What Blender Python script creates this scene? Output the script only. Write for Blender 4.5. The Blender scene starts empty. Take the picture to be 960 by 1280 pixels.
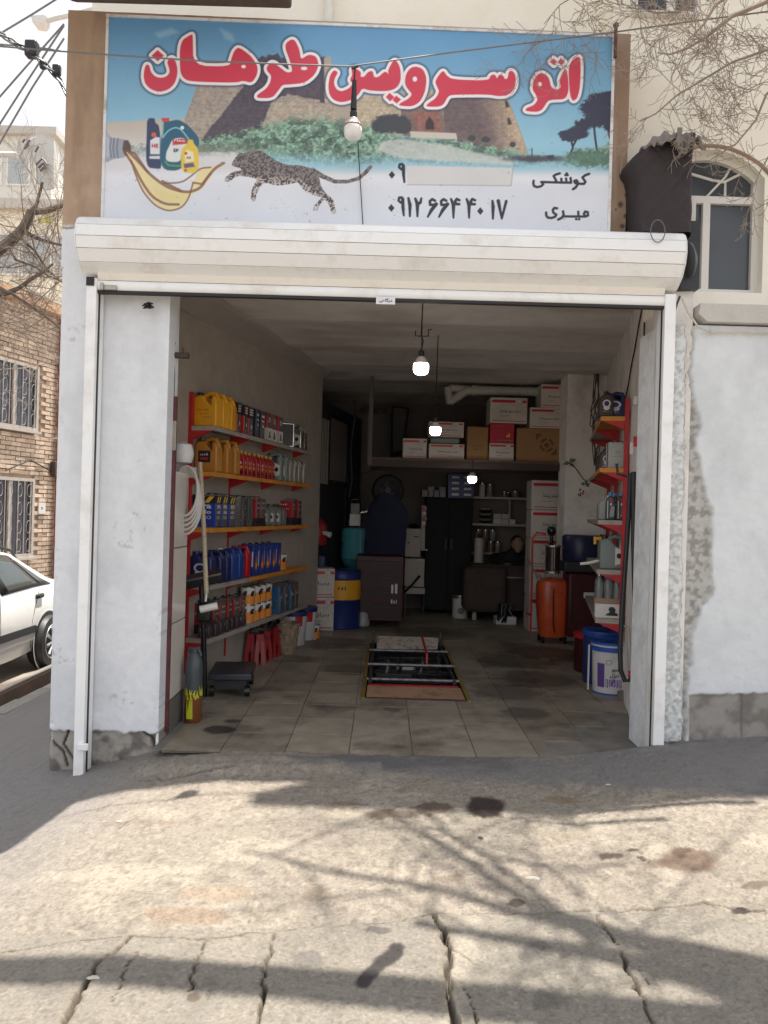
import bpy, bmesh, math, random
import numpy as np
from mathutils import Vector, Matrix
random.seed(7)
S = bpy.context.scene
COL = S.collection
PI = math.pi
R = math.radians

# ---------------------------------------------------------------- camera, world, sun, exposure
CAM_H = 1.4
ROLL = R(1.6)
FPX = 961.0
cam_d = bpy.data.cameras.new('camera')
cam = bpy.data.objects.new('camera', cam_d); COL.objects.link(cam)
cam_d.sensor_fit = 'VERTICAL'; cam_d.sensor_height = 36; cam_d.lens = 36*FPX/1280
cam_d.clip_start = 0.05; cam_d.clip_end = 600
ca, sa = math.cos(ROLL), math.sin(ROLL)
cam.matrix_world = Matrix(((ca, -sa, 0, 0), (0, 0, -1, 0), (sa, ca, 0, CAM_H), (0, 0, 0, 1)))
S.camera = cam

TO_SUN = Vector((0.20, 0.118, 1.0)).normalized()     # high sun, a little behind and right of the facade
w = bpy.data.worlds.new('World'); S.world = w; w.use_nodes = True
nt = w.node_tree; bg = nt.nodes['Background']
sky = nt.nodes.new('ShaderNodeTexSky'); sky.sky_type = 'NISHITA'; sky.sun_disc = False
sky.sun_elevation = math.asin(TO_SUN.z); sky.sun_rotation = math.atan2(TO_SUN.x, TO_SUN.y)
sky.dust_density = 4.0; sky.air_density = 1.2; sky.ozone_density = 1.0; sky.altitude = 1200
hs = nt.nodes.new('ShaderNodeHueSaturation'); hs.inputs['Saturation'].default_value = .2      # milky spring haze
nt.links.new(sky.outputs[0], hs.inputs['Color']); nt.links.new(hs.outputs[0], bg.inputs[0]); bg.inputs[1].default_value = 0.125
sun_d = bpy.data.lights.new('sun', 'SUN'); sun_d.energy = 4.1; sun_d.angle = R(0.53); sun_d.color = (1.0, 0.94, 0.85)
sun = bpy.data.objects.new('sun', sun_d); COL.objects.link(sun)
sun.rotation_euler = TO_SUN.to_track_quat('Z', 'Y').to_euler(); sun.location = (3, 2, 12)
S.view_settings.view_transform = 'Standard'; S.view_settings.look = 'None'
S.view_settings.exposure = 1.2; S.view_settings.gamma = 1

# ---------------------------------------------------------------- photo measurements -> world metres
def W(px, py, Y):
    """point at distance Y that was measured at photo pixel (px, py)"""
    dx, dy = px-480, py-640
    x = dx*ca + dy*sa; y = -dx*sa + dy*ca
    return (x*Y/FPX, Y, CAM_H - y*Y/FPX)
def G(px, py, Z=0.0):
    dx, dy = px-480, py-640
    x = dx*ca + dy*sa; y = -dx*sa + dy*ca
    Y = (CAM_H-Z)*FPX/y
    return (x*Y/FPX, Y, Z)
def PX(X, Y, Z):
    """inverse of W, for arrays"""
    x = X/Y*FPX; y = -(Z-CAM_H)/Y*FPX
    return 480 + x*ca - y*sa, 640 + x*sa + y*ca

def lin(r, g, b):
    f = lambda v: (v/255/12.92) if v/255 <= .04045 else ((v/255+.055)/1.055)**2.4
    return (f(r), f(g), f(b), 1)
def lin_np(a):
    a = a/255.0
    return np.where(a <= .04045, a/12.92, ((a+.055)/1.055)**2.4)

# ---------------------------------------------------------------- materials (all procedural)
MATS = {}
def M(name, col=(.5,.5,.5,1), rough=.6, metal=0, var=.12, scale=12, bump=0.0, bscale=60, dirt=None, dirt_amt=.35,
      dirt_scale=6, emit=0, attr=None, trans=0, alpha=1, rnd=0.0, coat=0, world=False, spots=None):
    if name in MATS: return MATS[name]
    m = bpy.data.materials.new(name); m.use_nodes = True; MATS[name] = m
    n = m.node_tree.nodes; l = m.node_tree.links
    b = n['Principled BSDF']
    b.inputs['Roughness'].default_value = rough; b.inputs['Metallic'].default_value = metal
    tc = n.new('ShaderNodeTexCoord'); oi = n.new('ShaderNodeObjectInfo'); ge = n.new('ShaderNodeNewGeometry')
    mp = n.new('ShaderNodeMath'); mp.operation = 'MULTIPLY'; mp.inputs[1].default_value = 37.0; l.new(oi.outputs['Random'], mp.inputs[0])
    va = n.new('ShaderNodeVectorMath'); va.operation = 'ADD'; l.new(tc.outputs['Object'], va.inputs[0]); l.new(mp.outputs[0], va.inputs[1])
    VEC = ge.outputs['Position'] if world else va.outputs[0]
    if attr:
        a = n.new('ShaderNodeAttribute'); a.attribute_name = attr; src = a.outputs['Color']
    else:
        a = n.new('ShaderNodeRGB'); a.outputs[0].default_value = tuple(col[:3])+(1,); src = a.outputs[0]
    no = n.new('ShaderNodeTexNoise'); no.inputs['Scale'].default_value = scale; no.inputs['Detail'].default_value = 6
    no.inputs['Roughness'].default_value = .65
    l.new(VEC, no.inputs['Vector'])
    mr = n.new('ShaderNodeMapRange'); mr.inputs[1].default_value = .3; mr.inputs[2].default_value = .7
    mr.inputs[3].default_value = 1-var; mr.inputs[4].default_value = 1+var
    l.new(no.outputs['Fac'], mr.inputs[0])
    mx = n.new('ShaderNodeMix'); mx.data_type = 'RGBA'; mx.blend_type = 'MULTIPLY'; mx.inputs[0].default_value = 1
    l.new(src, mx.inputs[6]); l.new(mr.outputs[0], mx.inputs[7]); out = mx.outputs[2]
    if dirt:
        n2 = n.new('ShaderNodeTexNoise'); n2.inputs['Scale'].default_value = dirt_scale; n2.inputs['Detail'].default_value = 8
        n2.inputs['Roughness'].default_value = .7
        l.new(VEC, n2.inputs['Vector'])
        m2 = n.new('ShaderNodeMapRange'); m2.inputs[1].default_value = .5; m2.inputs[2].default_value = .68
        m2.inputs[3].default_value = 0; m2.inputs[4].default_value = dirt_amt
        l.new(n2.outputs['Fac'], m2.inputs[0])
        x2 = n.new('ShaderNodeMix'); x2.data_type = 'RGBA'; l.new(m2.outputs[0], x2.inputs[0])
        l.new(out, x2.inputs[6]); x2.inputs[7].default_value = tuple(dirt[:3])+(1,); out = x2.outputs[2]
    if rnd:
        m3 = n.new('ShaderNodeMapRange')
        m3.inputs[3].default_value = 1-rnd; m3.inputs[4].default_value = 1+rnd
        l.new(oi.outputs['Random'], m3.inputs[0])
        x3 = n.new('ShaderNodeMix'); x3.data_type = 'RGBA'; x3.blend_type = 'MULTIPLY'; x3.inputs[0].default_value = 1
        l.new(out, x3.inputs[6]); l.new(m3.outputs[0], x3.inputs[7]); out = x3.outputs[2]
    for (cx, cy, rr, amt) in (spots or []):       # old oil spills at fixed places
        dv = n.new('ShaderNodeVectorMath'); dv.operation = 'DISTANCE'; l.new(ge.outputs['Position'], dv.inputs[0]); dv.inputs[1].default_value = (cx, cy, 0)
        ns = n.new('ShaderNodeMath'); ns.operation = 'MULTIPLY_ADD'; ns.inputs[1].default_value = -rr*2.2; l.new(no.outputs['Fac'], ns.inputs[0]); l.new(dv.outputs['Value'], ns.inputs[2])
        ms = n.new('ShaderNodeMapRange'); ms.inputs[1].default_value = rr*-.15; ms.inputs[2].default_value = rr*.25; ms.inputs[3].default_value = amt; ms.inputs[4].default_value = 0; l.new(ns.outputs[0], ms.inputs[0])
        xs_ = n.new('ShaderNodeMix'); xs_.data_type = 'RGBA'; l.new(ms.outputs[0], xs_.inputs[0]); l.new(out, xs_.inputs[6]); xs_.inputs[7].default_value = (.012, .010, .009, 1); out = xs_.outputs[2]
    l.new(out, b.inputs['Base Color'])
    rr = n.new('ShaderNodeMapRange'); rr.inputs[3].default_value = max(.03, rough-.12); rr.inputs[4].default_value = min(1, rough+.12)
    l.new(no.outputs['Fac'], rr.inputs[0]); l.new(rr.outputs[0], b.inputs['Roughness'])
    if bump:
        n3 = n.new('ShaderNodeTexNoise'); n3.inputs['Scale'].default_value = bscale; n3.inputs['Detail'].default_value = 8
        n3.inputs['Roughness'].default_value = .7
        l.new(VEC, n3.inputs['Vector'])
        bp = n.new('ShaderNodeBump'); bp.inputs['Strength'].default_value = 1; bp.inputs['Distance'].default_value = bump
        l.new(n3.outputs['Fac'], bp.inputs['Height']); l.new(bp.outputs[0], b.inputs['Normal'])
    if emit:
        b.inputs['Emission Color'].default_value = tuple(col[:3])+(1,); b.inputs['Emission Strength'].default_value = emit
    if trans: b.inputs['Transmission Weight'].default_value = trans
    if coat: b.inputs['Coat Weight'].default_value = coat; b.inputs['Coat Roughness'].default_value = .05
    return m

# ---------------------------------------------------------------- mesh building
class MB:
    def __init__(s): s.v = []; s.f = []; s.m = []; s.T = Matrix.Identity(4); s.mi = 0
    def at(s, T=None, mi=None):
        if T is not None: s.T = T
        if mi is not None: s.mi = mi
        return s
    def add(s, vs, fs):
        k = len(s.v); s.v += [tuple(s.T @ Vector(v)) for v in vs]
        s.f += [tuple(i+k for i in f) for f in fs]; s.m += [s.mi]*len(fs); return s
    def box(s, x0, x1, y0, y1, z0, z1):
        return s.add([(x0,y0,z0),(x1,y0,z0),(x1,y1,z0),(x0,y1,z0),(x0,y0,z1),(x1,y0,z1),(x1,y1,z1),(x0,y1,z1)],
                     [(0,3,2,1),(4,5,6,7),(0,1,5,4),(1,2,6,5),(2,3,7,6),(3,0,4,7)])
    def tube(s, pts, r, n=8, cap=True):
        pts = [Vector(p) for p in pts]; rs = r if isinstance(r, (list, tuple)) else [r]*len(pts)
        vs = []; fs = []; up = None
        for i, p in enumerate(pts):
            d = (pts[min(i+1, len(pts)-1)] - pts[max(i-1, 0)])
            d = d.normalized() if d.length > 1e-9 else Vector((0,0,1))
            if up is None: up = Vector((0,0,1)) if abs(d.z) < .9 else Vector((1,0,0))
            a = d.cross(up)
            if a.length < 1e-6: a = d.cross(Vector((0,1,0)))
            a.normalize(); b = a.cross(d).normalized(); up = b
            for k in range(n):
                t = 2*PI*k/n; q = p + (a*math.cos(t) + b*math.sin(t))*rs[i]; vs.append(tuple(q))
        for i in range(len(pts)-1):
            for k in range(n):
                k2 = (k+1) % n; fs.append((i*n+k, i*n+k2, (i+1)*n+k2, (i+1)*n+k))
        if cap: fs.append(tuple(range(n-1, -1, -1))); fs.append(tuple((len(pts)-1)*n+k for k in range(n)))
        return s.add(vs, fs)
    def lathe(s, prof, c=(0,0,0), n=24, cap=True):
        vs = []; fs = []
        for (r, z) in prof:
            for k in range(n):
                t = 2*PI*k/n; vs.append((c[0]+r*math.cos(t), c[1]+r*math.sin(t), c[2]+z))
        for i in range(len(prof)-1):
            for k in range(n):
                k2 = (k+1) % n; fs.append((i*n+k, i*n+k2, (i+1)*n+k2, (i+1)*n+k))
        if cap: fs.append(tuple(range(n-1, -1, -1))); fs.append(tuple((len(prof)-1)*n+k for k in range(n)))
        return s.add(vs, fs)
    def prism(s, poly, y0, y1):
        """outline in x,z pushed from y0 to y1"""
        n = len(poly); vs = [(x, y0, z) for x, z in poly] + [(x, y1, z) for x, z in poly]
        fs = [tuple(range(n)), tuple(range(2*n-1, n-1, -1))] + [(i, i+n, (i+1) % n+n, (i+1) % n) for i in range(n)]
        return s.add(vs, fs)
    def slab(s, poly, z0, z1):
        n = len(poly); vs = [(x, y, z0) for x, y in poly] + [(x, y, z1) for x, y in poly]
        fs = [tuple(range(n-1, -1, -1)), tuple(range(n, 2*n))] + [(i, (i+1) % n, (i+1) % n+n, i+n) for i in range(n)]
        return s.add(vs, fs)
    def mesh(s, name, mats, smooth=False):
        me = bpy.data.meshes.new(name); me.from_pydata(s.v, [], s.f)
        for m in (mats if isinstance(mats, (list, tuple)) else [mats]): me.materials.append(m)
        me.polygons.foreach_set('material_index', s.m)
        if smooth: me.polygons.foreach_set('use_smooth', [True]*len(s.f))
        me.validate(); me.update(); return me
    def build(s, name, mats, parent=None, smooth=False, bevel=0, loc=None, seg=2):
        o = bpy.data.objects.new(name, s.mesh(name, mats, smooth)); COL.objects.link(o)
        if parent: o.parent = parent
        if loc is not None: o.location = loc
        if bevel:
            b = o.modifiers.new('bevel', 'BEVEL'); b.width = bevel; b.segments = seg; b.limit_method = 'ANGLE'; b.angle_limit = R(40)
            b.harden_normals = False
        if smooth or bevel: auto_smooth(o)
        return o
def auto_smooth(o):
    me = o.data
    me.polygons.foreach_set('use_smooth', [True]*len(me.polygons))
    if hasattr(me, 'set_sharp_from_angle'): me.set_sharp_from_angle(angle=R(42))
def tag(o, label=None, cat=None, group=None, kind=None):
    if label: o['label'] = label
    if cat: o['category'] = cat
    if group: o['group'] = group
    if kind: o['kind'] = kind
    return o
def thing(name, label, cat, loc=(0,0,0), rotz=0, group=None):
    o = bpy.data.objects.new(name, None); COL.objects.link(o); o.empty_display_size = .05
    o.location = loc; o.rotation_euler = (0, 0, rotz); return tag(o, label, cat, group)
def copy_tree(o, parent=None):
    c = o.copy(); COL.objects.link(c); c.parent = parent
    for ch in list(o.children): copy_tree(ch, c)
    return c
PROTO = {}
def spawn(kind, maker, label, loc, rotz=0, group=None, rotx=0):
    """first one of a kind is built, later ones are copies with their parts"""
    if kind in PROTO: o = copy_tree(PROTO[kind])
    else: o = maker(); PROTO[kind] = o
    o.location = loc; o.rotation_euler = (rotx, 0, rotz); o['label'] = label
    if group: o['group'] = group
    elif 'group' in o: del o['group']
    return o
def grid_mesh(name, xs, ys, zfun, col=None, mat=None, keep=None, vertical=None, smooth=True):
    """tensor grid: ground (x,y)->z, or vertical wall (x,z)->y"""
    A, B = np.meshgrid(np.array(xs), np.array(ys)); nx, ny = len(xs), len(ys)
    Hh = zfun(A, B)
    co = np.stack([A, B, Hh], -1) if vertical is None else np.stack([A, Hh, B], -1)
    co = co.reshape(-1, 3)
    i = np.arange(nx*ny).reshape(ny, nx)
    q = np.stack([i[:-1,:-1], i[:-1,1:], i[1:,1:], i[1:,:-1]], -1).reshape(-1, 4)
    if keep is not None:
        cx = (A[:-1,:-1]+A[1:,1:])/2; cy = (B[:-1,:-1]+B[1:,1:])/2
        q = q[keep(cx, cy).reshape(-1)]
    me = bpy.data.meshes.new(name); me.vertices.add(len(co)); me.vertices.foreach_set('co', co.astype(np.float32).ravel())
    me.loops.add(q.size); me.loops.foreach_set('vertex_index', q.astype(np.int32).ravel())
    me.polygons.add(len(q)); me.polygons.foreach_set('loop_start', np.arange(0, q.size, 4, dtype=np.int32))
    me.polygons.foreach_set('loop_total', np.full(len(q), 4, dtype=np.int32))
    me.update(calc_edges=True)
    if smooth: me.polygons.foreach_set('use_smooth', np.ones(len(q), dtype=bool))
    if col is not None:
        at = me.color_attributes.new('Col', 'FLOAT_COLOR', 'POINT')
        c = col.reshape(-1, 3); c = np.concatenate([c, np.ones((len(c), 1))], 1)
        at.data.foreach_set('color', c.astype(np.float32).ravel())
    if mat: me.materials.append(mat)
    o = bpy.data.objects.new(name, me); COL.objects.link(o); return o

# ---------------------------------------------------------------- numpy noise and 2D shapes
def _h(ix, iy, seed):
    v = np.sin(ix*127.1 + iy*311.7 + seed*74.7)*43758.5453
    return v - np.floor(v)
def vnoise(x, y, seed=0):
    ix = np.floor(x); iy = np.floor(y); fx = x-ix; fy = y-iy
    fx = fx*fx*(3-2*fx); fy = fy*fy*(3-2*fy)
    a = _h(ix, iy, seed); b = _h(ix+1, iy, seed); c = _h(ix, iy+1, seed); d = _h(ix+1, iy+1, seed)
    return (a*(1-fx)+b*fx)*(1-fy) + (c*(1-fx)+d*fx)*fy
def fbm(x, y, seed=0, oct=5, g=.55):
    t = 0; a = 1; n = 0
    for k in range(oct):
        t = t + a*vnoise(x*2**k, y*2**k, seed+k*13); n += a; a *= g
    return t/n
def sstep(a, b, x):
    t = np.clip((x-a)/(b-a), 0, 1); return t*t*(3-2*t)
def seg_d(x, y, a, b):
    dx, dy = b[0]-a[0], b[1]-a[1]; L = dx*dx+dy*dy+1e-12
    t = np.clip(((x-a[0])*dx+(y-a[1])*dy)/L, 0, 1)
    return np.hypot(x-a[0]-t*dx, y-a[1]-t*dy), t
def line_d(x, y, pts):
    d = np.full(x.shape, 1e9)
    for i in range(len(pts)-1): d = np.minimum(d, seg_d(x, y, pts[i], pts[i+1])[0])
    return d
def stroke_d(x, y, pts, rs):
    """distance to a stroke whose radius changes along it (<0 inside)"""
    if not isinstance(rs, (list, tuple)): rs = [rs]*len(pts)
    d = np.full(x.shape, 1e9)
    for i in range(len(pts)-1):
        q, t = seg_d(x, y, pts[i], pts[i+1]); d = np.minimum(d, q-(rs[i]*(1-t)+rs[i+1]*t))
    return d
def poly_d(x, y, pts):
    """signed distance to polygon (<0 inside)"""
    d = line_d(x, y, list(pts)+[pts[0]]); ins = np.zeros(x.shape, bool); n = len(pts)
    for i in range(n):
        (x1, y1), (x2, y2) = pts[i], pts[(i+1) % n]
        if y1 == y2: continue
        c = ((y1 > y) != (y2 > y)) & (x < (x2-x1)*(y-y1)/(y2-y1)+x1); ins ^= c
    return np.where(ins, -d, d)
def mixc(c, col, a):
    a = np.clip(a, 0, 1)[..., None]; return c*(1-a) + np.array(col, float)*a

# ---------------------------------------------------------------- Persian text: letters joined by hand
ISO = {'ا':'ﺍﺎ', 'ب':'ﺏﺐﺑﺒ','پ':'ﭖﭗﭘﭙ','ت':'ﺕﺖﺗﺘ','د':'ﺩﺪ','ر':'ﺭﺮ','ز':'ﺯﺰ','س':'ﺱﺲﺳﺴ','ش':'ﺵﺶﺷﺸ','ط':'ﻁﻂﻃﻄ',
       'ک':'ﮎﮏﮐﮑ','گ':'ﮒﮓﮔﮕ','ل':'ﻝﻞﻟﻠ','م':'ﻡﻢﻣﻤ','ن':'ﻥﻦﻧﻨ','و':'ﻭﻮ','ه':'ﻩﻪﻫﻬ','ی':'ﯼﯽﯾﯿ'}
def shape_fa(t):
    out = []
    for wd in t.split(' '):
        s = ''
        for i, ch in enumerate(wd):
            if ch not in ISO: s += ch; continue
            prev = i > 0 and wd[i-1] in ISO and len(ISO[wd[i-1]]) == 4
            nxt = i+1 < len(wd) and wd[i+1] in ISO and len(ISO[ch]) == 4
            s += ISO[ch][(1 if prev else 0) + (2 if nxt else 0)]
        out.append(s[::-1])
    return ' '.join(out[::-1])
_TX = {}
def text_geo(body, bold=0.012):
    if (body, bold) in _TX: return _TX[(body, bold)]
    c = bpy.data.curves.new('t', 'FONT'); c.body = body; c.size = 1; c.offset = bold; c.align_x = 'CENTER'; c.align_y = 'CENTER'; c.resolution_u = 2
    o = bpy.data.objects.new('t', c); COL.objects.link(o)
    dg = bpy.context.evaluated_depsgraph_get(); dg.update()
    me = o.evaluated_get(dg).to_mesh()
    v = [tuple(p.co) for p in me.vertices]; f = [tuple(p.vertices) for p in me.polygons]
    o.evaluated_get(dg).to_mesh_clear(); bpy.data.objects.remove(o); bpy.data.curves.remove(c)
    if v:
        xs = [p[0] for p in v]; ys = [p[1] for p in v]; cx, cy = (min(xs)+max(xs))/2, (min(ys)+max(ys))/2
        wd, ht = max(xs)-min(xs), max(ys)-min(ys)
        v = [((p[0]-cx)/wd, (p[1]-cy)/ht) for p in v]
    _TX[(body, bold)] = (v, f); return v, f
def put_text(mb, body, x, z, wdt, hgt, y, fa=False, bold=.012):
    """flat lettering facing -y centred on x,z"""
    v, f = text_geo(shape_fa(body) if fa else body, bold)
    mb.add([(x+a*wdt, y, z+b*hgt) for a, b in v], f)

# ================================================================ SETTING: ground, kerb, road
PIT = (-.105, .665, 5.78, 8.12)      # inspection pit opening x0,x1,y0,y1
def wl(Y): return -2.83 + .2185*Y  # left wall of the garage (x at distance Y)
def wr(Y): return .60 + .2165*Y    # right wall
BACK = 11.35
CEIL = 3.0
def street_z(X, Y):
    z = np.interp(X, [-6, -3.15, -1.75, -1.3, -.8, .9, 1.6, 2.6, 9], [-.5, -.406, -.185, -.07, -.005, 0, .09, .15, .2])
    z = z*np.clip((Y+3)/7.0, .25, 1) - .02*np.clip(4.2-Y, 0, 6)
    return z
cracks = [([(165,1168),(150,1178),(125,1195),(102,1230),(88,1255),(77,1280)], .018, .035), ([(257,1172),(246,1200),(237,1235)], .008, .014),
          ([(342,1162),(336,1182),(332,1200),(327,1240),(320,1280)], .013, .03), ([(170,1185),(158,1212),(140,1245)], .006, .01),
          ([(545,1140),(550,1155),(560,1180),(563,1225),(567,1280)], .024, .05), ([(582,1220),(586,1240),(590,1252),(597,1280)], .006, .012),
          ([(747,1142),(762,1165),(780,1195),(800,1240),(820,1280)], .010, .025),
          ([(-20,1172),(80,1166),(165,1166),(250,1170),(330,1160),(430,1152),(480,1150),(545,1138),(650,1140),(750,1137),(830,1140),(880,1142),(960,1158)], .006, .012),
          ([(175,970),(210,972),(250,970),(292,971)], .012, .03), ([(560,1180),(590,1195)], .006, .01),
          ([(800,1205),(812,1230)], .004, .006), ([(120,1000),(160,985)], .004, .006), ([(145,1030),(165,1018)], .008, .012)]
def ground_data(X, Y):
    z = street_z(X, Y)
    wob = fbm(X*9, Y*9, 5, 3)-.5
    # rough asphalt patch above, cast slabs below
    px, py = PX(X, np.maximum(Y, .6), z)
    seam = np.interp(px, [-50, 80, 165, 330, 480, 545, 750, 880, 1000], [1172, 1166, 1166, 1160, 1150, 1138, 1137, 1142, 1160]) + wob*8
    slab = sstep(-4, 4, py-seam)
    z = z + (fbm(X*2.2, Y*2.2, 1, 4)-.5)*.024
    g = fbm(X*38, Y*38, 2, 3)-.5; g2 = fbm(X*14, Y*14, 9, 3)-.5
    z = z + (g*.008+g2*.007)*(1-slab*.8)
    g3 = fbm(X*105, Y*105, 52, 3)-.5; z = z + g3*(.0045-.0018*slab) - .004*sstep(.72, .80, vnoise(X*48, Y*48, 53))
    z = z + .012*(1-slab)*sstep(0, 40, seam-py)
    # concrete lip at the left of the threshold
    lip = poly_d(px+wob*6, py, [(165,972),(180,960),(240,948),(360,950),(480,955),(480,964),(360,972),(290,971),(250,970)])
    z = z + .03*sstep(3, -6, lip)*(Y < 4.7)
    near = (Y > 1.0) & (Y < 4.8) & (np.abs(X) < 3)
    # colour, sRGB 0-255, as the dry surface is, with one strip of painted shade
    t = fbm(X*1.7, Y*1.7, 21, 4); z = z - .005*sstep(3, .6, np.abs(py-seam))
    col = np.zeros(X.shape+(3,)); col[...] = (136, 128, 116)
    col = mixc(col, (140, 130, 119), sstep(.42, .62, t)*.6)
    col = mixc(col, (170, 160, 144), sstep(.5, .75, fbm(X*5, Y*5, 33, 4))*.5)
    col = mixc(col, (128, 122, 112), slab*.85)
    col = mixc(col, (120, 114, 106), slab*sstep(.5, .7, fbm(X*6, Y*6, 48, 5))*.5)
    col = mixc(col, (92, 86, 80), sstep(.66, .76, vnoise(X*95, Y*95, 49))*.34)
    col = mixc(col, (172, 164, 150), sstep(.78, .86, vnoise(X*120, Y*120, 50))*.3)
    col = mixc(col, (100, 91, 82), sstep(.55, .8, fbm(X*30, Y*30, 44, 3))*.4*(1-.6*slab))
    col = mixc(col, (182, 172, 154), sstep(.62, .8, fbm(X*45, Y*45, 46, 2))*.3*(1-slab))
    col = mixc(col, (120, 118, 120), sstep(-1.0, -1.9, X)*(1-slab)*.55)
    jx = px + (fbm(X*16, Y*16, 8, 3)-.5)*14; jy = py + (fbm(X*16, Y*16, 18, 3)-.5)*9
    for pts, wd, dp in cracks:
        gp = [G(a, b, float(street_z(np.array(0.), np.array(3.)))) for a, b in pts]
        gp = [(q[0], q[1]) for q in gp]
        d = line_d(X+(fbm(X*20, Y*20, 61, 3)-.5)*.035, Y+(fbm(X*20, Y*20, 67, 3)-.5)*.03, gp)
        wv = wd*.5*(.5+1.0*fbm(X*7, Y*7, 70, 2))
        a = sstep(wv, wv*.35, d)*near
        z = z - dp*a; col = mixc(col, (46, 38, 32), a*.95)
        col = mixc(col, (120, 108, 92), sstep(wv*4, wv, d)*.28*near)
    for cx, cy, rx, ry, c, al in [(608,1012,27,13,(40,30,26),.9),(540,1014,28,7,(74,60,50),.7),(490,1022,36,6,(84,70,58),.6),
            (764,1073,17,4.5,(62,50,42),.85),(790,1066,9,3,(62,50,42),.8),(800,1077,5,2,(60,48,42),.8),(860,1080,40,15,(88,66,54),.6),(820,1085,24,8,(96,78,64),.45),
            (852,1068,12,5,(80,60,50),.7),(470,1160,16,6,(70,66,64),.6),(430,1012,30,6,(104,88,70),.45),(700,1004,26,5,(120,96,70),.5),
            (600,1053,6,2.5,(50,40,34),.9),(645,1128,12,4,(60,50,44),.7),(670,1190,24,14,(80,76,74),.5),(685,1247,22,14,(84,80,76),.5),
            (245,1247,9,6,(88,76,64),.8),(230,1145,60,10,(132,104,80),.35),(60,1238,26,9,(104,98,92),.5),(385,1200,22,10,(88,84,82),.5),
            (950,1110,24,6,(80,66,56),.6),(925,1139,12,4,(50,44,40),.8),(190,1030,60,3,(120,106,90),.4),(270,1120,50,12,(140,118,94),.35),
            (395,1120,20,8,(110,96,80),.4),(705,1050,34,5,(120,104,86),.35),(560,1102,20,5,(98,82,68),.4)]:
        d = np.hypot((jx-cx)/rx, (jy-cy)/ry); col = mixc(col, c, sstep(1.12, .72, d)*al*near)
    d = line_d(jx, jy, [(452,1228),(468,1208),(496,1188)]); col = mixc(col, (46, 42, 42), sstep(11, 6, d)*.9*near)
    d = line_d(jx, jy, [(565,1290),(575,1200),(590,1160)]); col = mixc(col, (196, 186, 168), sstep(22, 6, d)*.3*near)
    # old paint spilt at the foot of the right jamb
    d = poly_d(jx, jy, [(770,935),(830,915),(960,915),(960,930),(880,936),(800,948)])
    col = mixc(col, (200, 200, 198), sstep(2, -8, d)*.8*sstep(.42, .6, fbm(X*24, Y*24, 90, 3))*near)
    shade_strip = poly_d(px+wob*14, py+wob*16, [(352,948),(420,944),(600,946),(700,950),(760,930),(830,918),(1000,912),(1000,1000),(860,992),(700,982),(560,976),(470,966),(380,962)])  # building's shade before the threshold, painted darker into the ground colour
    col = mixc(col, (112, 110, 109), sstep(6, -6, shade_strip)*.8*near)
    col = mixc(col, (92, 90, 90), sstep(.5, .7, fbm(X*3, Y*3, 97, 4))*.6*sstep(6, -6, shade_strip)*near)
    col = mixc(col, (128, 124, 122), sstep(3.2, 4.4, Y)*sstep(-1.1, -1.6, X)*.6)
    return z, col
def axis(parts):
    out = []
    for a, b, n in parts: out += list(np.linspace(a, b, n, endpoint=False))
    out.append(parts[-1][1]); return out
gx = axis([(-3.15, -2.6, 12), (-2.6, -1.6, 70), (-1.6, PIT[0], 230), (PIT[0], PIT[1], 132), (PIT[1], 1.7, 160), (1.7, 2.9, 80), (2.9, 12, 22)])
gy = axis([(-8, 1.3, 40), (1.3, 1.9, 30), (1.9, 2.9, 190), (2.9, 4.6, 180), (4.6, PIT[2], 14), (PIT[2], PIT[3], 4), (PIT[3], 24, 30)])
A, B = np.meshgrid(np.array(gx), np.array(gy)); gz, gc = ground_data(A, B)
inside = (B > 4.42) & (A > wl(B)-.02) & (A > -1.3) & (A < wr(B)+.02) & (B < BACK+.2)
gz = np.where(inside, np.minimum(gz, -.035), gz)
m_ground = M('ground', attr='Col', rough=.9, var=.20, scale=95, bump=.006, bscale=150)
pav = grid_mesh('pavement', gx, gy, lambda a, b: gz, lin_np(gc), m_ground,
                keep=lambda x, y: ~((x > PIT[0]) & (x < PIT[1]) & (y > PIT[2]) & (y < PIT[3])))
tag(pav, kind='structure')

m_asphalt = M('asphalt', lin(112,106,100), rough=.8, var=.2, scale=5, bump=.006, bscale=120, dirt=lin(150,138,120), dirt_amt=.6, dirt_scale=3)
gb = MB()
def frame_plane(mb, x0, x1, y0, y1, hx0, hx1, hy0, hy1, z):
    mb.add([(x0,y0,z),(x1,y0,z),(x1,y1,z),(x0,y1,z),(hx0,hy0,z),(hx1,hy0,z),(hx1,hy1,z),(hx0,hy1,z)],
           [(0,1,5,4),(1,2,6,5),(2,3,7,6),(3,0,4,7)])
frame_plane(gb, -300, 300, -300, 300, PIT[0]-.1, PIT[1]+.1, PIT[2]-.1, PIT[3]+.1, -.80)
tag(gb.build('ground', M('earth', lin(122,114,104), rough=.9, var=.2, scale=2, bump=.01)), kind='structure')
rx = list(np.linspace(-12, -3.62, 60)); ry = list(np.linspace(-14, 40, 200))
A, B = np.meshgrid(rx, ry)
rz = -.53 + .10*sstep(-4.0, -3.62, A) + (fbm(A*2, B*2, 3, 4)-.5)*.02
rc = np.zeros(A.shape+(3,)); rc[...] = (122, 116, 110); rc = mixc(rc, (168, 160, 148), sstep(.5, .7, fbm(A*1.5, B*1.1, 7, 4))*.7)
rc = mixc(rc, (84, 76, 70), sstep(.45, .6, fbm(A*1.2+4, B*.8, 17, 4))*.7)
tag(grid_mesh('road', rx, ry, lambda a, b: rz, lin_np(rc), m_ground), kind='structure')
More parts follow.
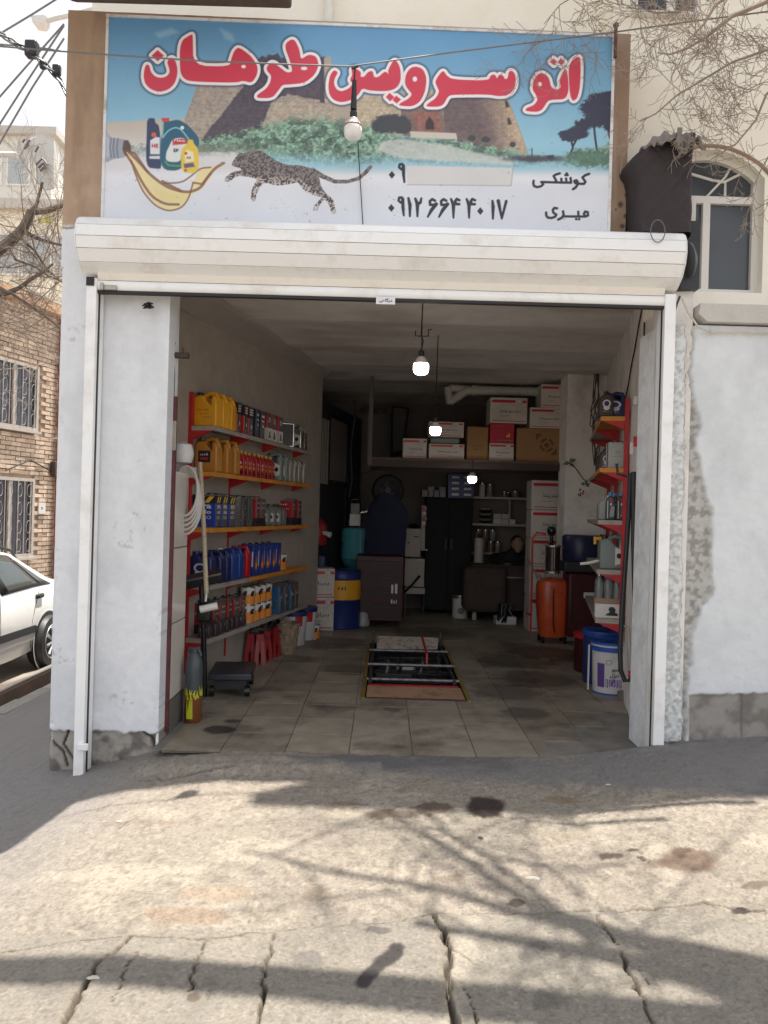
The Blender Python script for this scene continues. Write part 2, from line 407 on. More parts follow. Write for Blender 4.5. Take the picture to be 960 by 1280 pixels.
# open gutter between the kerb stones and the road
gt = MB(); gt.box(-3.62, -3.30, -14, 40, -.74, -.66); gt.box(-3.66, -3.60, -14, 40, -.80, -.44)
tag(gt.build('gutter', M('gutter_mud', lin(118,98,84), rough=.7, var=.25, scale=4, bump=.008)), kind='structure')
kerb = MB(); kerb.box(-3.30, -3.15, -14, 3, -.80, -.42); kerb.box(-3.30, -3.15, 16, 40, -.80, -.42)
kb = tag(kerb.build('kerb', M('kerb_stone', lin(150,146,140), rough=.85, bump=.006, bscale=40, rnd=.15)), kind='structure')
ks = MB(); ks.box(-.075, .075, -.245, .245, -.4, 0); kme = ks.mesh('kerb_stone', M('kerb_stone'))
for k in range(26):
    o = bpy.data.objects.new('kerb_stone', kme); COL.objects.link(o); o.parent = kb
    o.location = (-3.225+random.uniform(-.008, .008), 3.25+k*.5, -.402+random.uniform(-.01, .01)); o.rotation_euler = (0, 0, random.uniform(-.01, .01))

# ================================================================ GARAGE ROOM (setting)
SPOTS = [(1.05,5.45,.14,.55),(1.0,6.1,.24,.55),(1.35,6.6,.3,.6),(1.3,7.4,.3,.6),(-1.0,4.85,.08,.8),(-.95,5.05,.05,.7),(.1,5.45,.05,.4),(-.3,6.8,.2,.5),(1.7,7.9,.35,.7),(.6,9.0,.4,.5),(-.5,8.2,.3,.5)]
m_tile = M('floor_tile', lin(146,136,121), rough=.45, var=.22, scale=7, bump=.0015, bscale=60, dirt=lin(66,58,54), dirt_amt=.8, dirt_scale=1.7, rnd=.16, world=True, spots=SPOTS)
fb = MB()
for x0, x1, y0, y1 in [(-1.9, -1.30, 4.76, BACK), (-1.30, PIT[0], 4.42, BACK), (PIT[1], 3.2, 4.42, BACK), (PIT[0], PIT[1], 4.42, PIT[2]), (PIT[0], PIT[1], PIT[3], BACK)]:
    fb.add([(x0,y0,-.006),(x1,y0,-.006),(x1,y1,-.006),(x0,y1,-.006)], [(0,1,2,3)])
floor = tag(fb.build('garage_floor', M('floor_cement', lin(128,124,118), rough=.6, var=.25, scale=7, bump=.003, dirt=lin(60,54,50), dirt_amt=.7, dirt_scale=1.5, world=True, spots=SPOTS)), kind='structure')
def clip(poly, nx, ny, c):           # keep nx*x+ny*y <= c
    out = []
    for i in range(len(poly)):
        p, q = poly[i], poly[(i+1) % len(poly)]; a = nx*p[0]+ny*p[1]-c; b = nx*q[0]+ny*q[1]-c
        if a <= 0: out.append(p)
        if a*b < 0: t = a/(a-b); out.append((p[0]+t*(q[0]-p[0]), p[1]+t*(q[1]-p[1])))
    return out
TS = .37; far = MB(); nt_ = 0
for j in range(19):
    for i in range(-5, 9):
        x0 = -.535 + i*TS; y0 = 4.43 + j*TS
        g_ = .0032
        poly = [(x0+g_, y0+g_), (x0+TS-g_, y0+g_), (x0+TS-g_, y0+TS-g_), (x0+g_, y0+TS-g_)]
        poly = clip(poly, -1, .2185, 2.83); poly = clip(poly, 1, -.2165, .60); poly = clip(poly, -1, 0, 1.24) if j < 3 else poly
        if j < 3: poly = clip(poly, 1, 0, 1.03+.25*j)
        if len(poly) < 3: continue
        if x0+TS > PIT[0]-.03 and x0 < PIT[1]+.03 and y0+TS > PIT[2]-.03 and y0 < PIT[3]+.03:
            pieces = []
            if x0 < PIT[0]-.03: pieces.append(clip(poly, 1, 0, PIT[0]-.03))
            if x0+TS > PIT[1]+.03: pieces.append(clip(poly, -1, 0, -(PIT[1]+.03)))
            mid = clip(clip(poly, -1, 0, -(PIT[0]-.027)), 1, 0, PIT[1]+.027)
            if y0 < PIT[2]-.03: pieces.append(clip(mid, 0, 1, PIT[2]-.03))
            if y0+TS > PIT[3]+.03: pieces.append(clip(mid, 0, -1, -(PIT[3]+.03)))
        else: pieces = [poly]
        for pc in pieces:
            if len(pc) < 3: continue
            cx = sum(p[0] for p in pc)/len(pc); cy = sum(p[1] for p in pc)/len(pc)
            if j > 14: far.slab(pc, -.02, 0); continue
            t = MB(); t.slab([(p[0]-cx, p[1]-cy) for p in pc], -.02, 0)
            o = t.build('floor_tile', m_tile, floor, loc=(cx, cy, random.uniform(-.0012, .0012)))
            o.rotation_euler = (random.uniform(-.003, .003), random.uniform(-.003, .003), 0); nt_ += 1
tag(far.build('floor_tile', m_tile, floor), kind='stuff')

m_wall = M('interior_plaster', lin(234,229,223), rough=.85, var=.07, scale=3, bump=.002, bscale=40, dirt=lin(120,108,98), dirt_amt=.4, dirt_scale=2.5)
m_ceil = M('ceiling_plaster', lin(168,160,154), rough=.9, var=.1, scale=2, bump=.003, bscale=20, dirt=lin(120,108,98), dirt_amt=.4, dirt_scale=2)
def wallbox(mb, a, b, th, z0, z1):   # th to the left of direction a->b
    d = Vector((b[0]-a[0], b[1]-a[1])).normalized(); n = Vector((-d.y, d.x))*th
    mb.slab([a, b, (b[0]+n.x, b[1]+n.y), (a[0]+n.x, a[1]+n.y)], z0, z1)
WLE = 8.8                           # the left wall ends here, a dark side bay follows
b_ = MB(); wallbox(b_, (wl(4.80), 4.80), (wl(WLE), WLE), .22, -.3, CEIL+.3)
wall_left = tag(b_.build('wall_left', m_wall), kind='structure')
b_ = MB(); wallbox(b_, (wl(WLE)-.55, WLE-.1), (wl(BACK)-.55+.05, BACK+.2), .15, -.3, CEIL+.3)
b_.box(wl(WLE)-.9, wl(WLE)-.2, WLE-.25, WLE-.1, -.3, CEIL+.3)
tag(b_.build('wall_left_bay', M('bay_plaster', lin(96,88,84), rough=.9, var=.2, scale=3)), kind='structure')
b_ = MB(); wallbox(b_, (wr(12), 12), (wr(4.56), 4.56), .2, -.3, CEIL+.3)
wall_right = tag(b_.build('wall_right', m_wall), kind='structure')
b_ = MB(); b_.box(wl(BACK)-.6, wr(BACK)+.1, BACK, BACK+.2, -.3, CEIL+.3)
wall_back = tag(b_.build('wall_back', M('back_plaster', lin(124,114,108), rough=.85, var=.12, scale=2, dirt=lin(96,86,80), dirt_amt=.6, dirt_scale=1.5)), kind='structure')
b_ = MB(); b_.box(2.04, 2.62, 8.7, 9.05, -.05, CEIL+.1)
b_.build('wall_pier', m_wall, wall_right)
# ceiling: shallow brick jack arches running across the room
cxs = np.linspace(-2.6, 3.4, 30); cys = np.linspace(4.6, BACK+.1, 190)
A, B = np.meshgrid(cxs, cys)
arch = CEIL + .022*np.abs(np.sin((B-4.6)*PI/.95))**.8 + (fbm(A*3, B*3, 4, 3)-.5)*.012
cc = np.zeros(A.shape+(3,)); cc[...] = (222, 217, 212); cc = mixc(cc, (176, 166, 158), sstep(.5, .7, fbm(A*1.4, B*2.2, 12, 4))*.5)
ceil = tag(grid_mesh('ceiling', cxs, cys, lambda a, b: arch, lin_np(cc), M('ceiling_vaults', attr='Col', rough=.9, var=.08, scale=6, bump=.003, bscale=25), keep=lambda x, y: (x > wl(y)-.15-.6*(y > WLE-.2)) & (x < wr(y)+.15)), kind='structure')
b_ = MB(); b_.slab([(wl(4.95)-.1,4.95),(wr(4.95)+.1,4.95),(wr(BACK)+.1,BACK+.3),(wl(BACK)-.1,BACK+.3)], CEIL+.07, CEIL+.3); b_.build('roof_slab', m_ceil, ceil)
b_ = MB(); b_.prism([(0, 0), (.22, 0), (.20, -.05), (.03, -.16), (0, -.16)], 0, 4.2)
o = b_.build('cornice', m_ceil, ceil, loc=(wl(4.85), 4.85, CEIL+.03)); o.rotation_euler = (0, 0, -math.atan(.2185))
# skirting and fine cracks of the left wall
b_ = MB(); wallbox(b_, (wl(5.2)+.015, 5.2), (wl(WLE)+.015, WLE), .01, 0, .1)
b_.build('skirting', M('skirting_stone', lin(120,116,112), rough=.6, bump=.002), wall_left)
for (px, y0, y1) in [(281, 420, 478), (276, 452, 478), (324, 478, 520), (358, 448, 505), (221, 385, 424)]:
    Yc = 2.83/( .2185 - (px-480)/FPX); p = W(px, y0, Yc); q = W(px, y1, Yc)
    cb = MB(); pts = [(p[0]+.006+random.uniform(-.004, .004), p[1], p[2]+(q[2]-p[2])*k/6) for k in range(7)]
    cb.tube(pts, .003, 4); cb.build('wall_crack', M('crack_dark', lin(60,52,48), rough=.9), wall_left)

# inspection pit
pm = M('pit_concrete', lin(70,64,60), rough=.8, bump=.004, var=.3)
pb = MB(); x0, x1, y0, y1 = PIT
pb.add([(x0,y0,-1.3),(x1,y0,-1.3),(x1,y1,-1.3),(x0,y1,-1.3),(x0,y0,-.006),(x1,y0,-.006),(x1,y1,-.006),(x0,y1,-.006)],
       [(0,1,2,3),(0,4,5,1),(1,5,6,2),(2,6,7,3),(3,7,4,0)])
pit = tag(pb.build('inspection_pit', pm), kind='structure')
m_ang = M('worn_yellow_steel', lin(150,128,60), rough=.5, metal=.3, dirt=lin(70,54,44), dirt_amt=.9, dirt_scale=14, bump=.001)
for nm, bx in [('pit_edge', (x0-.028, x0, y0-.03, y1+.03)), ('pit_edge', (x1, x1+.028, y0-.03, y1+.03)), ('pit_edge', (x0, x1, y0-.03, y0-.006)), ('pit_edge', (x0, x1, y1, y1+.03))]:
    q = MB(); q.box(bx[0], bx[1], bx[2], bx[3], -.03, .009); q.build(nm, m_ang if bx[1]-bx[0] < .1 else M('rusty_steel', lin(96,70,56), rough=.7, metal=.4, var=.3, scale=20), pit)

# ================================================================ SHOP FRONT
m_front = M('front_plaster', attr='Col', rough=.85, var=.05, scale=14, bump=.0022, bscale=70)
shop = thing('shop_building', 'plastered shop front with beige parapet above and pale grey painted pillars around the garage opening', 'shop building', (0, 4.5, 0))
def relief(name, parent, x0, x1, z0, z1, Y, res, fn, thick=.3, side=True):
    nx = max(2, int((x1-x0)/res)); nz = max(2, int((z1-z0)/res))
    xs = np.linspace(x0, x1, nx); zs = np.linspace(z0, z1, nz); A, B = np.meshgrid(xs, zs)
    d, c = fn(A, B, *PX(A, np.full(A.shape, Y), B))
    if side:   # fold the rim back so that the sheet has thickness
        xs = np.concatenate([[x0], xs, [x1]]); zs = np.concatenate([[z0], zs, [z1]])
        d = np.pad(d, 1, mode='edge'); c = np.pad(c, ((1,1),(1,1),(0,0)), mode='edge')
        d[0,:] = thick; d[-1,:] = thick; d[:,0] = thick; d[:,-1] = thick
    # grid_mesh faces: (x,z) order gives normal -Y
    o = grid_mesh(name, xs, zs, lambda a, b: Y+d-(4.5 if parent else 0), lin_np(c), m_front, vertical=True, smooth=True)
    o.data.set_sharp_from_angle(angle=R(50))
    if parent: o.parent = parent
    return o
BEIGE = (176, 150, 128); PALE = (222, 224, 228)
def left_front(X, Z, px, py):
    n = fbm(X*18, Z*18, 3, 4); n2 = fbm(X*5, Z*3, 5, 4)
    c = np.zeros(X.shape+(3,)); c[...] = PALE
    c = mixc(c, (208, 210, 214), sstep(.45, .7, n2)*.6)
    bz = sstep(-3, 3, 281-py+(n-.5)*6)
    bc = mixc(np.zeros(c.shape)+BEIGE, (152, 128, 110), sstep(.42, .7, fbm(X*9, Z*2, 8, 4))*.8)
    bc = mixc(bc, (192, 170, 150), sstep(.5, .8, fbm(X*5, Z*4, 18, 4))*.6)
    c = c*(1-bz[..., None]) + bc*bz[..., None]
    d = (n-.5)*.006
    chip = .6*sstep(.62, .68, fbm(X*30, Z*30, 31, 3)) * sstep(.64, .7, fbm(X*4, Z*4, 35, 2)) * (py > 400)
    c = mixc(c, (140, 134, 128), chip*.5); d = d + chip*.003
    base = sstep(-2, 2, py-912-(px-66)*.045+(n-.5)*9)
    cb = mixc(np.zeros(c.shape)+(158, 152, 144), (112, 106, 100), sstep(.45, .65, fbm(X*12, Z*12, 40, 4)))
    c = c*(1-base[..., None]) + cb*base[..., None]; d = d + base*(.014 + (fbm(X*14, Z*14, 41, 4)-.5)*.03)
    for cr in [[(62,925),(78,940),(84,958)], [(84,914),(78,930),(92,952),(98,962)], [(180,916),(190,925),(194,936)]]:
        q = line_d(px+(n-.5)*6, py, cr); c = mixc(c, (58, 50, 46), sstep(2.2, .8, q)*.9); d = d + .012*sstep(2.4, .8, q)
    cr = line_d(px, py+(n-.5)*5, [(72,281),(84,285),(95,283),(104,286)]); c = mixc(c, (96, 78, 66), sstep(1.5, .5, cr)*bz*.8)
    # broken left corner
    e = sstep(.022, .0, X+1.951-.02*sstep(.55, .7, fbm(X*3, Z*9, 50, 3))); d = d + e*.02
    return d, c
lp = relief('left_pillar', shop, -1.955, -1.303, -.33, 2.80, 4.56, .0075, left_front, thick=.18)
q = MB(); q.box(-1.95, -1.31, .0+.1, .30, -.3, 2.82); q.box(-1.32, -1.305, .075, .185, -.15, 2.83)
q.build('pillar_core', M('pale_paint', lin(226,228,230), rough=.85, bump=.002, bscale=60, dirt=lin(150,146,142), dirt_amt=.4, dirt_scale=5), shop)
q = MB(); q.slab([(-1.952,.14),(-1.85,.14),(-.75,4.4),(-.85,4.4)], -.6, 4.3)   # street-side wall of the shop
q.build('side_wall', M('side_plaster', lin(170,160,150), rough=.9, bump=.004, bscale=30, dirt=lin(130,120,110)), shop)
def parapet(X, Z, px, py):
    n = fbm(X*16, Z*16, 13, 4)
    c = mixc(np.zeros(X.shape+(3,))+BEIGE, (150, 126, 106), sstep(.42, .7, fbm(X*9, Z*2.2, 8, 4))*.8)
    c = mixc(c, (190, 168, 148), sstep(.5, .8, fbm(X*4, Z*4, 18, 4))*.6)
    c = mixc(c, (178, 170, 156), sstep(60, 40, py)*(px > 345)*.8)
    c = mixc(c, (148, 122, 102), sstep(768, 774, px)*.7)
    d = (n-.5)*.006 + .001
    pl = sstep(3, -3, py-281+(n-.5)*6)*0
    low = sstep(-3, 3, py-281+(n-.5)*6)*(px < 140); c = mixc(c, PALE, low)
    br = sstep(784, 787, px+(fbm(X*9, Z*9, 60, 4)-.5)*16)*(py > 215)
    c = mixc(c, (150, 132, 118), br*.8); d = d + br*.05
    for cx, cy, rr in [(776,256,5),(782,270,4),(770,262,3),(778,283,4),(783,244,3)]:
        q = np.hypot(px-cx, py-cy); c = mixc(c, (70, 56, 48), sstep(rr, rr*.5, q+(n-.5)*4)*.8)
    cr = line_d(px, py+(n-.5)*5, [(72,281),(84,285),(95,283),(104,286)]); c = mixc(c, (96, 78, 66), sstep(1.5, .5, cr)*.8)
    return d, c
pp_ = relief('parapet', shop, -1.955, 1.385, 2.80, 4.325, 4.56, .0085, parapet, thick=.34)
for v in pp_.data.vertices:
    if v.co.z > 4.0: v.co.z -= .05*(v.co.x+1.95)/3.33*(v.co.z-4.0)/.325
q = MB(); q.box(-1.95, 1.38, .14, .40, 2.84, 4.262)
q.build('lintel', M('lintel_plaster', lin(150,136,122), rough=.9, bump=.003), shop)
# rough unpainted strip and the painted wall at the right, with plaster broken off in a long patch
def right_front(X, Z, px, py):
    n = fbm(X*26, Z*26, 3, 4); w1 = (fbm(X*9, Z*9, 71, 4)-.5)
    c = mixc(np.zeros(X.shape+(3,))+(216, 219, 222), (202, 205, 208), sstep(.4, .7, fbm(X*5, Z*4, 73, 4))*.7)
    d = (fbm(X*20, Z*20, 75, 3)-.5)*.006
    rough = sstep(3, -3, px-(857-(py-400)*.012)+w1*14)
    cr_ = mixc(np.zeros(c.shape)+(218, 220, 220), (176, 175, 172), sstep(.45, .62, fbm(X*55, Z*55, 76, 3))*.7)
    c = c*(1-rough[..., None])+cr_*rough[..., None]
    d = d + rough*((fbm(X*45, Z*45, 77, 3)-.5)*.022 - .004)
    edge = np.interp(py, [395,410,440,490,530,560,600,640,700,745,760,800,860,915], [870,869,863,863,872,868,876,886,892,889,876,866,857,858])
    brk = sstep(3, -3, px-edge+w1*16)*(1-rough)
    cb = mixc(np.zeros(c.shape)+(186, 184, 180), (146, 142, 136), sstep(.42, .66, fbm(X*40, Z*40, 79, 4)))
    c = c*(1-brk[..., None])+cb*brk[..., None]; d = d + brk*(.026+(fbm(X*30, Z*30, 80, 4)-.5)*.022)
    g = sstep(3, .5, np.abs(px-(858-(py-400)*.012)+w1*14)); c = mixc(c, (140, 136, 130), g*.5*sstep(.4, .6, n)); d = d+g*.006
    base = sstep(-1.5, 1.5, py-869+(px-862)*.02+(n-.5)*4)*sstep(860, 863, px)
    cb = mixc(np.zeros(c.shape)+(152, 147, 141), (124, 118, 112), sstep(.4, .65, fbm(X*12, Z*12, 81, 4)))
    cb = mixc(cb, (100, 94, 90), sstep(2, 1, np.abs(px-928))*.6)
    c = c*(1-base[..., None])+cb*base[..., None]; d = d + base*.012
    bevel = sstep(.0, 1, (Z > 9)*1.0)
    return d-.0, c
relief('right_wall', shop, 1.665, 4.6, .05, 2.545, 4.50, .0085, right_front, thick=.3)
q = MB(); q.prism([(1.79, 2.60), (1.84, 2.555), (4.6, 2.555), (4.6, 2.66), (1.80, 2.66)], -.05, .22)
q.build('wall_ledge', M('ledge_plaster', lin(196,192,186), rough=.85, bump=.004, bscale=30, dirt=lin(150,140,130)), shop)
q = MB(); q.box(1.60, 4.6, .06, .4, .0, 2.55); q.box(1.385, 1.62, .10, .4, 2.84, 3.1)
q.build('right_core', M('pale_paint'), shop)

# ---------------------------------------------------------------- upper building set back above
m_cream = M('cream_render', lin(246,240,226), rough=.9, var=.04, scale=6, bump=.002, bscale=50, dirt=lin(226,214,194), dirt_amt=.4, dirt_scale=3)
upper = thing('upper_building', 'cream rendered upper storeys with arched white framed window set back above the shop', 'building', (0, 4.9, 2.6))
UH = 8.3-2.6
q = MB(); q.box(-1.95, 1.33, 0, .3, 1.75, UH)
q.build('wall', m_cream, upper)
q = MB(); q.box(-1.94, 4.8, .31, 6.4, .85, UH-.02); q.build('rear_block', m_cream, upper)
# right part in front, with a window hole (arched) and one higher window
wx0, wx1, wz0, wzs, wza = 1.62, 2.30, .22, .93, 1.10
q = MB(); q.mi = 0
ar = [(wx0+(wx1-wx0)*k/12, wzs+(wza-wzs)*math.sin(PI*k/12)**.75) for k in range(13)]
q.box(1.33, wx0, -.14, .02, .45, UH+1.4); q.box(wx1, 4.8, -.14, .3, .06, UH+1.4); q.box(wx0, wx1, -.14, .02, .06, wz0)
hx0, hx1 = 1.33, 1.92
top = 1.71
for k in range(12): q.prism([ar[k], ar[k+1], (ar[k+1][0], top), (ar[k][0], top)], -.14, .3)
q.box(wx0, wx1, -.14, .3, top, UH+1.4)
q.build('wall', m_cream, upper)
m_wf = M('white_window_frame', lin(225,222,216), rough=.5, var=.03)
m_glass = M('dark_window_glass', lin(74,78,84), rough=.12, var=.1, scale=2)
def window_pane(parent, x0, x1, z0, z1, y, shape=None):
    g = MB()
    g.prism(shape or [(x0,z0),(x1,z0),(x1,z1),(x0,z1)], y, y+.012); return g.build('pane', m_glass, parent)
aw = bpy.data.objects.new('window', MB().mesh('window', m_wf)); 
f = MB(); F0, F1 = -.06, -.01
for bx in [(wx0,wx0+.035,wz0,wzs), (wx1-.035,wx1,wz0,wzs), (wx0,wx1,wz0-.002,wz0+.04), (wx0,wx1,.80,.845), (1.955,2.0,wz0,.80), (1.86,1.885,wz0,.78), (wx0+.03,1.87,.765,.80), (wx0+.03,1.87,wz0+.04,wz0+.07)]:
    f.box(bx[0], bx[1], F0-.0015*(bx[3]-bx[2] > bx[1]-bx[0]), F1+.001*(bx[3]-bx[2] > bx[1]-bx[0]), bx[2], bx[3])
for k in range(12):
    a, b = ar[k], ar[k+1]; f.prism([a, b, (b[0], b[1]-.03), (a[0], a[1]-.03)], F0-.003, F1+.003)
f.tube([(1.955+.02, -.035, .84), (2.10, -.035, .98), (2.14, -.035, 1.06)], .008, 6)
f.tube([(wx0, -.035, 1.0), (1.85, -.035, 1.0), (2.02, -.035, .955), (2.10, -.035, .945)], .009, 6)
f.tube([(2.10, -.035, .845), (2.10, -.035, .95), (2.29, -.035, 1.05)], .009, 6)
wf = f.build('window', m_wf, upper)
window_pane(wf, wx0+.03, 1.96, wz0+.03, .81, -.03); window_pane(wf, 1.995, wx1-.03, wz0+.03, .81, -.032)
window_pane(wf, 0, 0, 0, 0, -.028, [(wx0+.02,.84)]+[(wx1-.02,.84)]+[(a[0], a[1]-.01) for a in ar[::-1]])
c_ = MB(); c_.tube([(a[0]+(a[0]-(wx0+wx1)/2)*.09, -.142, a[1]+.022) for a in ar], .012, 6); c_.build('arch_trim', M('brown_trim', lin(150,126,104), rough=.8), wf)
# high window (frame and two panes)
p0 = W(780, 38, 4.9); p1 = W(862, -60, 4.9)
f = MB(); xa, xb, za, zb = p0[0]+.005, p1[0], p0[2]-2.6, p1[2]-2.6+.3
f.box(xa, xb, -.19, -.145, za-.008, za+.01); f.box((xa+xb)/2-.0, (xa+xb)/2+.05, -.19, -.15, za+.01, zb)
f.box(xa, xa+.02, -.19, -.15, za+.01, zb); f.box(xb-.03, xb, -.19, -.15, za+.01, zb)
hw = f.build('window', m_wf, upper)
window_pane(hw, xa+.02, (xa+xb)/2, za+.01, zb, -.165); window_pane(hw, (xa+xb)/2+.05, xb-.03, za+.01, zb, -.166)
d_ = MB(); p = W(411, 12, 4.86); d_.tube([(p[0], -.05, 1.72), (p[0]+.01, -.05, UH)], .028, 12); d_.build('downpipe', M('white_pipe', lin(225,222,214), rough=.5), upper)
# balcony slab over the left end
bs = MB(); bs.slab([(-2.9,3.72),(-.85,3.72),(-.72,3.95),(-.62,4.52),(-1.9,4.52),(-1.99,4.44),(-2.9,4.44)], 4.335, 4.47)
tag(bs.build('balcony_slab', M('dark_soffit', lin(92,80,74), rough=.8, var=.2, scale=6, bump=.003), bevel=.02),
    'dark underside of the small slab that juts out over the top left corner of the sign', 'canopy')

# ================================================================ SIGN (flat print on a shallow box)
def chaikin(P, it=2, closed=True, r=.22):
    P = list(P)
    for _ in range(it):
        Q = []; n = len(P)
        for i in range(n if closed else n-1):
            a, b = P[i], P[(i+1) % n]; Q += [(a[0]+(b[0]-a[0])*r, a[1]+(b[1]-a[1])*r), (a[0]+(b[0]-a[0])*(1-r), a[1]+(b[1]-a[1])*(1-r))]
        P = Q if closed else [P[0]]+Q+[P[-1]]
    return P
def paint_sign(px, py):
    c = np.zeros(px.shape+(3,))
    g = np.clip((py-25)/150, 0, 1)[..., None]
    c[...] = np.array((92,148,196))*(1-g) + np.array((150,200,222))*g
    hz = sstep(560, 760, px)*(1-g[..., 0]); c = mixc(c, (120,178,212), hz*.6)
    N = fbm(px*.05, py*.05, 3, 5); Nf = fbm(px*.25, py*.25, 7, 4)
    for pl in [[(195,42),(215,36),(222,40),(200,47)], [(276,35),(290,42),(292,50),(282,46)]]:
        c = mixc(c, (170,205,228), sstep(4, -2, poly_d(px, py, pl))*.5)
    # far hills
    c = mixc(c, (196,184,172), sstep(3, -3, 152+6*np.sin(px*.02)-py+ (N-.5)*8)*-1+1 if False else sstep(-3, 3, py-(151+5*np.sin(px*.018)+(N-.5)*8))*(px < 300))
    c = mixc(c, (222,222,228), sstep(150, 198, py)*(px < 300)*.9)
    # castle
    twL = [(230,150),(240,126),(248,100),(262,96),(330,90),(345,98),(420,100),(420,170),(320,190),(240,190)]
    c = mixc(c, (166,154,144), sstep(1, -1, poly_d(px, py, chaikin(twL, 1, r=.12))))
    drk = [(252,176),(262,160),(275,146),(288,128),(300,112),(312,98),(322,86),(324,72),(328,68),(333,70),(336,66),(342,68),(347,64),(351,70),(399,72),(402,98),(402,124),(360,116),(340,124),(330,150),(322,172),(260,182)]
    c = mixc(c, (84,76,86), sstep(1, -1, poly_d(px+(Nf-.5)*3, py+(Nf-.5)*3, drk)))
    c = mixc(c, (72,66,76), sstep(1, -1, poly_d(px, py, [(399,70),(406,68),(408,128),(400,126)])))
    for a, b in [(406,414)]: c = mixc(c, (178,164,148), sstep(1, -1, poly_d(px, py, [(405,70),(414,68),(416,100),(430,112),(446,112),(446,168),(330,172),(336,150),(346,126),(406,128)])))
    wallp = [(440,118),(460,115),(470,118),(500,112),(534,108),(552,112),(556,150),(556,168),(440,168)]
    c = mixc(c, (190,174,150), sstep(1, -1, poly_d(px, py, wallp)))
    for k in range(12): c = mixc(c, (130,172,204), sstep(1, -1, poly_d(px, py, [(441+k*7.5,110),(444+k*7.5,110),(444+k*7.5,118),(441+k*7.5,118)]))*.7)
    c = mixc(c, (128,104,98), sstep(1, -1, poly_d(px, py, [(500,128),(552,122),(556,168),(505,168)])))
    c = mixc(c, (146,98,88), sstep(1, -1, poly_d(px, py, [(517,138),(548,136),(552,162),(520,162)])))
    c = mixc(c, (60,48,48), sstep(1, -1, poly_d(px, py, [(532,150),(537,143),(542,150),(543,160),(532,160)])))
    twR = [(552,112),(590,112),(632,114),(640,134),(650,160),(661,192),(620,188),(556,170)]
    c = mixc(c, (108,92,94), sstep(1, -1, poly_d(px, py, chaikin(twR, 1, r=.12))))
    lit = sstep(588, 640, px-(py-120)*.25)*sstep(1, -1, poly_d(px, py, chaikin(twR, 1, r=.12))); c = mixc(c, (190,166,142), lit)
    for x, y in [(633,126),(636,148)]: c = mixc(c, (70,60,62), sstep(1, -1, poly_d(px, py, [(x-2,y-4),(x+1,y-4),(x+4,y+4),(x-1,y+5)])))
    cas = sstep(1, -1, np.minimum.reduce([poly_d(px, py, chaikin(twL, 1, r=.12)), poly_d(px, py, chaikin(twR, 1, r=.12)), poly_d(px, py, wallp)]))
    c = c*(1+((np.floor(py/2.6+.3*np.sin(px*.03)) % 2)*.025-.01+(Nf-.5)*.30+(vnoise(px*.5, py*.7, 19)-.5)*.16)[..., None]*cas[..., None])
    # vegetation band and haze below
    top = np.interp(px, [236,255,300,345,380,430,470,500,560,610,660,700,770], [184,176,165,152,146,150,156,168,172,180,190,196,176])
    bot = np.interp(px, [236,300,360,440,500,560,640,680,700,770], [196,196,204,208,204,206,208,206,206,214])
    v = fbm(px*.30, py*.34, 11, 5, .7); inb = sstep(-4, 4, py-top+(v-.5)*26)*sstep(8, -8, py-bot+(v-.5)*30)
    gcol = np.array((92,124,108))*(1-sstep(.35,.7,v)[..., None]) + np.array((160,196,172))*sstep(.35,.7,v)[..., None]
    gcol = np.where((fbm(px*.07, py*.12, 15, 3) > .55)[..., None], gcol*.72, gcol)
    fade = sstep(0, 30, bot+8-py)
    c = c*(1-(inb*fade)[..., None]) + gcol*(inb*fade)[..., None]
    below = sstep(-8, 22, py-bot+(N-.5)*14)*(px > 236)
    c = mixc(c, (214,212,214), below)
    pth = [(478,176),(500,172),(560,180),(610,192),(640,196),(640,204),(560,200),(500,196),(470,186)]
    c = mixc(c, (205,208,204), sstep(3, -2, poly_d(px, py, pth))*.8)
    c = mixc(c, (206,196,184), sstep(1, -1, poly_d(px, py, [(512,162),(570,164),(572,172),(514,170)])))
    for x, y, rx, ry in [(490,152,25,12),(480,156,16,9),(503,158,12,8),(590,170,5,4),(607,172,6,4),(641,178,4,4)]:
        c = mixc(c, (62,66,72), sstep(1.1, .8, np.hypot((px-x)/rx, (py-y)/ry)+(v-.5)*.5))
    c = mixc(c, (66,62,72), sstep(2, -2, np.hypot((px-668)/36, (py-196)/4)*4-4+(v-.5)*3)*.9)
    c = mixc(c, (60,56,66), sstep(1, -1, poly_d(px, py, [(684,192),(692,191),(692,196),(684,196)])))
    c = mixc(c, (60,56,66), sstep(1.2, .2, line_d(px, py, [(665,183),(665,196)])))
    # trees at the right
    for x, y, rx, ry in [(752,122,20,12),(740,132,16,11),(758,140,14,14),(744,148,16,8),(722,162,13,9),(712,168,12,6),(730,152,12,7),(760,116,9,8),(706,164,8,4),(764,150,10,12)]:
        c = mixc(c, (52,54,74), sstep(1.15, .8, np.hypot((px-x)/rx, (py-y)/ry)+(v-.5)*.9))
    for L in [[(742,150),(744,170),(747,192)], [(758,150),(762,168),(766,176)], [(713,168),(716,182),(712,192)], [(722,168),(716,180)]]:
        c = mixc(c, (52,52,70), sstep(1.8, .8, line_d(px, py, L)))
    bush = sstep(1.2, .7, np.hypot((px-738)/34, (py-195)/12)+(v-.5)*.9); c = c*(1-bush[..., None]) + (np.array((84,116,100))*(.8+.5*v[..., None]))*bush[..., None]
    c = mixc(c, (228,230,236), sstep(208, 222, py)); 
    c = mixc(c, (214,218,228), sstep(215, 240, py)*.7)
    # patch pasted over the first number
    c = mixc(c, (214,212,212), sstep(1, -1, poly_d(px, py, [(508,206),(640,208),(639,231),(509,230)])))
    c = mixc(c, (176,172,172), sstep(1.2, .3, line_d(px, py, [(509,230),(639,231),(641,209)]))*.8)
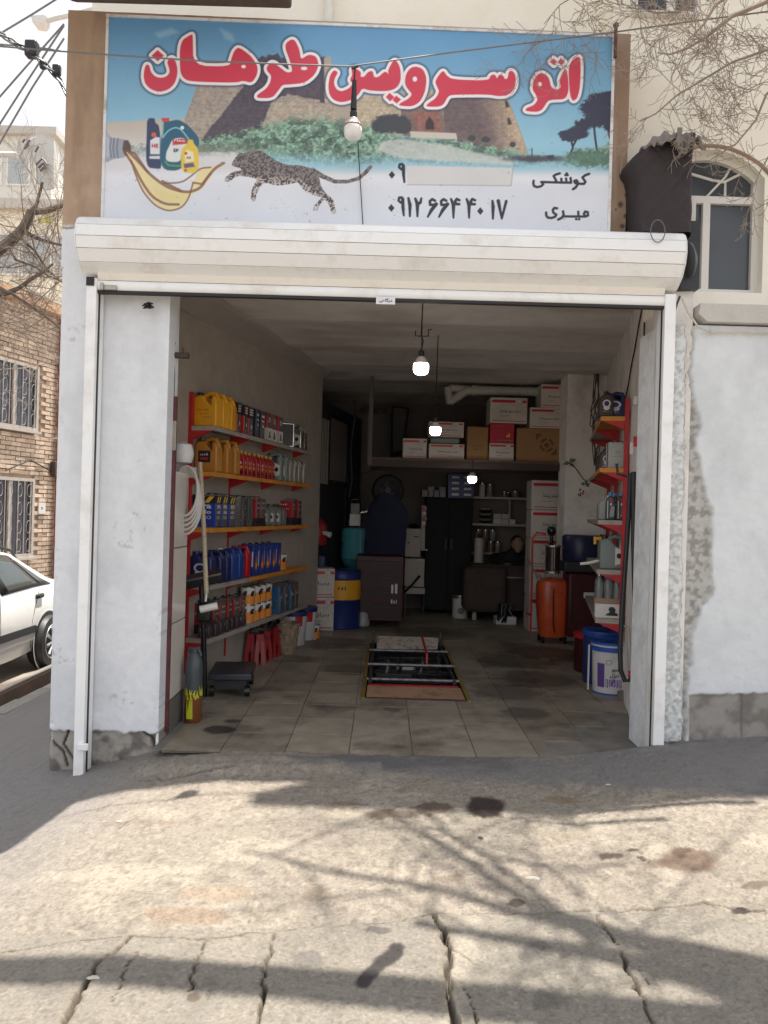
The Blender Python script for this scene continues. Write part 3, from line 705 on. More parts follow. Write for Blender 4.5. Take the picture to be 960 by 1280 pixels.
    # bottle neck and pouring oil
    q = lambda P: [(125+x/5.486, 130+y/5.486) for x, y in P]
    def fillp(c, P, col, a=1, s=1): return mixc(c, col, sstep(s, -s, poly_d(px, py, chaikin(q(P), 2 if len(P) > 7 else 0)))*a)
    def linep(c, P, col, wd, a=1): return mixc(c, col, sstep(wd/5.486+.4, wd/5.486-.5, line_d(px, py, chaikin(q(P), 2, False) if len(P) > 3 else q(P)))*a)
    c = fillp(c, [(30,150),(60,215),(90,235),(190,245),(218,300),(200,355),(150,372),(90,380),(30,415)], (158,164,178))
    c = fillp(c, [(30,170),(60,235),(80,260),(70,360),(30,380)], (190,196,208), .8)
    for x in (78, 100, 125): c = linep(c, [(x,240),(x-8,300),(x,368)], (112,116,130), 6, .8)
    c = fillp(c, [(165,252),(195,250),(215,290),(212,335),(190,358),(170,350),(155,310)], (92,72,66))
    body = [(170,325),(230,335),(262,400),(300,450),(380,510),(460,550),(560,590),(620,600),(640,535),(690,440),(740,440),(850,400),(845,420),(790,450),(740,540),(690,590),(630,620),(590,680),(540,725),(470,740),(400,710),(340,640),(280,570),(240,470),(215,390)]
    c = fillp(c, body, (236,214,150), .85)
    c = fillp(c, [(350,560),(400,580),(480,610),(580,615),(640,590),(600,660),(540,700),(470,690),(400,640)], (226,212,146), .8)
    c = fillp(c, [(300,470),(380,530),(440,570),(400,600),(330,560)], (230,216,160), .7)
    for L, wd in [([(170,330),(230,420),(290,540),(360,640),(450,690),(540,690)], 9), ([(200,330),(270,400),(330,470),(400,530),(480,580),(600,610),(690,580),(740,500),(790,440),(850,405)], 10),
                  ([(215,390),(250,500),(300,610),(380,700),(470,738),(560,715),(610,650),(640,540)], 6), ([(440,545),(560,540),(620,500),(690,440),(760,435)], 6),
                  ([(640,540),(700,550),(760,480)], 7), ([(430,530),(560,600)], 9), ([(180,320),(240,340),(330,470)], 8)]:
        c = linep(c, L, (120,78,62), wd, .75)
    c = mixc(c, (150,120,110), sstep(2.6, 1.6, np.hypot(px-278, py-204.5)))
    c = fillp(c, [(325,97),(378,97),(378,128),(412,150),(425,440),(400,446),(315,435),(322,200)], (52,62,96))
    c = fillp(c, [(345,250),(385,225),(412,230),(412,345),(345,345)], (222,224,230)); c = fillp(c, [(340,358),(412,355),(412,378),(340,376)], (214,218,228))
    c = mixc(c, (216,92,70), sstep(3.6, 2.6, np.hypot(px-192.5, py-168.5)))
    c = fillp(c, [(430,118),(480,118),(540,104),(600,140),(640,180),(680,230),(682,290),(560,460),(415,452),(418,240),(432,190)], (44,92,118))
    c = linep(c, [(432,230),(470,180),(520,158),(560,175),(610,240)], (120,196,210), 5); c = linep(c, [(436,120),(430,230)], (120,180,190), 5)
    c = fillp(c, [(422,96),(476,96),(476,120),(430,122)], (206,60,76))
    c = fillp(c, [(470,300),(500,235),(590,230),(600,290),(560,330),(555,400),(450,395),(455,330)], (222,226,226)); c = fillp(c, [(498,245),(590,235),(598,272),(500,282)], (206,64,66))
    c = mixc(c, (222,230,232), sstep(2.8, 2, np.hypot(px-228, py-159.5)))
    c = linep(c, [(450,395),(470,420),(548,425)], (88,150,90), 7)
    c = fillp(c, [(602,242),(640,242),(644,272),(678,305),(680,475),(556,472),(558,330),(566,300),(602,272)], (226,196,74))
    c = fillp(c, [(582,330),(600,312),(640,330),(648,390),(585,400)], (236,226,190)); c = fillp(c, [(575,412),(640,402),(652,430),(580,440)], (96,84,130))
    for (x, y) in [(590,338),(588,455)]: c = mixc(c, (200,84,60), sstep(2.4, 1.4, np.hypot(px-125-x/5.486, py-130-y/5.486)))
    # leopard
    q2 = lambda P: [(280+x/5.053, 180+y/5.053) for x, y in P]
    bodyL = q2([(48,128),(70,90),(92,62),(98,50),(112,58),(130,58),(190,40),(240,42),(280,70),(340,110),(400,130),(480,133),(550,150),(600,200),(610,260),(640,310),(690,350),(700,400),(710,430),(690,445),(675,420),(660,370),(620,335),(560,320),(510,295),(480,260),(470,240),(400,255),(330,262),(260,240),(230,270),(205,310),(200,350),(190,370),(172,355),(175,300),(190,260),(215,220),(150,205),(80,200),(40,235),(10,240),(5,215),(60,175),(105,170),(112,158),(100,150),(60,140)])
    far_leg = q2([(640,340),(600,390),(592,418),(565,420),(568,395),(612,345)])
    dl = np.minimum(poly_d(px, py, chaikin(bodyL, 1)), poly_d(px, py, far_leg))
    dt = stroke_d(px, py, q2([(560,165),(620,200),(700,235),(780,235),(850,215),(900,170),(925,140)]), [3.4,2.9,2.3,2.1,2.2,2.3,2])
    sp = vnoise(px*.62, py*.62, 5)*.6+vnoise(px*1.2, py*1.2, 6)*.4
    lc = np.array((150,138,134)); belly = np.clip((py-(180+np.interp((px-280)*5.053, [0,200,300,480,700], [150,180,190,200,330])/5.053))/12, 0, 1)
    base = lc*(1-belly[..., None]*.0) + belly[..., None]*np.array((50,50,48))
    spots = sstep(.42, .56, sp)[..., None]; cl = base*(1-spots)+np.array((62,54,56))*spots
    dark = sstep(.3, -.6, belly-.3)[..., None]*.45; cl = cl*(1-dark)+np.array((104,96,98))*dark
    al = sstep(.8, -.6, np.minimum(dl, dt))[..., None]; c = c*(1-al)+cl*al
    for X0, Y0 in [((5+30)/2, 225), (185, 362), (692, 432), (578, 410)]:
        c = mixc(c, (200,200,206), sstep(4.5, 1.5, np.hypot(px-280-X0/5.053, py-180-Y0/5.053))*al[..., 0]*.8)
    c = c*.95+np.array((222,224,228))*.05
    # ---- red title with white rim and dark shadow, traced letter by letter
    za = lambda P: [(150+x/3.31, 20+y/3.31) for x, y in P]
    zb = lambda P: [(430+x/2.909, 40+y/2.909) for x, y in P]
    solids = [chaikin(s_) if len(s_) > 5 else s_ for s_ in [za([(110,202),(103,222),(100,250),(106,280),(128,302),(162,314),(200,304),(226,280),(238,240),(236,205),(226,180),(214,172),(196,188),(206,215),(208,236),(194,252),(170,258),(146,252),(128,234),(121,205)]),
              za([(157,143),(181,164),(157,186),(134,164)]),
              za([(250,106),(298,74),(301,82),(303,205),(455,207),(462,175),(472,145),(488,126),(512,138),(545,165),(570,205),(566,240),(545,272),(510,262),(480,272),(292,269),(264,256),(250,228)]),
              za([(680,112),(718,84),(742,130),(747,176),(782,152),(812,160),(822,195),(806,235),(764,270),(700,277),(672,278),(652,306),(630,334),(568,335),(570,322),(606,298),(624,270),(628,240),(610,222),(608,205),(632,184),(662,208),(690,230),(716,226),(706,182)]),
              zb([(-36,132),(-22,140),(-34,160),(-38,182),(-28,204),(-8,212),(20,200),(34,180),(22,168),(32,150),(28,128),(44,126),(62,140),(58,156),(74,158),(88,138),(104,134),(108,158),(126,158),(150,134),(166,150),(160,132),(184,88),(204,118),(206,170),(190,196),(160,207),(96,206),(66,196),(52,222),(28,240),(-8,250),(-36,242),(-52,222),(-56,190),(-50,152)]),
              zb([(166,216),(182,230),(168,244),(154,230)]), zb([(190,226),(206,238),(192,252),(178,240)]),
              zb([(262,116),(288,126),(300,160),(294,208),(276,246),(246,263),(200,260),(206,252),(236,236),(250,218),(234,200),(222,180),(226,145),(242,122)]),
              zb([(360,128),(372,148),(394,163),(526,166),(534,146),(548,142),(556,160),(566,142),(578,146),(584,160),(596,158),(600,130),(612,128),(624,146),(622,190),(600,216),(566,222),(524,215),(400,217),(378,222),(358,262),(300,263),(304,254),(336,232),(348,206),(338,186),(332,168)]),
              zb([(722,134),(744,150),(752,188),(772,198),(790,190),(784,160),(796,130),(808,116),(814,150),(816,200),(804,230),(762,232),(740,236),(722,268),(704,279),(660,276),(664,266),(692,256),(706,234),(698,214),(686,196),(690,164),(704,140)]),
              zb([(762,80),(774,92),(763,103),(751,92)]), zb([(789,80),(801,92),(790,103),(778,92)]),
              zb([(816,100),(853,68),(860,90),(858,180),(848,226),(832,238),(822,212)])]]
    holes = [(za([(512,205)])[0], 3.4, 2.6), (za([(762,210)])[0], 4.8, 2.6), (zb([(258,162)])[0], 3.2, 3.8), (zb([(712,176)])[0], 3.0, 3.2)]
    d = np.minimum.reduce([poly_d(px, py, s) for s in solids])
    for (hx, hy), ra, rb in holes: d = np.maximum(d, -(np.hypot((px-hx)/ra, (py-hy)/rb)-1)*min(ra, rb))
    c = mixc(c, (48,58,92), sstep(8.5, 3.5, d)*.75)
    c = mixc(c, (240,236,238), sstep(4.6, 3.7, d)); c = mixc(c, (212,66,88), sstep(.9, -.1, d))
    # black digits and names
    z1 = lambda P: [(470+x/5.333, 190+y/5.333) for x, y in P]
    z2 = lambda P: [(650+x/7.385, 190+y/7.385) for x, y in P]
    D = []
    def nine(ox, oy): return [stroke_d(px, py, z1([(ox+12,oy-22),(ox-6,oy-20),(ox-10,oy),(ox+6,oy+14),(ox+20,oy+4),(ox+18,oy-14),(ox+10,oy-22)]), 1.35), stroke_d(px, py, z1([(ox+18,oy-10),(ox+20,oy+50),(ox+25,oy+100)]), [1.9,1.8,1.1])]
    def six(ox): return [stroke_d(px, py, z1([(ox+48,322),(ox+30,312),(ox+14,325),(ox+16,350),(ox+40,350),(ox+56,345)]), 1.5), stroke_d(px, py, z1([(ox+56,345),(ox+25,385),(ox,432)]), [2.1,2,1.0])]
    def four(ox): return [stroke_d(px, py, z1([(ox,310),(ox+16,350),(ox+16,438)]), [1.2,2.2,1.0]), stroke_d(px, py, z1([(ox+55,318),(ox+38,310),(ox+28,325),(ox+34,345),(ox+54,345)]), 1.5)]
    for dx, dy in [(106,147),(102,372),(695,392)]: D.append(poly_d(px, py, z1([(dx,dy-25),(dx+20,dy),(dx,dy+25),(dx-20,dy)])))
    D += nine(164, 96) + nine(160, 322) + six(345) + six(420) + four(500) + four(604)
    D += [stroke_d(px, py, z1([(216,305),(226,350),(226,428)]), [1.3,2.1,1.1]), stroke_d(px, py, z1([(776,322),(780,360),(779,444)]), [1.3,2.1,1.1])]
    D += [stroke_d(px, py, z1([(262,308),(276,345),(276,428)]), [1.3,2.3,1.1]), stroke_d(px, py, z1([(276,345),(296,335),(302,306)]), [2,1.6,1.1])]
    D += [stroke_d(px, py, z1([(815,322),(838,442)]), [2.1,1.1]), stroke_d(px, py, z1([(868,324),(838,442)]), [1.6,1.2])]
    for L, r in [([(125,255),(122,280),(130,305),(158,315),(195,306),(214,286),(196,266),(215,266),(320,270)], 1.35), ([(320,270),(334,255),(310,210),(330,195),(366,184)], 1.35),
                 ([(325,270),(470,272),(466,228)], 1.35), ([(380,235),(384,270)], 1.3), ([(424,232),(428,270)], 1.3), ([(500,256),(520,248),(530,266),(510,278),(500,262)], 1.3),
                 ([(530,262),(530,290),(512,318),(488,334)], 1.4), ([(540,282),(588,284),(602,264),(575,222),(600,202),(636,188)], 1.4),
                 ([(240,556),(242,586),(256,604),(290,608),(322,596),(334,576),(306,556),(302,530),(318,512),(340,516)], 1.4), ([(396,545),(402,580),(384,606),(352,622)], 1.4),
                 ([(400,592),(600,594),(626,584),(624,552),(600,546),(588,568),(600,590)], 1.35), ([(536,548),(538,590)], 1.3)]:
        D.append(stroke_d(px, py, z2(L), r))
    for x, y, r in [(420,200,1.5),(438,200,1.5),(430,184,1.4),(518,618,1.5),(544,618,1.5)]: hx, hy = z2([(x, y)])[0]; D.append(np.hypot(px-hx, py-hy)-r)
    c = mixc(c, (46,46,60), sstep(.7, -.3, np.minimum.reduce(D)))
    # flies and grime
    c = mixc(c, (120,116,116), sstep(.90, .95, vnoise(px*.45, py*.45, 77))*sstep(.6, .7, vnoise(px*.05, py*.05, 78))*.4)
    c = c*(1+(fbm(px*.02, py*.02, 80, 3)-.5)[..., None]*.05)
    c = c + (px < 0)[..., None]*0
    return np.clip(c, 0, 255)
SGX0, SGX1, SGZ0, SGZ1, SGY = -1.70, 1.272, 3.065, 4.262, 4.505
sign = thing('shop_sign', 'wide sign with red Persian title, castle, leaping leopard and poured oil above the shutter', 'shop sign', ((SGX0+SGX1)/2, SGY, SGZ0))
sx = np.linspace(SGX0+.008, SGX1-.008, 930); sz = np.linspace(SGZ0+.008, SGZ1-.008, 385)
A, B = np.meshgrid(sx, sz); ppx, ppy = PX(A, np.full(A.shape, SGY), B)
cc = paint_sign(ppx, ppy)
wv = (fbm(A*1.5, B*1.5, 7, 3)-.5)*.006
m_print = M('sign_print', attr='Col', rough=.38, var=.01, scale=3)
sp_ = grid_mesh('sign_print', sx-(SGX0+SGX1)/2, sz-SGZ0, lambda a, b: wv-.004, lin_np(cc), m_print, vertical=True)
sp_.parent = sign
for v in sp_.data.vertices: v.co.z -= .038*(v.co.x/3+.5)*(v.co.z/1.2)
q = MB(); hw_ = (SGX1-SGX0)/2; H_ = SGZ1-SGZ0
q.box(-hw_, hw_, .004, .05, 0, H_)
for bx in [(-hw_-.004, -hw_+.012, -.012, H_+.004), (hw_-.012, hw_+.004, -.012, H_+.004)]: q.box(bx[0], bx[1], -.012, .05, bx[2], bx[3])
q.box(-hw_+.012, hw_-.012, -.0115, .049, -.012, .010); q.box(-hw_+.012, hw_-.012, -.0115, .049, H_-.010, H_+.004)
q.build('sign_frame', M('sign_edge', lin(222,222,224), rough=.45, var=.05, dirt=lin(150,120,90), dirt_amt=.7, dirt_scale=9), sign)
for v in bpy.data.objects['sign_frame'].data.vertices: v.co.z -= .038*(v.co.x/3+.5)*(v.co.z/1.2)
q = MB()
for tx_, x_, y_, w_, h_, mi_ in [('HE', 380, 290, 44, 26, 0), ('EP', 525, 322, 34, 22, 1), ('MAG', 548, 258, 70, 14, 2), ('A5', 610, 372, 30, 14, 1)]:
    p_ = W(125+x_/5.486, 130+y_/5.486, SGY); q.mi = mi_; put_text(q, tx_, p_[0]-(SGX0+SGX1)/2, p_[2]-SGZ0, w_/5.486*SGY/961, h_/5.486*SGY/961, -.0095, bold=.02)
q.build('small_print', [M('print_red', lin(196,60,66)), M('print_navy', lin(50,60,96)), M('print_white', lin(230,230,232))], sign)
q = MB(); a_, b_2 = W(447, 172, SGY-.02), W(454, 287, SGY-.02)
q.tube([(a_[0]-(SGX0+SGX1)/2, -.018, a_[2]-SGZ0), (b_2[0]-(SGX0+SGX1)/2, -.018, b_2[2]-SGZ0)], .0028, 5)
q.build('tie_wire', M('black_wire', lin(34,32,34), rough=.5), sign)
q = MB(); q.box(-hw_, hw_, -.02, .05, -.05, -.016); q.build('bottom_rail', M('brown_rail', lin(110,84,66), rough=.8, bump=.003), sign)

# ================================================================ ROLLING SHUTTER
m_sh = M('shutter_white', lin(240,240,240), rough=.38, var=.03, scale=4, dirt=lin(196,186,172), dirt_amt=.45, dirt_scale=4, bump=.0006, bscale=30)
m_slat = M('slat_cream', lin(232,226,216), rough=.42, var=.04, scale=5, dirt=lin(176,158,136), dirt_amt=.3, dirt_scale=5)
m_dark = M('black_rubber', lin(36,34,34), rough=.6)
sh = thing('rolling_shutter', 'white metal rolling shutter drawn up into its long housing across the garage opening', 'rolling shutter', (0, 4.5, 0))
prof = [(4.515,3.035),(4.40,3.035),(4.345,3.012),(4.318,2.968),(4.312,2.905),(4.330,2.842),(4.372,2.780),(4.45,2.732),(4.515,2.732)]
SX0, SX1 = -1.775, 1.655
for k in range(len(prof)-1):
    a, b = prof[k], prof[k+1]; d = Vector((b[0]-a[0], b[1]-a[1])); L = d.length; d.normalize(); nn = Vector((d.y, -d.x))
    e = .0009; q = MB(); A0 = (a[0]+d.x*e, a[1]+d.y*e); B0 = (b[0]-d.x*e, b[1]-d.y*e); th = .006
    pf = [A0, B0, (B0[0]-nn.x*-th, B0[1]-nn.y*-th), (A0[0]-nn.x*-th, A0[1]-nn.y*-th)]
    n = 4; vs = [(x, p[0]-4.5, p[1]) for x in (SX0+.004, SX1-.004) for p in pf]
    q.add(vs, [(0,1,2,3),(7,6,5,4),(0,4,5,1),(1,5,6,2),(2,6,7,3),(3,7,4,0)])
    q.build('housing_panel', m_sh, sh)
for x, xx in ((SX0, -.006), (SX1, .006)):
    q = MB(); vs = [(x, p[0]-4.5, p[1]) for p in prof]+[(x+xx, p[0]-4.5, p[1]) for p in prof]; n = len(prof)
    q.add(vs, [tuple(range(n)), tuple(range(2*n-1, n-1, -1))]+[(i, (i+1) % n, (i+1) % n+n, i+n) for i in range(n)]); q.build('end_cap', m_sh, sh)
# visible slats of the curtain
for k, (z0, z1) in enumerate([(2.695, 2.78), (2.637, 2.692)]):
    q = MB(); n = 6
    pts = [(.012*math.cos(PI*(t/n-.5))*-1, z0+(z1-z0)*t/n) for t in range(n+1)]
    vs = [(x, -.055+p[0], p[1]) for x in (-1.69, 1.585) for p in pts]+[(x, -.035, p[1]) for x in (-1.69, 1.585) for p in pts]
    m_ = n+1
    fs = [(i+1, i, i+m_, i+m_+1) for i in range(n)] + [(i+2*m_, i+1+2*m_, i+1+3*m_, i+3*m_) for i in range(n)]
    q.add(vs, fs); q.build('slat', m_slat if k == 0 else m_sh, sh, smooth=True)
q = MB(); q.box(-1.69, 1.585, -.062, -.03, 2.617, 2.636); q.build('bottom_bar', m_dark, sh, bevel=.003)
# guides with slot
for x0, x1, zb_, name in ((-1.748, -1.69, -.19, 'l'), (1.585, 1.648, .055, 'r')):
    q = MB(); inner = x1 if name == 'l' else x0
    q.box(x0, x1, -.075, -.068, zb_, 2.70); q.box(x0, x0+.006, -.067, .05, zb_, 2.70); q.box(x1-.006, x1, -.067, -.038, zb_, 2.70); q.box(x1-.006, x1, -.014, .05, zb_, 2.70)
    q.build('guide_rail', m_sh, sh, bevel=.002)
    q = MB(); q.box((x1-.004 if name == 'l' else x0-.002), (x1+.002 if name == 'l' else x0+.004), -.037, -.015, zb_, 2.66)
    q.build('guide_slot', m_dark, sh)
q = MB(); q.box(-1.748, -1.748+.045, -.082, -.077, 2.655, 2.705); q.build('rail_foot', M('black_bracket', lin(50,46,44), rough=.5, metal=.5), sh)
q = MB(); p = W(100, 935, 4.42); q.box(p[0]-.012, p[0]+.05, -.095, -.076, p[2]-.012, p[2]+.028); q.build('rail_clamp', m_sh, sh, bevel=.005)
q = MB(); p = W(136, 359, 4.42); q.box(p[0]-.048, p[0]+.042, -.075, -.062, p[2]-.014, p[2]+.016); q.box(p[0]-.05, p[0]-.03, -.088, -.076, p[2]-.018, p[2]+.026)
q.build('lock_bracket', M('zinc_bracket', lin(168,160,148), rough=.35, metal=.7), sh, bevel=.004)
q = MB(); p = W(482, 375, 4.42); q.box(p[0]-.055, p[0]+.055, -.0705, -.068, p[2]-.022, p[2]+.022)
st = q.build('sticker', M('sticker_white', lin(225,225,228), rough=.4), sh, bevel=.001)
q = MB(); put_text(q, 'درگاهی', p[0], p[2], .078, .026, -.0715, fa=True, bold=.03); q.build('sticker_print', M('ink_blue_grey', lin(60,60,84), rough=.5), st)
q = MB(); p = W(184, 377, 4.47)
rr_ = random.Random(3)
for k in range(14):
    q.tube([(p[0], -.01, p[2]), (p[0]+rr_.uniform(-.03, .03), -.02+rr_.uniform(-.02, .02), p[2]-rr_.uniform(.0, .035)), (p[0]+rr_.uniform(-.035, .035), -.01, p[2]-rr_.uniform(.0, .04))], .004, 4)
tag(q.build('wire_tangle', M('black_wire')), 'small black tangle of old wire hanging under the left end of the shutter', 'wire').location = (0, 4.5, 0)

# ================================================================ WALL RACKS
m_red = M('rack_red', lin(186,40,44), rough=.45, dirt=lin(110,34,34), dirt_amt=.5, dirt_scale=9, var=.08)
m_shelf_o = M('shelf_orange', lin(214,142,52), rough=.5, dirt=lin(140,92,44), dirt_amt=.5, dirt_scale=9)
m_shelf_g = M('shelf_grey', lin(168,160,152), rough=.45, dirt=lin(110,100,92), dirt_amt=.5, dirt_scale=9)
def rack(label, origin, rotz, x0, x1, depth, shelves, posts, z0, z1, mirror=False):
    t = thing('wall_rack', label, 'shelf rack', origin, rotz)
    for xp in posts:
        q = MB(); q.box(xp-.02, xp+.02, -.045, -.012, z0, z1); q.build('upright', m_red, t)
    for z, mats in shelves:
        n = len(mats); L = (x1-x0)/n
        for k, mt in enumerate(mats):
            q = MB(); a, b = x0+k*L+.002, x0+(k+1)*L-.002
            q.box(a, b, -depth, -.012, z-.012, z); q.box(a, b, -depth-.003, -depth, z-.034, z); q.box(a, a+.003, -depth, -.02, z-.034, z-.012) if k == 0 else q
            q.box(b-.003, b, -depth, -.02, z-.034, z-.012) if k == n-1 else q
            q.build('shelf', mt, t)
        for xp in posts:
            q = MB(); pl = [(-.046, z-.013), (-depth+.015, z-.013), (-depth+.015, z-.035), (-.046, z-.10)]
            for sx_ in (-.016, .014):
                q.add([(xp+sx_, p[0], p[1]) for p in pl]+[(xp+sx_+.002, p[0], p[1]) for p in pl], [(0,1,2,3),(7,6,5,4),(0,4,5,1),(1,5,6,2),(2,6,7,3),(3,7,4,0)])
            q.build('bracket', m_red, t)
    return t
LA = math.atan2(.977, .2135); uL = Vector((.2135, .977)); nL = Vector((.977, -.2135))
LO = Vector((wl(5.95), 5.95))
Lr = rack('long red steel rack with orange and grey shelves full of oil along the left wall', (LO.x, LO.y, 0), LA, -.04, 2.40, .23,
     [(2.02, [m_shelf_g]*3), (1.67, [m_shelf_o]*3), (1.24, [m_shelf_o]*3), (.80, [m_shelf_g, m_shelf_o, m_shelf_o]), (.39, [m_shelf_g]*3)], [-.02, .70, 1.38, 2.18], .12, 2.28)
RA = math.atan2(-.9773, -.2117); uR = Vector((.2117, .9773)); nR = Vector((-.9773, .2117))
RO = Vector((wr(5.95), 5.95))
Rr = rack('narrow red rack of grey topped shelves on the right wall behind the hanging hoses', (RO.x, RO.y, 0), RA, -1.75, .03, .22,
     [(2.19, [m_shelf_g, m_shelf_o]), (1.79, [m_shelf_g, m_shelf_o]), (1.385, [m_shelf_g]*2), (1.0, [m_shelf_g]*2), (.62, [m_shelf_g]*2)], [.01, -.85, -1.70], .45, 2.33)
def Lp(s, d, z):  # place on left rack: s along, d out from wall
    p = LO + uL*s + nL*d; return (p.x, p.y, z+.001)
def Rp(s, d, z):
    p = RO + uR*s + nR*d; return (p.x, p.y, z+.001)
LROT = LA-PI/2; RROT = RA+PI/2

# ---- container kinds (front faces -y, base at z=0)
def C(n, *rgb, **k): return MATS[n] if n in MATS else M(n, lin(*rgb), rough=k.pop('rough', .38), var=.05, rnd=.06, **k)
m_black = C('black_plastic', 34,33,36); m_whitep = C('white_label', 214,212,208); m_gold = C('gold_cap', 196,150,60); m_steel = M('tin_steel', lin(188,186,182), rough=.25, metal=.85, var=.08)
m_redlab = C('red_label', 190,40,50); m_inkd = C('dark_ink', 40,38,44); m_yellab = C('yellow_label', 228,190,60); m_cyan = C('cyan_label', 80,150,200)
def jug(w_, h, t, mb_, mcap, deco, kind='oil_jug'):
    def mk():
        o = thing(kind, '', 'oil jug')
        q = MB(); hw = w_/2
        q.prism([(-hw,0),(hw,0),(hw,h*.70),(hw*.86,h*.86),(hw*.55,h*.90),(hw*.50,h*.62),(hw*.10,h*.74),(-hw*.15,h*.88),(-hw*.45,h*.91),(-hw*.9,h*.86),(-hw,h*.74)], -t/2, t/2)
        q.build('body', mb_, o, bevel=.012, seg=2)
        q = MB(); q.tube([(hw*.80,0,h*.60),(hw*.86,0,h*.80),(hw*.66,0,h*.95),(hw*.2,0,h*.97),(-hw*.3,0,h*.88)], [t*.17,t*.18,t*.18,t*.17,t*.15], 8); q.build('handle', mb_, o, smooth=True)
        q = MB(); q.lathe([(.021,h*.88),(.021,h*.93),(.026,h*.932),(.026,h*1.0),(.022,h*1.005)], (-hw*.62,0,0), 14); q.build('cap', mcap, o, smooth=True)
        if deco: deco(o, w_, h, -t/2-.0012)
        return o
    return mk
def tin(w_, h, t, mfront, mside, deco, kind='oil_tin', handle=True):
    def mk():
        o = thing(kind, '', 'oil tin')
        q = MB(); q.box(-w_/2, w_/2, -t/2, t/2, .004, h-.004); q.build('body', mfront, o, bevel=.006)
        q = MB()
        for z in (0, h-.006): q.box(-w_/2-.0025, w_/2+.0025, -t/2-.0025, t/2+.0025, z, z+.006)
        q.box(w_/2+.0005, w_/2+.002, -t/2+.012, t/2-.012, .01, h-.01); q.box(-w_/2-.002, -w_/2-.0005, -t/2+.012, t/2-.012, .01, h-.01)
        q.build('rim', mside, o)
        q = MB(); q.lathe([(.018,h),(.018,h+.012),(.014,h+.014)], (-w_*.28,0,0), 12); q.build('cap', m_black, o)
        if handle:
            q = MB(); q.tube([(.0,0,h),(.004,0,h+.013),(w_*.3,0,h+.013),(w_*.34,0,h)], .0035, 6); q.build('handle', m_black, o)
        if deco: deco(o, w_, h, -t/2-.0012)
        return o
    return mk
def bottle(w_, h, t, mb_, mcap, deco, kind='oil_bottle'):
    def mk():
        o = thing(kind, '', 'oil bottle'); hw = w_/2
        q = MB(); q.prism([(-hw,0),(hw,0),(hw,h*.66),(hw*.75,h*.78),(hw*.34,h*.88),(-hw*.34,h*.88),(-hw*.75,h*.78),(-hw,h*.66)], -t/2, t/2); q.build('body', mb_, o, bevel=.009)
        q = MB(); q.lathe([(.014,h*.86),(.014,h*.91),(.018,h*.912),(.018,h)], (0,0,0), 12); q.build('cap', mcap, o, smooth=True)
        if deco: deco(o, w_, h, -t/2-.0012)
        return o
    return mk
def decal(fn, side=False):
    """flat print made of coloured patches; fn adds them to a mesh builder"""
    mats = [m_whitep, m_redlab, m_inkd, m_yellab, m_cyan, m_steel, C('orange_label', 224,116,50), C('navy_label', 34,44,110), C('green_label', 70,140,80)]
    def d(o, w_, h, y):
        q = MB(); fn(q, w_, h, y)
        if side: q.at(Matrix.Rotation(PI/2, 4, 'Z')); fn(q, abs(y)*1.9, h, -w_/2-.0035)
        q.build('print', mats, o)
    return d
def pr(q, mi, x0, x1, z0, z1, y): q.at(mi=mi).add([(x0,y,z0),(x1,y,z0),(x1,y,z1),(x0,y,z1)], [(0,1,2,3)])
def scribble(q, mi, x, z, w_, n, hgt, y, seed=1):
    r = random.Random(seed); q.at(mi=mi)
    for k in range(n):
        xx = x-w_/2+w_*k/n; ww = w_/n*.7
        pr(q, mi, xx, xx+ww*r.uniform(.5, 1), z, z+hgt*r.uniform(.5, 1), y)
def oval(q, mi, cx, cz, rx, rz, y, n=16):
    q.at(mi=mi).add([(cx+rx*math.cos(2*PI*k/n), y, cz+rz*math.sin(2*PI*k/n)) for k in range(n)], [tuple(range(n))])
def deco_yellow(q, w_, h, y):
    q.at(mi=1); put_text(q, 'Speedy', -.01, h*.48, w_*.5, h*.07, y, bold=.01); scribble(q, 1, 0, h*.36, w_*.34, 4, h*.03, y, 2); scribble(q, 7, .03, h*.26, w_*.36, 5, h*.035, y, 3)
def deco_amber(q, w_, h, y): pr(q, 2, -w_*.32, w_*.22, h*.28, h*.62, y); scribble(q, 0, -.01, h*.48, w_*.35, 4, h*.07, y-.0005, 4); pr(q, 1, -w_*.25, w_*.12, h*.36, h*.42, y-.0005)
def deco_rb(q, w_, h, y):
    pr(q, 2, -w_*.5, w_*.5, h*.62, h*.97, y)
    for k in range(3): pr(q, 0, -w_*.36, w_*.34, h*(.70+.085*k), h*(.75+.085*k), y-.0005)
    oval(q, 0, w_*.1, h*.32, w_*.12, h*.07, y); pr(q, 5, w_*.0, w_*.16, h*.06, h*.2, y)
def deco_navyt(q, w_, h, y):
    pr(q, 0, -w_*.3, w_*.3, h*.76, h*.84, y); pr(q, 0, -w_*.3, w_*.25, h*.6, h*.66, y); oval(q, 0, 0, h*.45, w_*.2, h*.06, y); scribble(q, 4, 0, h*.28, w_*.5, 4, h*.05, y, 6); pr(q, 5, w_*.05, w_*.2, h*.04, h*.16, y)
def deco_rw(q, w_, h, y):
    pr(q, 0, -w_*.5, w_*.5, h*.03, h*.46, y); oval(q, 0, 0, h*.76, w_*.22, h*.09, y); oval(q, 2, 0, h*.76, w_*.12, h*.05, y-.0005)
    q.at(mi=5).add([(-w_*.3,y-.0005,h*.1),(w_*.3,y-.0005,h*.1),(0,y-.0005,h*.4)], [(0,1,2)]); scribble(q, 2, 0, h*.3, w_*.6, 5, h*.04, y-.001, 7)
def deco_redb(q, w_, h, y): pr(q, 3, -w_*.3, w_*.3, h*.30, h*.40, y); oval(q, 0, 0, h*.52, w_*.25, h*.06, y); pr(q, 2, -w_*.4, w_*.4, h*.1, h*.2, y)
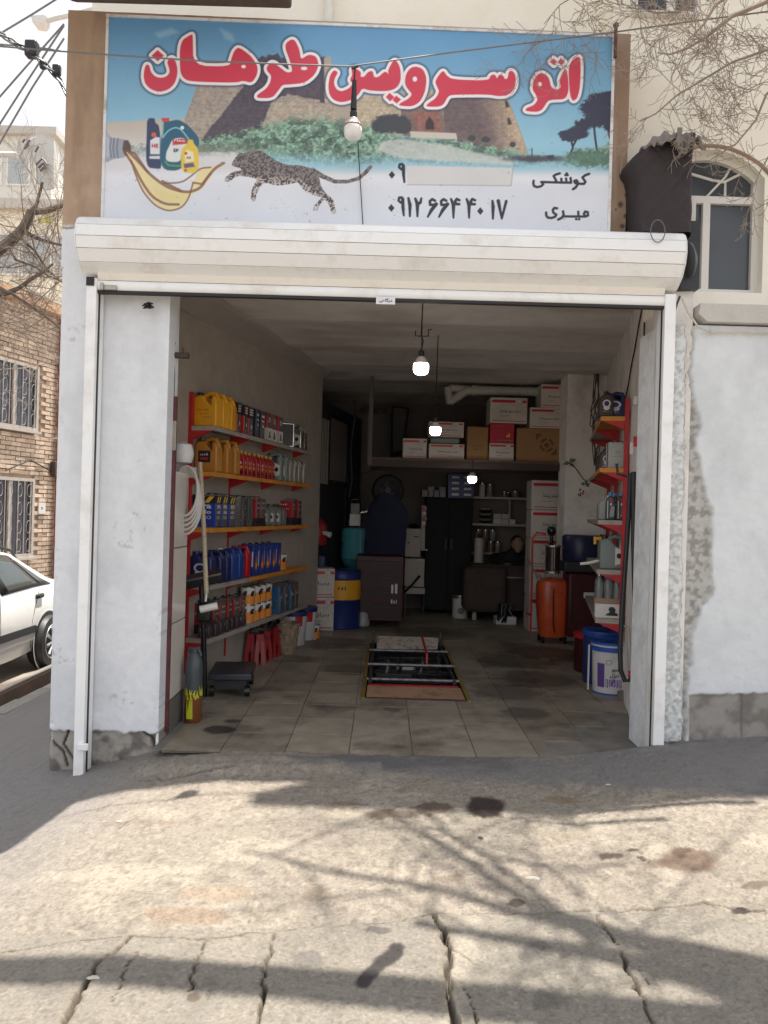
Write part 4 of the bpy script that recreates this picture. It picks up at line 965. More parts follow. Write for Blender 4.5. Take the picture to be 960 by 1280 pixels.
def deco_era(q, w_, h, y):
    pr(q, 2, -w_*.5, w_*.5, h*.74, h*.97, y); q.at(mi=3).add([(-w_*.4,y-.0005,h*.76),(-w_*.2,y-.0005,h*.76),(w_*.05,y-.0005,h*.95),(-w_*.15,y-.0005,h*.95)], [(0,1,2,3)]); q.at(mi=3).add([(.0,y-.0005,h*.76),(w_*.2,y-.0005,h*.76),(w_*.42,y-.0005,h*.95),(w_*.22,y-.0005,h*.95)], [(0,1,2,3)])
    q.at(mi=0); put_text(q, 'era', 0, h*.64, w_*.62, h*.12, y, bold=.03); put_text(q, 'odo', 0, h*.48, w_*.62, h*.12, y, bold=.03); put_text(q, 'PICO', 0, h*.31, w_*.62, h*.10, y, bold=.0)
def deco_dark(q, w_, h, y): scribble(q, 5, 0, h*.45, w_*.5, 4, h*.04, y, 9); oval(q, 5, 0, h*.62, w_*.15, h*.07, y); pr(q, 5, w_*.40, w_*.5, h*.01, h*.96, y)
def deco_crim(q, w_, h, y): scribble(q, 0, 0, h*.80, w_*.4, 3, h*.07, y, 10); scribble(q, 0, 0, h*.64, w_*.7, 6, h*.04, y, 11); pr(q, 2, -w_*.5, w_*.5, h*.02, h*.3, y)
def deco_flat(q, w_, h, y): q.at(mi=0).add([(w_*.1,y,h*.12),(w_*.42,y,h*.2),(w_*.42,y,h*.55),(w_*.1,y,h*.66)], [(0,1,2,3)]); oval(q, 2, w_*.26, h*.4, w_*.1, h*.08, y-.0005)
def deco_navyj(q, w_, h, y): oval(q, 0, 0, h*.5, w_*.28, h*.15, y); oval(q, 7, 0, h*.5, w_*.18, h*.10, y-.0005); oval(q, 0, .0, h*.34, w_*.22, h*.1, y-.0003); scribble(q, 5, 0, h*.18, w_*.5, 4, h*.04, y, 13)
def deco_pack(q, w_, h, y):
    oval(q, 6, .0, h*.34, w_*.26, h*.15, y); q.at(mi=6).add([(-w_*.12,y-.0004,h*.45),(w_*.1,y-.0004,h*.45),(-w_*.1,y-.0004,h*.78)], [(0,1,2)])
    q.at(mi=4).add([(w_*.15,y-.0004,h*.45),(w_*.28,y-.0004,h*.5),(w_*.24,y-.0004,h*.8)], [(0,1,2)]); pr(q, 0, w_*.38, w_*.46, h*.3, h*.8, y); oval(q, 3, 0, h*.34, w_*.12, h*.07, y-.0008)
def deco_bw(q, w_, h, y):
    pr(q, 0, -w_*.32, -w_*.25, h*.06, h*.7, y); oval(q, 1, w_*.05, h*.72, w_*.1, h*.06, y); oval(q, 0, w_*.05, h*.58, w_*.09, h*.05, y)
    for k in range(5): q.at(mi=5).add([(w_*(-.05+.09*k),y,h*.12),(w_*(-.01+.09*k),y,h*.12),(w_*(.12+.08*k),y,h*.5),(w_*(.08+.08*k),y,h*.5)], [(0,1,2,3)])
KY = jug(.205,.27,.115, C('yellow_plastic', 232,166,34), m_black, decal(deco_yellow))
KA = jug(.19,.27,.105, C('amber_plastic', 188,128,50), C('brown_cap', 96,60,34), decal(deco_amber))
KRB = tin(.17,.25,.10, C('tin_red_paint', 176,34,44), m_steel, decal(deco_rb, True))
KNV = tin(.17,.25,.10, C('tin_navy_paint', 38,44,66), m_steel, decal(deco_navyt, True))
KRW = tin(.18,.25,.11, C('tin_scarlet_paint', 186,40,54), m_steel, decal(deco_rw, True))
KRD = bottle(.085,.215,.06, C('red_bottle_plastic', 176,36,42), m_gold, decal(deco_redb, True))
KG = jug(.19,.265,.10, C('grey_jug_plastic', 128,138,134), m_black, decal(deco_flat))
KSV = jug(.17,.24,.09, C('silver_jug_plastic', 176,170,160, metal=.4), m_redlab, decal(deco_flat))
KE = tin(.19,.255,.11, C('tin_blue_paint', 34,58,150), m_steel, decal(deco_era, True))
KD = tin(.17,.25,.11, C('tin_charcoal_paint', 96,92,88), m_steel, decal(deco_dark, True))
KC = tin(.18,.25,.11, C('tin_crimson_paint', 168,32,44), m_steel, decal(deco_crim, True))
KF = bottle(.15,.205,.075, C('slate_bottle_plastic', 118,122,118), m_black, decal(deco_flat))
KN = jug(.19,.25,.10, C('navy_jug_plastic', 36,42,92), C('blue_cap', 40,52,110), decal(deco_navyj))
KP = tin(.15,.27,.12, C('pack_blue_paint', 30,52,136), C('pack_side', 44,70,150), decal(deco_pack, True), 'oil_pack', False)
KRJ = jug(.17,.27,.10, C('red_jug_plastic', 184,30,40), m_redlab, None)
KBJ = jug(.18,.26,.10, C('blue_jug_plastic', 34,66,140), m_whitep, decal(deco_navyj))
KW = tin(.22,.27,.12, C('tin_teal_paint', 36,94,138), m_steel, decal(deco_bw, True))
KX = bottle(.11,.20,.075, C('dark_bottle_plastic', 64,50,52), m_black, decal(deco_navyj))
def can():
    o = thing('grease_can', '', 'can'); r, h = .066, .155
    q = MB(); q.lathe([(r,.004),(r,h*.62)], n=20, cap=False); q.build('body', C('can_orange_paint', 224,140,58), o, smooth=True)
    q = MB(); q.lathe([(r,h*.62),(r,h-.004)], n=20, cap=False); q.build('label', m_whitep, o, smooth=True)
    q = MB(); q.lathe([(r+.002,0),(r+.002,.006)], n=20); q.lathe([(r+.002,h-.006),(r+.002,h),(r-.004,h),(r-.006,h-.004)], n=20); q.build('rim', m_steel, o)
    q = MB()
    for a in range(0, 360, 60):
        q.at(Matrix.Rotation(R(a), 4, 'Z')); pr(q, 0, -.018, .014, h*.5, h*.72, -r-.0012); pr(q, 0, -.006, .02, h*.66, h*.8, -r-.0016)
    q.build('print', m_inkd, o); return o
GL = 'oil containers on the left wall rack'; GR = 'containers on the right wall rack'
def ordn(i): return ['nearest','second','third','fourth','fifth','sixth','seventh','eighth','ninth','tenth'][i]
def row(kind, maker, rackp, rot, z, ss, d, text, group, jit=.006):
    n = len(ss)
    for i, s in enumerate(ss):
        lab = text.replace('#', ordn(i) if n > 1 else 'only')
        spawn(kind, maker, lab, rackp(s, d+random.uniform(-jit, jit), z), rot+random.uniform(-.10, .10), group)
L_ = lambda *a: row(a[0], a[1], Lp, LROT, a[2], a[3], a[4], a[5], GL)
L_('KY', KY, 2.02, [.07,.20,.33], .125, '# yellow oil jug at the near end of the top left shelf')
L_('KRB', KRB, 2.02, [.47,.60,.73], .13, '# red and black oil tin on the top left shelf')
L_('KNV', KNV, 2.02, [.87,1.0], .13, '# navy oil tin on the top left shelf')
L_('KRW', KRW, 2.02, [1.16,1.30,1.44], .13, '# red tin with white lower half on the top left shelf')
L_('KG2', jug(.2,.25,.1, m_steel, m_black, decal(deco_flat)), 2.02, [2.08,2.2], .13, '# bare silver jug at the far end of the top left shelf')
L_('KA', KA, 1.67, [.10,.27,.44], .13, '# amber oil jug with black label on the second left shelf')
L_('KRD', KRD, 1.67, [.62,.72,.82,.92,1.02,1.12,1.22,1.32], .17, '# small red bottle with gold cap, front row of second left shelf')
L_('KRD', KRD, 1.67, [.64,.76,.88,1.0,1.12,1.24], .08, '# small red bottle standing against the wall on second left shelf')
L_('KG', KG, 1.67, [1.52,1.66], .13, '# grey green jug in the middle of the second left shelf')
L_('KSV', KSV, 1.67, [1.84,1.98,2.12,2.26], .13, '# silver jug at the far end of the second left shelf')
L_('KE', KE, 1.24, [.10,.24,.38], .12, '# blue tin with yellow stripes and white letters on the third left shelf')
L_('KD', KD, 1.24, [.52,.66,.80], .12, '# charcoal tin with bright edge on the third left shelf')
L_('KC', KC, 1.24, [.95,1.09], .12, '# crimson tin in the middle of the third left shelf')
L_('KF', KF, 1.24, [1.27,1.42,1.57,1.71], .13, '# flat slate grey bottle on the third left shelf')
L_('KC', KC, 1.24, [1.92,2.12], .12, '# crimson tin at the far end of the third left shelf')
L_('KN', KN, .80, [.08,.22,.34], .12, '# navy oil jug with round label on the fourth left shelf')
L_('KBJ', KBJ, .80, [.50,.64], .12, '# bright blue oil jug with white cap on the fourth left shelf')
L_('KRJ', KRJ, .80, [.79], .12, 'plain red jug between the blue jugs and the orange marked packs')
L_('KP', KP, .80, [.97,1.12,1.27,1.42,1.56], .12, '# blue pack with orange flame print on the fourth left shelf')
L_('can', can, .80, [1.76], .14, 'single orange and white can at the end of the fourth left shelf')
KX2 = bottle(.10,.125,.07, C('dark_bottle_plastic', 64,50,52), m_black, decal(deco_navyj))
L_('KX2', KX2, .39, [.04,.15,.26,.37,.48,.59,.70], .17, '# dark bottle in front of red tins on the bottom left shelf')
L_('KC', KC, .39, [.20,.34,.48,.62,.76], .09, '# crimson tin behind dark bottles on the bottom left shelf')
for i, s in enumerate([.92,1.06,1.20,1.34]):
    for k in range(2):
        spawn('can', can, '%s orange and white can in %s layer on the bottom left shelf' % (ordn(i), ['the lower', 'the upper'][k]), Lp(s, .15, .39+k*.157), LROT+.3*i, GL)
L_('KW', KW, .39, [1.56,1.72,1.88,2.04], .12, '# teal tin with silver bars on the bottom left shelf')
# dark framed picture tin on the top shelf
pf = thing('display_box', 'black fronted display box with bright edge on the top left shelf', 'box', Lp(1.78, .12, 2.02), LROT+.5)
q = MB(); q.box(-.11, .11, -.04, .04, 0, .235); q.build('case', m_steel, pf, bevel=.004)
q = MB(); q.box(-.10, .10, -.043, -.0405, .01, .225); q.build('front_panel', m_black, pf)

# right rack goods
R_ = lambda *a: row(a[0], a[1], Rp, RROT, a[2], a[3], a[4], a[5], GR)
R_('KN2', jug(.175,.20,.10, C('navy_jug_plastic', 36,42,92), C('blue_cap', 40,52,110), decal(deco_navyj)), 2.19, [.10,.25,.42], .12, '# navy jug on the top shelf of the right rack')
R_('KX', KX, 2.19, [.02], .19, 'small dark bottle at the front of the right rack top shelf')
R_('KSP', tin(.14,.205,.10, C('tin_pale_paint', 176,180,176), m_steel, decal(deco_dark, True)), 1.79, [.10,.26], .09, '# pale grey tin on the second shelf of the right rack')
R_('KX', KX, 1.79, [.42,.56,.70,.84,.98,1.12], .14, '# dark bottle towards the back of the right rack second shelf')
R_('KBJ2', bottle(.075,.20,.06, C('dark_bottle_plastic', 64,50,52), m_black, decal(deco_bw, True)), 1.385, [.03,.03+.001], .08, '# dark bottle with white label at the front of the right rack middle shelf') if False else None
for i, (s, d) in enumerate([(.06,.05),(.06,.13),(.18,.09)]):
    spawn('KXb', bottle(.072,.215,.06, C('clear_dark_plastic', 70,74,78, rough=.2), m_cyan if i == 0 else m_black, decal(deco_bw, True)),
          ['dark bottle with blue cap next to the hoses on the middle right shelf', 'dark bottle with white lettering beside it on the middle right shelf', 'dark bottle just behind the front pair on the middle right shelf'][i], Rp(s, d, 1.385), RROT, GR)
R_('KF2', bottle(.15,.20,.075, C('clear_grey_plastic', 150,150,146, rough=.2), m_steel, None), 1.385, [.34,.50,.66], .12, '# clear grey bottle on the middle shelf of the right rack')
R_('KG', KG, 1.0, [.10,.25], .10, '# pale green jug on the fourth shelf of the right rack')
q_ = thing('spray_gun', 'yellow handled pump sprayer leaning beside the green jugs on the right rack', 'sprayer', Rp(.12, .185, 1.0), RROT)
q = MB(); q.tube([(0,0,.0),(0,.0,.24)], .012, 8); q.build('tube', C('sprayer_yellow', 206,150,40), q_, smooth=True)
q = MB(); q.tube([(0,0,.24),(-.05,0,.23)], .014, 8); q.box(-.06,-.04,-.01,.01,.19,.25); q.build('trigger', C('sprayer_yellow'), q_)
q = MB(); q.tube([(-.02,0,.06),(-.09,-.02,.04),(-.16,-.02,.03)], .012, 8); q.build('nozzle', m_whitep, q_, smooth=True)
# shrink-wrapped water bottles over a white box
wb = thing('bottle_pack', 'shrink wrapped pack of clear bottles above the white box on the lowest right shelf', 'bottle pack', Rp(.10, .12, .745), RROT)
m_clear = M('clear_plastic', lin(190,196,194), rough=.12, trans=.75, var=.03)
for i in range(3):
    for j in range(2):
        q = MB(); x, y = -.075+i*.068, -.035+j*.07
        q.lathe([(.031,0),(.032,.05),(.030,.06),(.032,.07),(.032,.15),(.014,.19),(.013,.20)], (x, y, .0), 14); bo = q.build('bottle', m_clear, wb, smooth=True)
        q = MB(); q.lathe([(.015,.2),(.015,.215)], (x, y, 0), 12); q.build('cap', m_steel, bo)
q = MB(); q.box(-.112,.095,-.072,.074,-.012,.028); q.build('tray', C('brown_tray', 150,120,100), wb, bevel=.003)
bx_ = thing('appliance_box', 'white box printed with a black iron shape on the lowest right shelf', 'box', Rp(.10, .12, .62), RROT)
q = MB(); q.box(-.105,.10,-.08,.08,0,.111); q.build('carton', m_whitep, bx_, bevel=.003)
q = MB(); q.prism([(-.03,.02),(.07,.02),(.062,.04),(.045,.045),(.05,.07),(.035,.088),(.005,.088),(-.004,.07),(.005,.045),(-.015,.035)], -.0815,-.0803); q.build('print', m_inkd, bx_)

# ================================================================ CARTONS
m_carton = M('carton_white', lin(206,198,190), rough=.7, var=.06, scale=8, bump=.0008, dirt=lin(150,136,124), dirt_amt=.4, dirt_scale=4)
m_brownc = M('carton_brown', lin(160,120,78), rough=.8, var=.08, scale=8, bump=.001, dirt=lin(110,84,58), dirt_amt=.4, dirt_scale=4)
m_redc = M('carton_red', lin(186,44,64), rough=.6, var=.08)
def carton(label, loc, w_, h, dp, rot=0, style='w', group=None, txt='بهران سوپر پیشتاز', tape=False):
    o = thing('carton', label, 'box', loc, rot, group)
    q = MB(); q.box(-w_/2, w_/2, 0, dp, 0, h); q.build('box_body', {'w': m_carton, 'b': m_brownc, 'r': m_redc}[style], o, bevel=.006)
    q = MB(); q.box(-w_/2+.004, w_/2-.004, dp*.5-.025, dp*.5+.025, h-.0005, h+.0008); q.build('tape', C('packing_tape', 186,160,120), o)
    q = MB(); y = -.0015
    if style == 'w':
        zt = h*.80; hh = max(.022, h*.11)
        pr(q, 1, -w_*.43, w_*.17, zt, zt+hh, y); pr(q, 1, w_*.36, w_*.44, zt, zt+hh, y)
        oval(q, 1, -w_*.43, zt+hh/2, hh/2, hh/2, y-.0002); oval(q, 1, w_*.44, zt+hh/2, hh/2, hh/2, y-.0002)
        oval(q, 2, w_*.265, zt+hh/2, w_*.09, hh*.78, y-.0004); oval(q, 0, w_*.265, zt+hh/2, w_*.083, hh*.66, y-.0006); scribble(q, 1, w_*.265, zt+hh*.3, w_*.1, 4, hh*.4, y-.0009, 5)
        q.at(mi=2); put_text(q, txt, w_*.04, h*.47, w_*.56, h*.15, y, fa=True, bold=.02)
        scribble(q, 5, -w_*.1, h*.27, w_*.28, 6, h*.03, y, 15); scribble(q, 5, w_*.2, h*.68, w_*.2, 5, h*.025, y, 16)
        pr(q, 1, -w_*.44, w_*.44, h*.07, h*.10, y)
    elif style == 'b':
        if w_ > .4:
            for k in range(16):
                a, b = k*PI/8, (k+1)*PI/8
                if k % 4 == 3: continue
                q.at(mi=8).add([(.08+.085*math.cos(a),y,h*.5+.085*math.sin(a)),(.08+.085*math.cos(b),y,h*.5+.085*math.sin(b)),(.08+.055*math.cos(b),y,h*.5+.055*math.sin(b)),(.08+.055*math.cos(a),y,h*.5+.055*math.sin(a))], [(0,1,2,3)])
            oval(q, 8, .08, h*.5, .03, .03, y)
            q.at(mi=8).add([(-.05,y,h*.62),(.02,y,h*.84),(-.05,y,h*.84)], [(0,1,2)]); q.at(mi=8).add([(.20,y,h*.42),(.20,y,h*.2),(.12,y,h*.2)], [(0,1,2)])
        else: scribble(q, 2, 0, h*.4, w_*.5, 6, h*.04, y, 18); scribble(q, 2, 0, h*.3, w_*.4, 5, h*.03, y, 19)
    else:
        pr(q, 5, -w_*.2, w_*.46, h*.10, h*.15, y); pr(q, 3, w_*.18, w_*.24, h*.3, h*.4, y); pr(q, 3, w_*.26, w_*.32, h*.3, h*.5, y); pr(q, 5, -w_*.4, w_*.05, h*.85, h*.87, y)
    mats = [m_whitep, m_redlab, m_inkd, m_yellab, m_cyan, M('grey_ink', lin(120,112,110)), m_inkd, m_inkd, M('brown_ink', lin(112,82,56), rough=.8)]
    q.build('print', mats, o); return o
def cbox(label, px0, py0, px1, py1, Y, dp, rot=0, style='w', group=None, **k):
    a = W(px0, py1, Y); b = W(px1, py0, Y); return carton(label, ((a[0]+b[0])/2, Y, a[2]), b[0]-a[0], b[2]-a[2], dp, rot, style, group, **k)
LY = 9.05
GB = 'cartons stacked on the high back loft shelf'
lo = thing('loft_shelf', 'dark steel loft shelf high across the back of the garage carrying cartons', 'shelf', (0, 0, 0))
pz = W(600, 575, LY)[2]; pl_ = W(488, 580, LY)[0]; 
q = MB(); q.box(pl_-.25, 2.33, LY-.05, LY+.9, pz-.03, pz-.002); q.build('deck', M('loft_deck', lin(104,84,74), rough=.8, var=.2, scale=6), lo)
q = MB(); q.box(pl_-.25, 2.33, LY-.06, LY-.02, pz-.11, pz-.031); q.box(pl_-.25, 2.33, LY+.8, LY+.84, pz-.11, pz-.031); q.build('beam', M('loft_beam', lin(70,58,54), rough=.6, metal=.3), lo)
q = MB(); q.box(pl_-.27, pl_-.22, LY-.08, LY-.03, pz-.1, CEIL-.02); q.build('hanger', M('galvanised', lin(96,92,92), rough=.6, metal=.3), lo)
base = 573.5
def on(px, dz=0): return W(px, 575, LY)[2]
def loft(label, x0, x1, top, bot, style='w', Y=LY, dp=.36, **k):
    a = W(x0, bot, Y); b = W(x1, top, Y); z0 = k.pop('z0', None); z = pz if z0 is None else z0
    h = b[2]-a[2]; carton(label, ((a[0]+b[0])/2, Y, z+.002), b[0]-a[0]-.006, h-.004, dp, k.pop('rot', 0), style, GB, **k); return z+h
loft('short white oil carton at the left end of the high loft shelf', 503, 534, 547, 571)
z1_ = loft('wide white oil carton under another beside the second bulb', 535.5, 581, 554, 572)
q = MB(); gx_ = W(558, 550, LY)[0]; q.box(gx_-.19, gx_+.16, .0, .3, 0, .07); o = q.build('green_bag', C('folded_sheet', 120,136,124), bevel=.02); tag(o, 'folded pale green packing sheet between two white cartons on the loft', 'packing sheet'); o.location = (0, LY+.01, z1_+.003)
loft('upper white carton behind the second bulb on the loft shelf', 536, 580.5, 526.5, 545, z0=z1_+.075)
loft('plain brown carton between the white and red cartons on the loft', 583, 611, 532, 573, 'b')
z2_ = loft('small white carton at the bottom of the red carton stack on the loft', 611, 643, 552, 573)
z3_ = loft('red carton sandwiched between two white ones on the loft', 612, 643.5, 527, 551, 'r', z0=z2_)
loft('white carton with open pale top above the red carton', 612, 660, 495, 526, z0=z3_, rot=.0)
z4_ = loft('large brown carton with dark round emblem on the loft', 645, 705, 534, 574, 'b')
z5_ = loft('white carton with black Persian lettering on the large brown carton', 662, 707.5, 508, 533, z0=z4_)
loft('topmost white carton under the ceiling beside the pale pier', 676, 709.5, 478, 506.5, z0=z5_)
# tall stack on the floor beside the pier
zb0 = 0
ztops = [W(680, v, 9.0)[2] for v in (784, 745, 708, 672, 637, 600)]
xa_, xb_ = W(660.5, 640, 9.0)[0], W(712, 640, 9.0)[0]
ztops[0] = 0
GS = 'tall stack of white cartons in front of the pier'
for k in range(5):
    nm = ['bottom white carton, hidden partly by the orange tank', 'second white carton up in the floor stack behind the orange tank', 'middle white carton of the floor stack by the pier', 'white carton second from the top of the floor stack', 'topmost white carton of the tall floor stack by the pier'][k]
    carton(nm, ((xa_+xb_)/2+random.uniform(-.012, .012), 9.35, ztops[k]*9.35/9*1.0 if False else CAM_H-(CAM_H-ztops[k])*9.35/9 if k else 0), (xb_-xa_)*9.35/9, (ztops[k+1]-ztops[k])*9.35/9-.004 if k else CAM_H-(CAM_H-ztops[1])*9.35/9-.004, .34, 0, 'w', GS, txt='بهران موتور پیشتاز')
cs = [o for o in COL.objects if o.get('group') == GS]
for o in cs: o.location.x = (xa_+xb_)/2*9.35/9+.04+random.uniform(-.01, .01)

# ================================================================ LEFT FLOOR THINGS
m_dkmetal = M('dark_machine_metal', lin(58,58,62), rough=.5, metal=.3, dirt=lin(40,34,30), dirt_amt=.6)
m_glossblack = M('gloss_black', lin(28,28,30), rough=.25)
# tiled block with grey socle beside the entrance
tb = thing('tiled_block', 'low white tiled block on a grey socle just inside the left pillar', 'tiled block', (-1.566, 4.74, 0))
q = MB(); q.box(0, .268, .0, .34, .19, 1.60); q.build('core', M('grout', lin(120,112,104)), tb)
m_wt = M('white_wall_tile', lin(214,206,196), rough=.2, var=.04, rnd=.04)
for k in range(3):
    q = MB(); z0 = .20+k*.47; q.box(.2685, .2725, .004, .336, z0+.003, z0+.467-.003); q.build('tile', m_wt, tb)
    q = MB(); q.box(.004, .266, -.005, -.0005, z0+.003, z0+.467-.003); q.build('tile', m_wt, tb)
q = MB(); q.box(0, .274, -.006, .345, 0, .188); q.build('socle', M('socle_grey', lin(104,100,96), rough=.6, bump=.002), tb)
q = MB(); q.box(0, .272, 0, .34, 1.602, 1.615); q.build('cap_tile', m_wt, tb)
df = MB(); df.tube([W(213, 388, 4.70), W(214, 470, 4.70), W(218, 520, 4.70)], .018, 6)
q = MB(); xa = -1.310; q.box(xa, xa+.045, 4.69, 4.72, .02, 2.5); q.box(xa, xa+.02, 4.722, 4.76, .02, 2.5)
t = thing('door_post', 'dark maroon steel door post with flaking paint at the inner edge of the left pillar', 'door post', (xa, 4.7, .02))
q = MB(); q.box(0, .028, -.01, .012, 0, 2.05); q.box(0, .010, .014, .03, 0, 2.05); q.build('post', M('maroon_paint', lin(96,44,50), rough=.55, var=.25, scale=14, dirt=lin(60,44,40), dirt_amt=.8, dirt_scale=16, bump=.002), t)
q = MB(); q.tube([(.0,0,2.05),(.004,0,2.2),(-.01,0,2.45)], [.010,.006,.004], 6); q.tube([(.006,0,2.2),(-.006,.0,2.3),(.006,0,2.38)], .004, 5); q.build('bent_wire', m_black, t)
q = MB(); p = W(214, 444, 4.70); q.tube([(0,0,p[2]-.02),(.02,0,p[2]-.02-.0),(.09,0,p[2]-.02)], .019, 10); q.tube([(.055,0,p[2]-.02),(.055,0,p[2]+.025)], .006, 6); q.build('hinge_pin', M('rusty_pin', lin(84,72,66), rough=.6, metal=.5), t)
q = MB(); q.box(-.0,.03,-.014,-.010,1.72,1.9); q.build('latch_plate', M('zinc_bracket'), t)
# coil of grey cable hung on the block, white conduit box
cc_ = thing('cable_coil', 'coil of pale grey cable hanging above the tiled block by the entrance', 'cable', (-1.345, 5.0, 1.5))
q = MB()
for k in range(5):
    pts = []
    for a in range(0, 25):
        t_ = a/24*2*PI; r = .13+k*.008; pts.append((.05+r*.62*math.sin(t_), .03*k*.2+.02*math.cos(t_), .0+r*1.25*math.cos(t_)-.02*k))
    q.tube(pts, .0095, 6, cap=False)
q.build('coil', M('grey_cable', lin(176,172,168), rough=.5), cc_, smooth=True)
q = MB(); q.lathe([(.001,-.0),(.06,.02),(.075,.08),(.06,.14),(.001,.16)], (-.0,.1,.17), 14); q.build('cover', m_whitep, cc_, smooth=True)
q = MB(); q.box(-.02,.10,.05,.10,.09,.16); q.build('switch_box', C('grey_box', 170,166,160), cc_, bevel=.006)
# leaning paint roller
pr_ = thing('paint_roller', 'long paint splashed pole with white roller leaning against the left rack', 'paint roller', (0,0,0))
a_, b_2 = W(250, 578, 5.45), W(258, 742, 5.30)
q = MB(); q.tube([a_, ((a_[0]+b_2[0])/2+.004, (a_[1]+b_2[1])/2, (a_[2]+b_2[2])/2), b_2], .016, 8); q.build('pole', M('splashed_pole', lin(190,176,150), rough=.7, var=.2, scale=40, dirt=lin(110,84,60), dirt_amt=.8, dirt_scale=40), pr_, smooth=True)
c_, d_2 = W(250, 762, 5.28), W(272, 757, 5.30)
q = MB(); q.tube([b_2, W(257, 752, 5.29)], .008, 6); q.tube([c_, d_2], .026, 12); q.build('roller', m_whitep, pr_, smooth=True)
# platform scale
g0 = G(262, 872, 0)
ps = thing('platform_scale', 'black platform scale with tall post and tilted display on the floor by the left rack', 'scale', (g0[0], g0[1], 0), .1)
q = MB(); q.box(-.02, .30, .02, .50, .12, .17); q.build('platform', M('scale_plate', lin(64,68,76), rough=.35, metal=.4), ps, bevel=.01)
q = MB(); q.box(.02, .26, .06, .46, .05, .12); q.build('frame', m_dkmetal, ps)
for x in (.0, .26):
    for y in (.04, .44):
        q = MB(); q.tube([(x-.008,y,.04),(x+.028,y,.04)], .04, 14); q.build('wheel', m_glossblack, ps, smooth=True)
q = MB(); q.tube([(-.045,.04,.0),(-.06,.03,.45),(-.085,.0,.86)], [.024,.021,.019], 10); q.build('post', m_glossblack, ps, smooth=True)
q = MB(); q.at(Matrix.Translation((-.06,-.02,.86)) @ Matrix.Rotation(R(-14), 4, 'Y') @ Matrix.Rotation(R(25), 4, 'X')); q.box(-.15, .13, -.05, .05, -.02, .055); q.build('display_head', M('display_housing', lin(44,44,48), rough=.35), ps, bevel=.012)
q = MB(); q.at(Matrix.Translation((-.06,-.02,.86)) @ Matrix.Rotation(R(-14), 4, 'Y') @ Matrix.Rotation(R(25), 4, 'X')); q.box(-.16, .14, -.056, -.051, .05, .062); q.build('trim', m_steel, ps)
q = MB(); q.box(-.11,.0,-.04,.05,.56,.70); q.build('motor_housing', m_glossblack, ps, bevel=.015)
# washer fluid jug with flame print
gj = G(238, 905, 0)
wj = thing('fluid_canister', 'dark canister with yellow green grass print standing by the tiled block', 'canister', (gj[0], gj[1]+.06, 0), -.1)
q = MB(); q.lathe([(.047,0),(.055,.01),(.0555,.20)], n=18, cap=True); q.build('lower_sleeve', C('sleeve_brown', 120,70,36), wj, smooth=True)
q = MB(); q.lathe([(.0555,.20),(.057,.34),(.053,.40),(.035,.44),(.02,.455),(.02,.475)], n=18); q.build('body', C('grey_blue_plastic', 66,74,78), wj, smooth=True)
q = MB(); q.tube([(-.03,0,.43),(-.035,0,.475),(.03,0,.475),(.045,0,.43)], .01, 8); q.build('handle', C('grey_blue_plastic'), wj, smooth=True)
q = MB(); rr_ = random.Random(5)
for k in range(46):
    a = rr_.uniform(0, 2*PI); x, y = .0572*math.cos(a), .0572*math.sin(a); z = rr_.uniform(.15, .19); L = rr_.uniform(.05, .11); tx, ty = -math.sin(a)*.006, math.cos(a)*.006; dx = rr_.uniform(-.02, .02)
    q.add([(x-tx,y-ty,z),(x+tx,y+ty,z),(x-tx/tx*0+(-math.sin(a))*dx, y+math.cos(a)*dx, z+L*.7)], [(0,1,2)])
for k in range(12):
    a = -PI/2+rr_.uniform(-.35, .35); x, y = .0572*math.cos(a), .0572*math.sin(a); q.add([(x-.006,y,.03),(x+.006,y,.03),(x+rr_.uniform(-.01,.01),y-.001,.17)], [(0,1,2)])
q.build('grass_print', C('lime_print', 196,200,50), wj)
# red jack stands
for i, (px, py) in enumerate([(316,830),(326,832),(333,828),(343,824)]):
    def mk():
        o = thing('jack_stand', '', 'jack stand')
        q = MB()
        for sx_, sy_ in ((-1,-1),(1,-1),(1,1),(-1,1)): 
            q.add([(sx_*.055,sy_*.055,0),(sx_*.012,sy_*.055,0),(sx_*.008,sy_*.028,.24),(sx_*.032,sy_*.028,.24),(sx_*.055,sy_*.012,0),(sx_*.032,sy_*.005,.24)], [(0,1,2,3),(0,3,5,4)])
        q.add([(-.03,-.022,.10),(.03,-.022,.10),(.02,-.022,.25),(-.02,-.022,.25)], [(0,1,2,3)])
        q.box(-.032,.032,-.032,.032,.12,.27); q.build('legs', C('stand_red', 150,34,38), o)
        q = MB(); q.tube([(0,0,.2),(0,0,.31)], .014, 8); q.box(-.05,.05,-.02,.02,.305,.325); q.box(-.055,-.04,-.02,.02,.32,.345); q.box(.04,.055,-.02,.02,.32,.345); q.build('saddle', m_glossblack, o)
        q = MB(); q.tube([(.02,0,.26),(.09,0,.22)], .006, 6); q.build('lever', m_dkmetal, o)
        return o
    g = G(px, py, 0)
    spawn('jack', mk, ['nearest red jack stand in the row beneath the left rack', 'second red jack stand, close behind the nearest', 'third red jack stand with a pale sticker showing', 'farthest red jack stand right beside the stained bucket'][i], (g[0]-.03, g[1]+.05+.03*i, 0), .3*i, 'red jack stands under the rack')
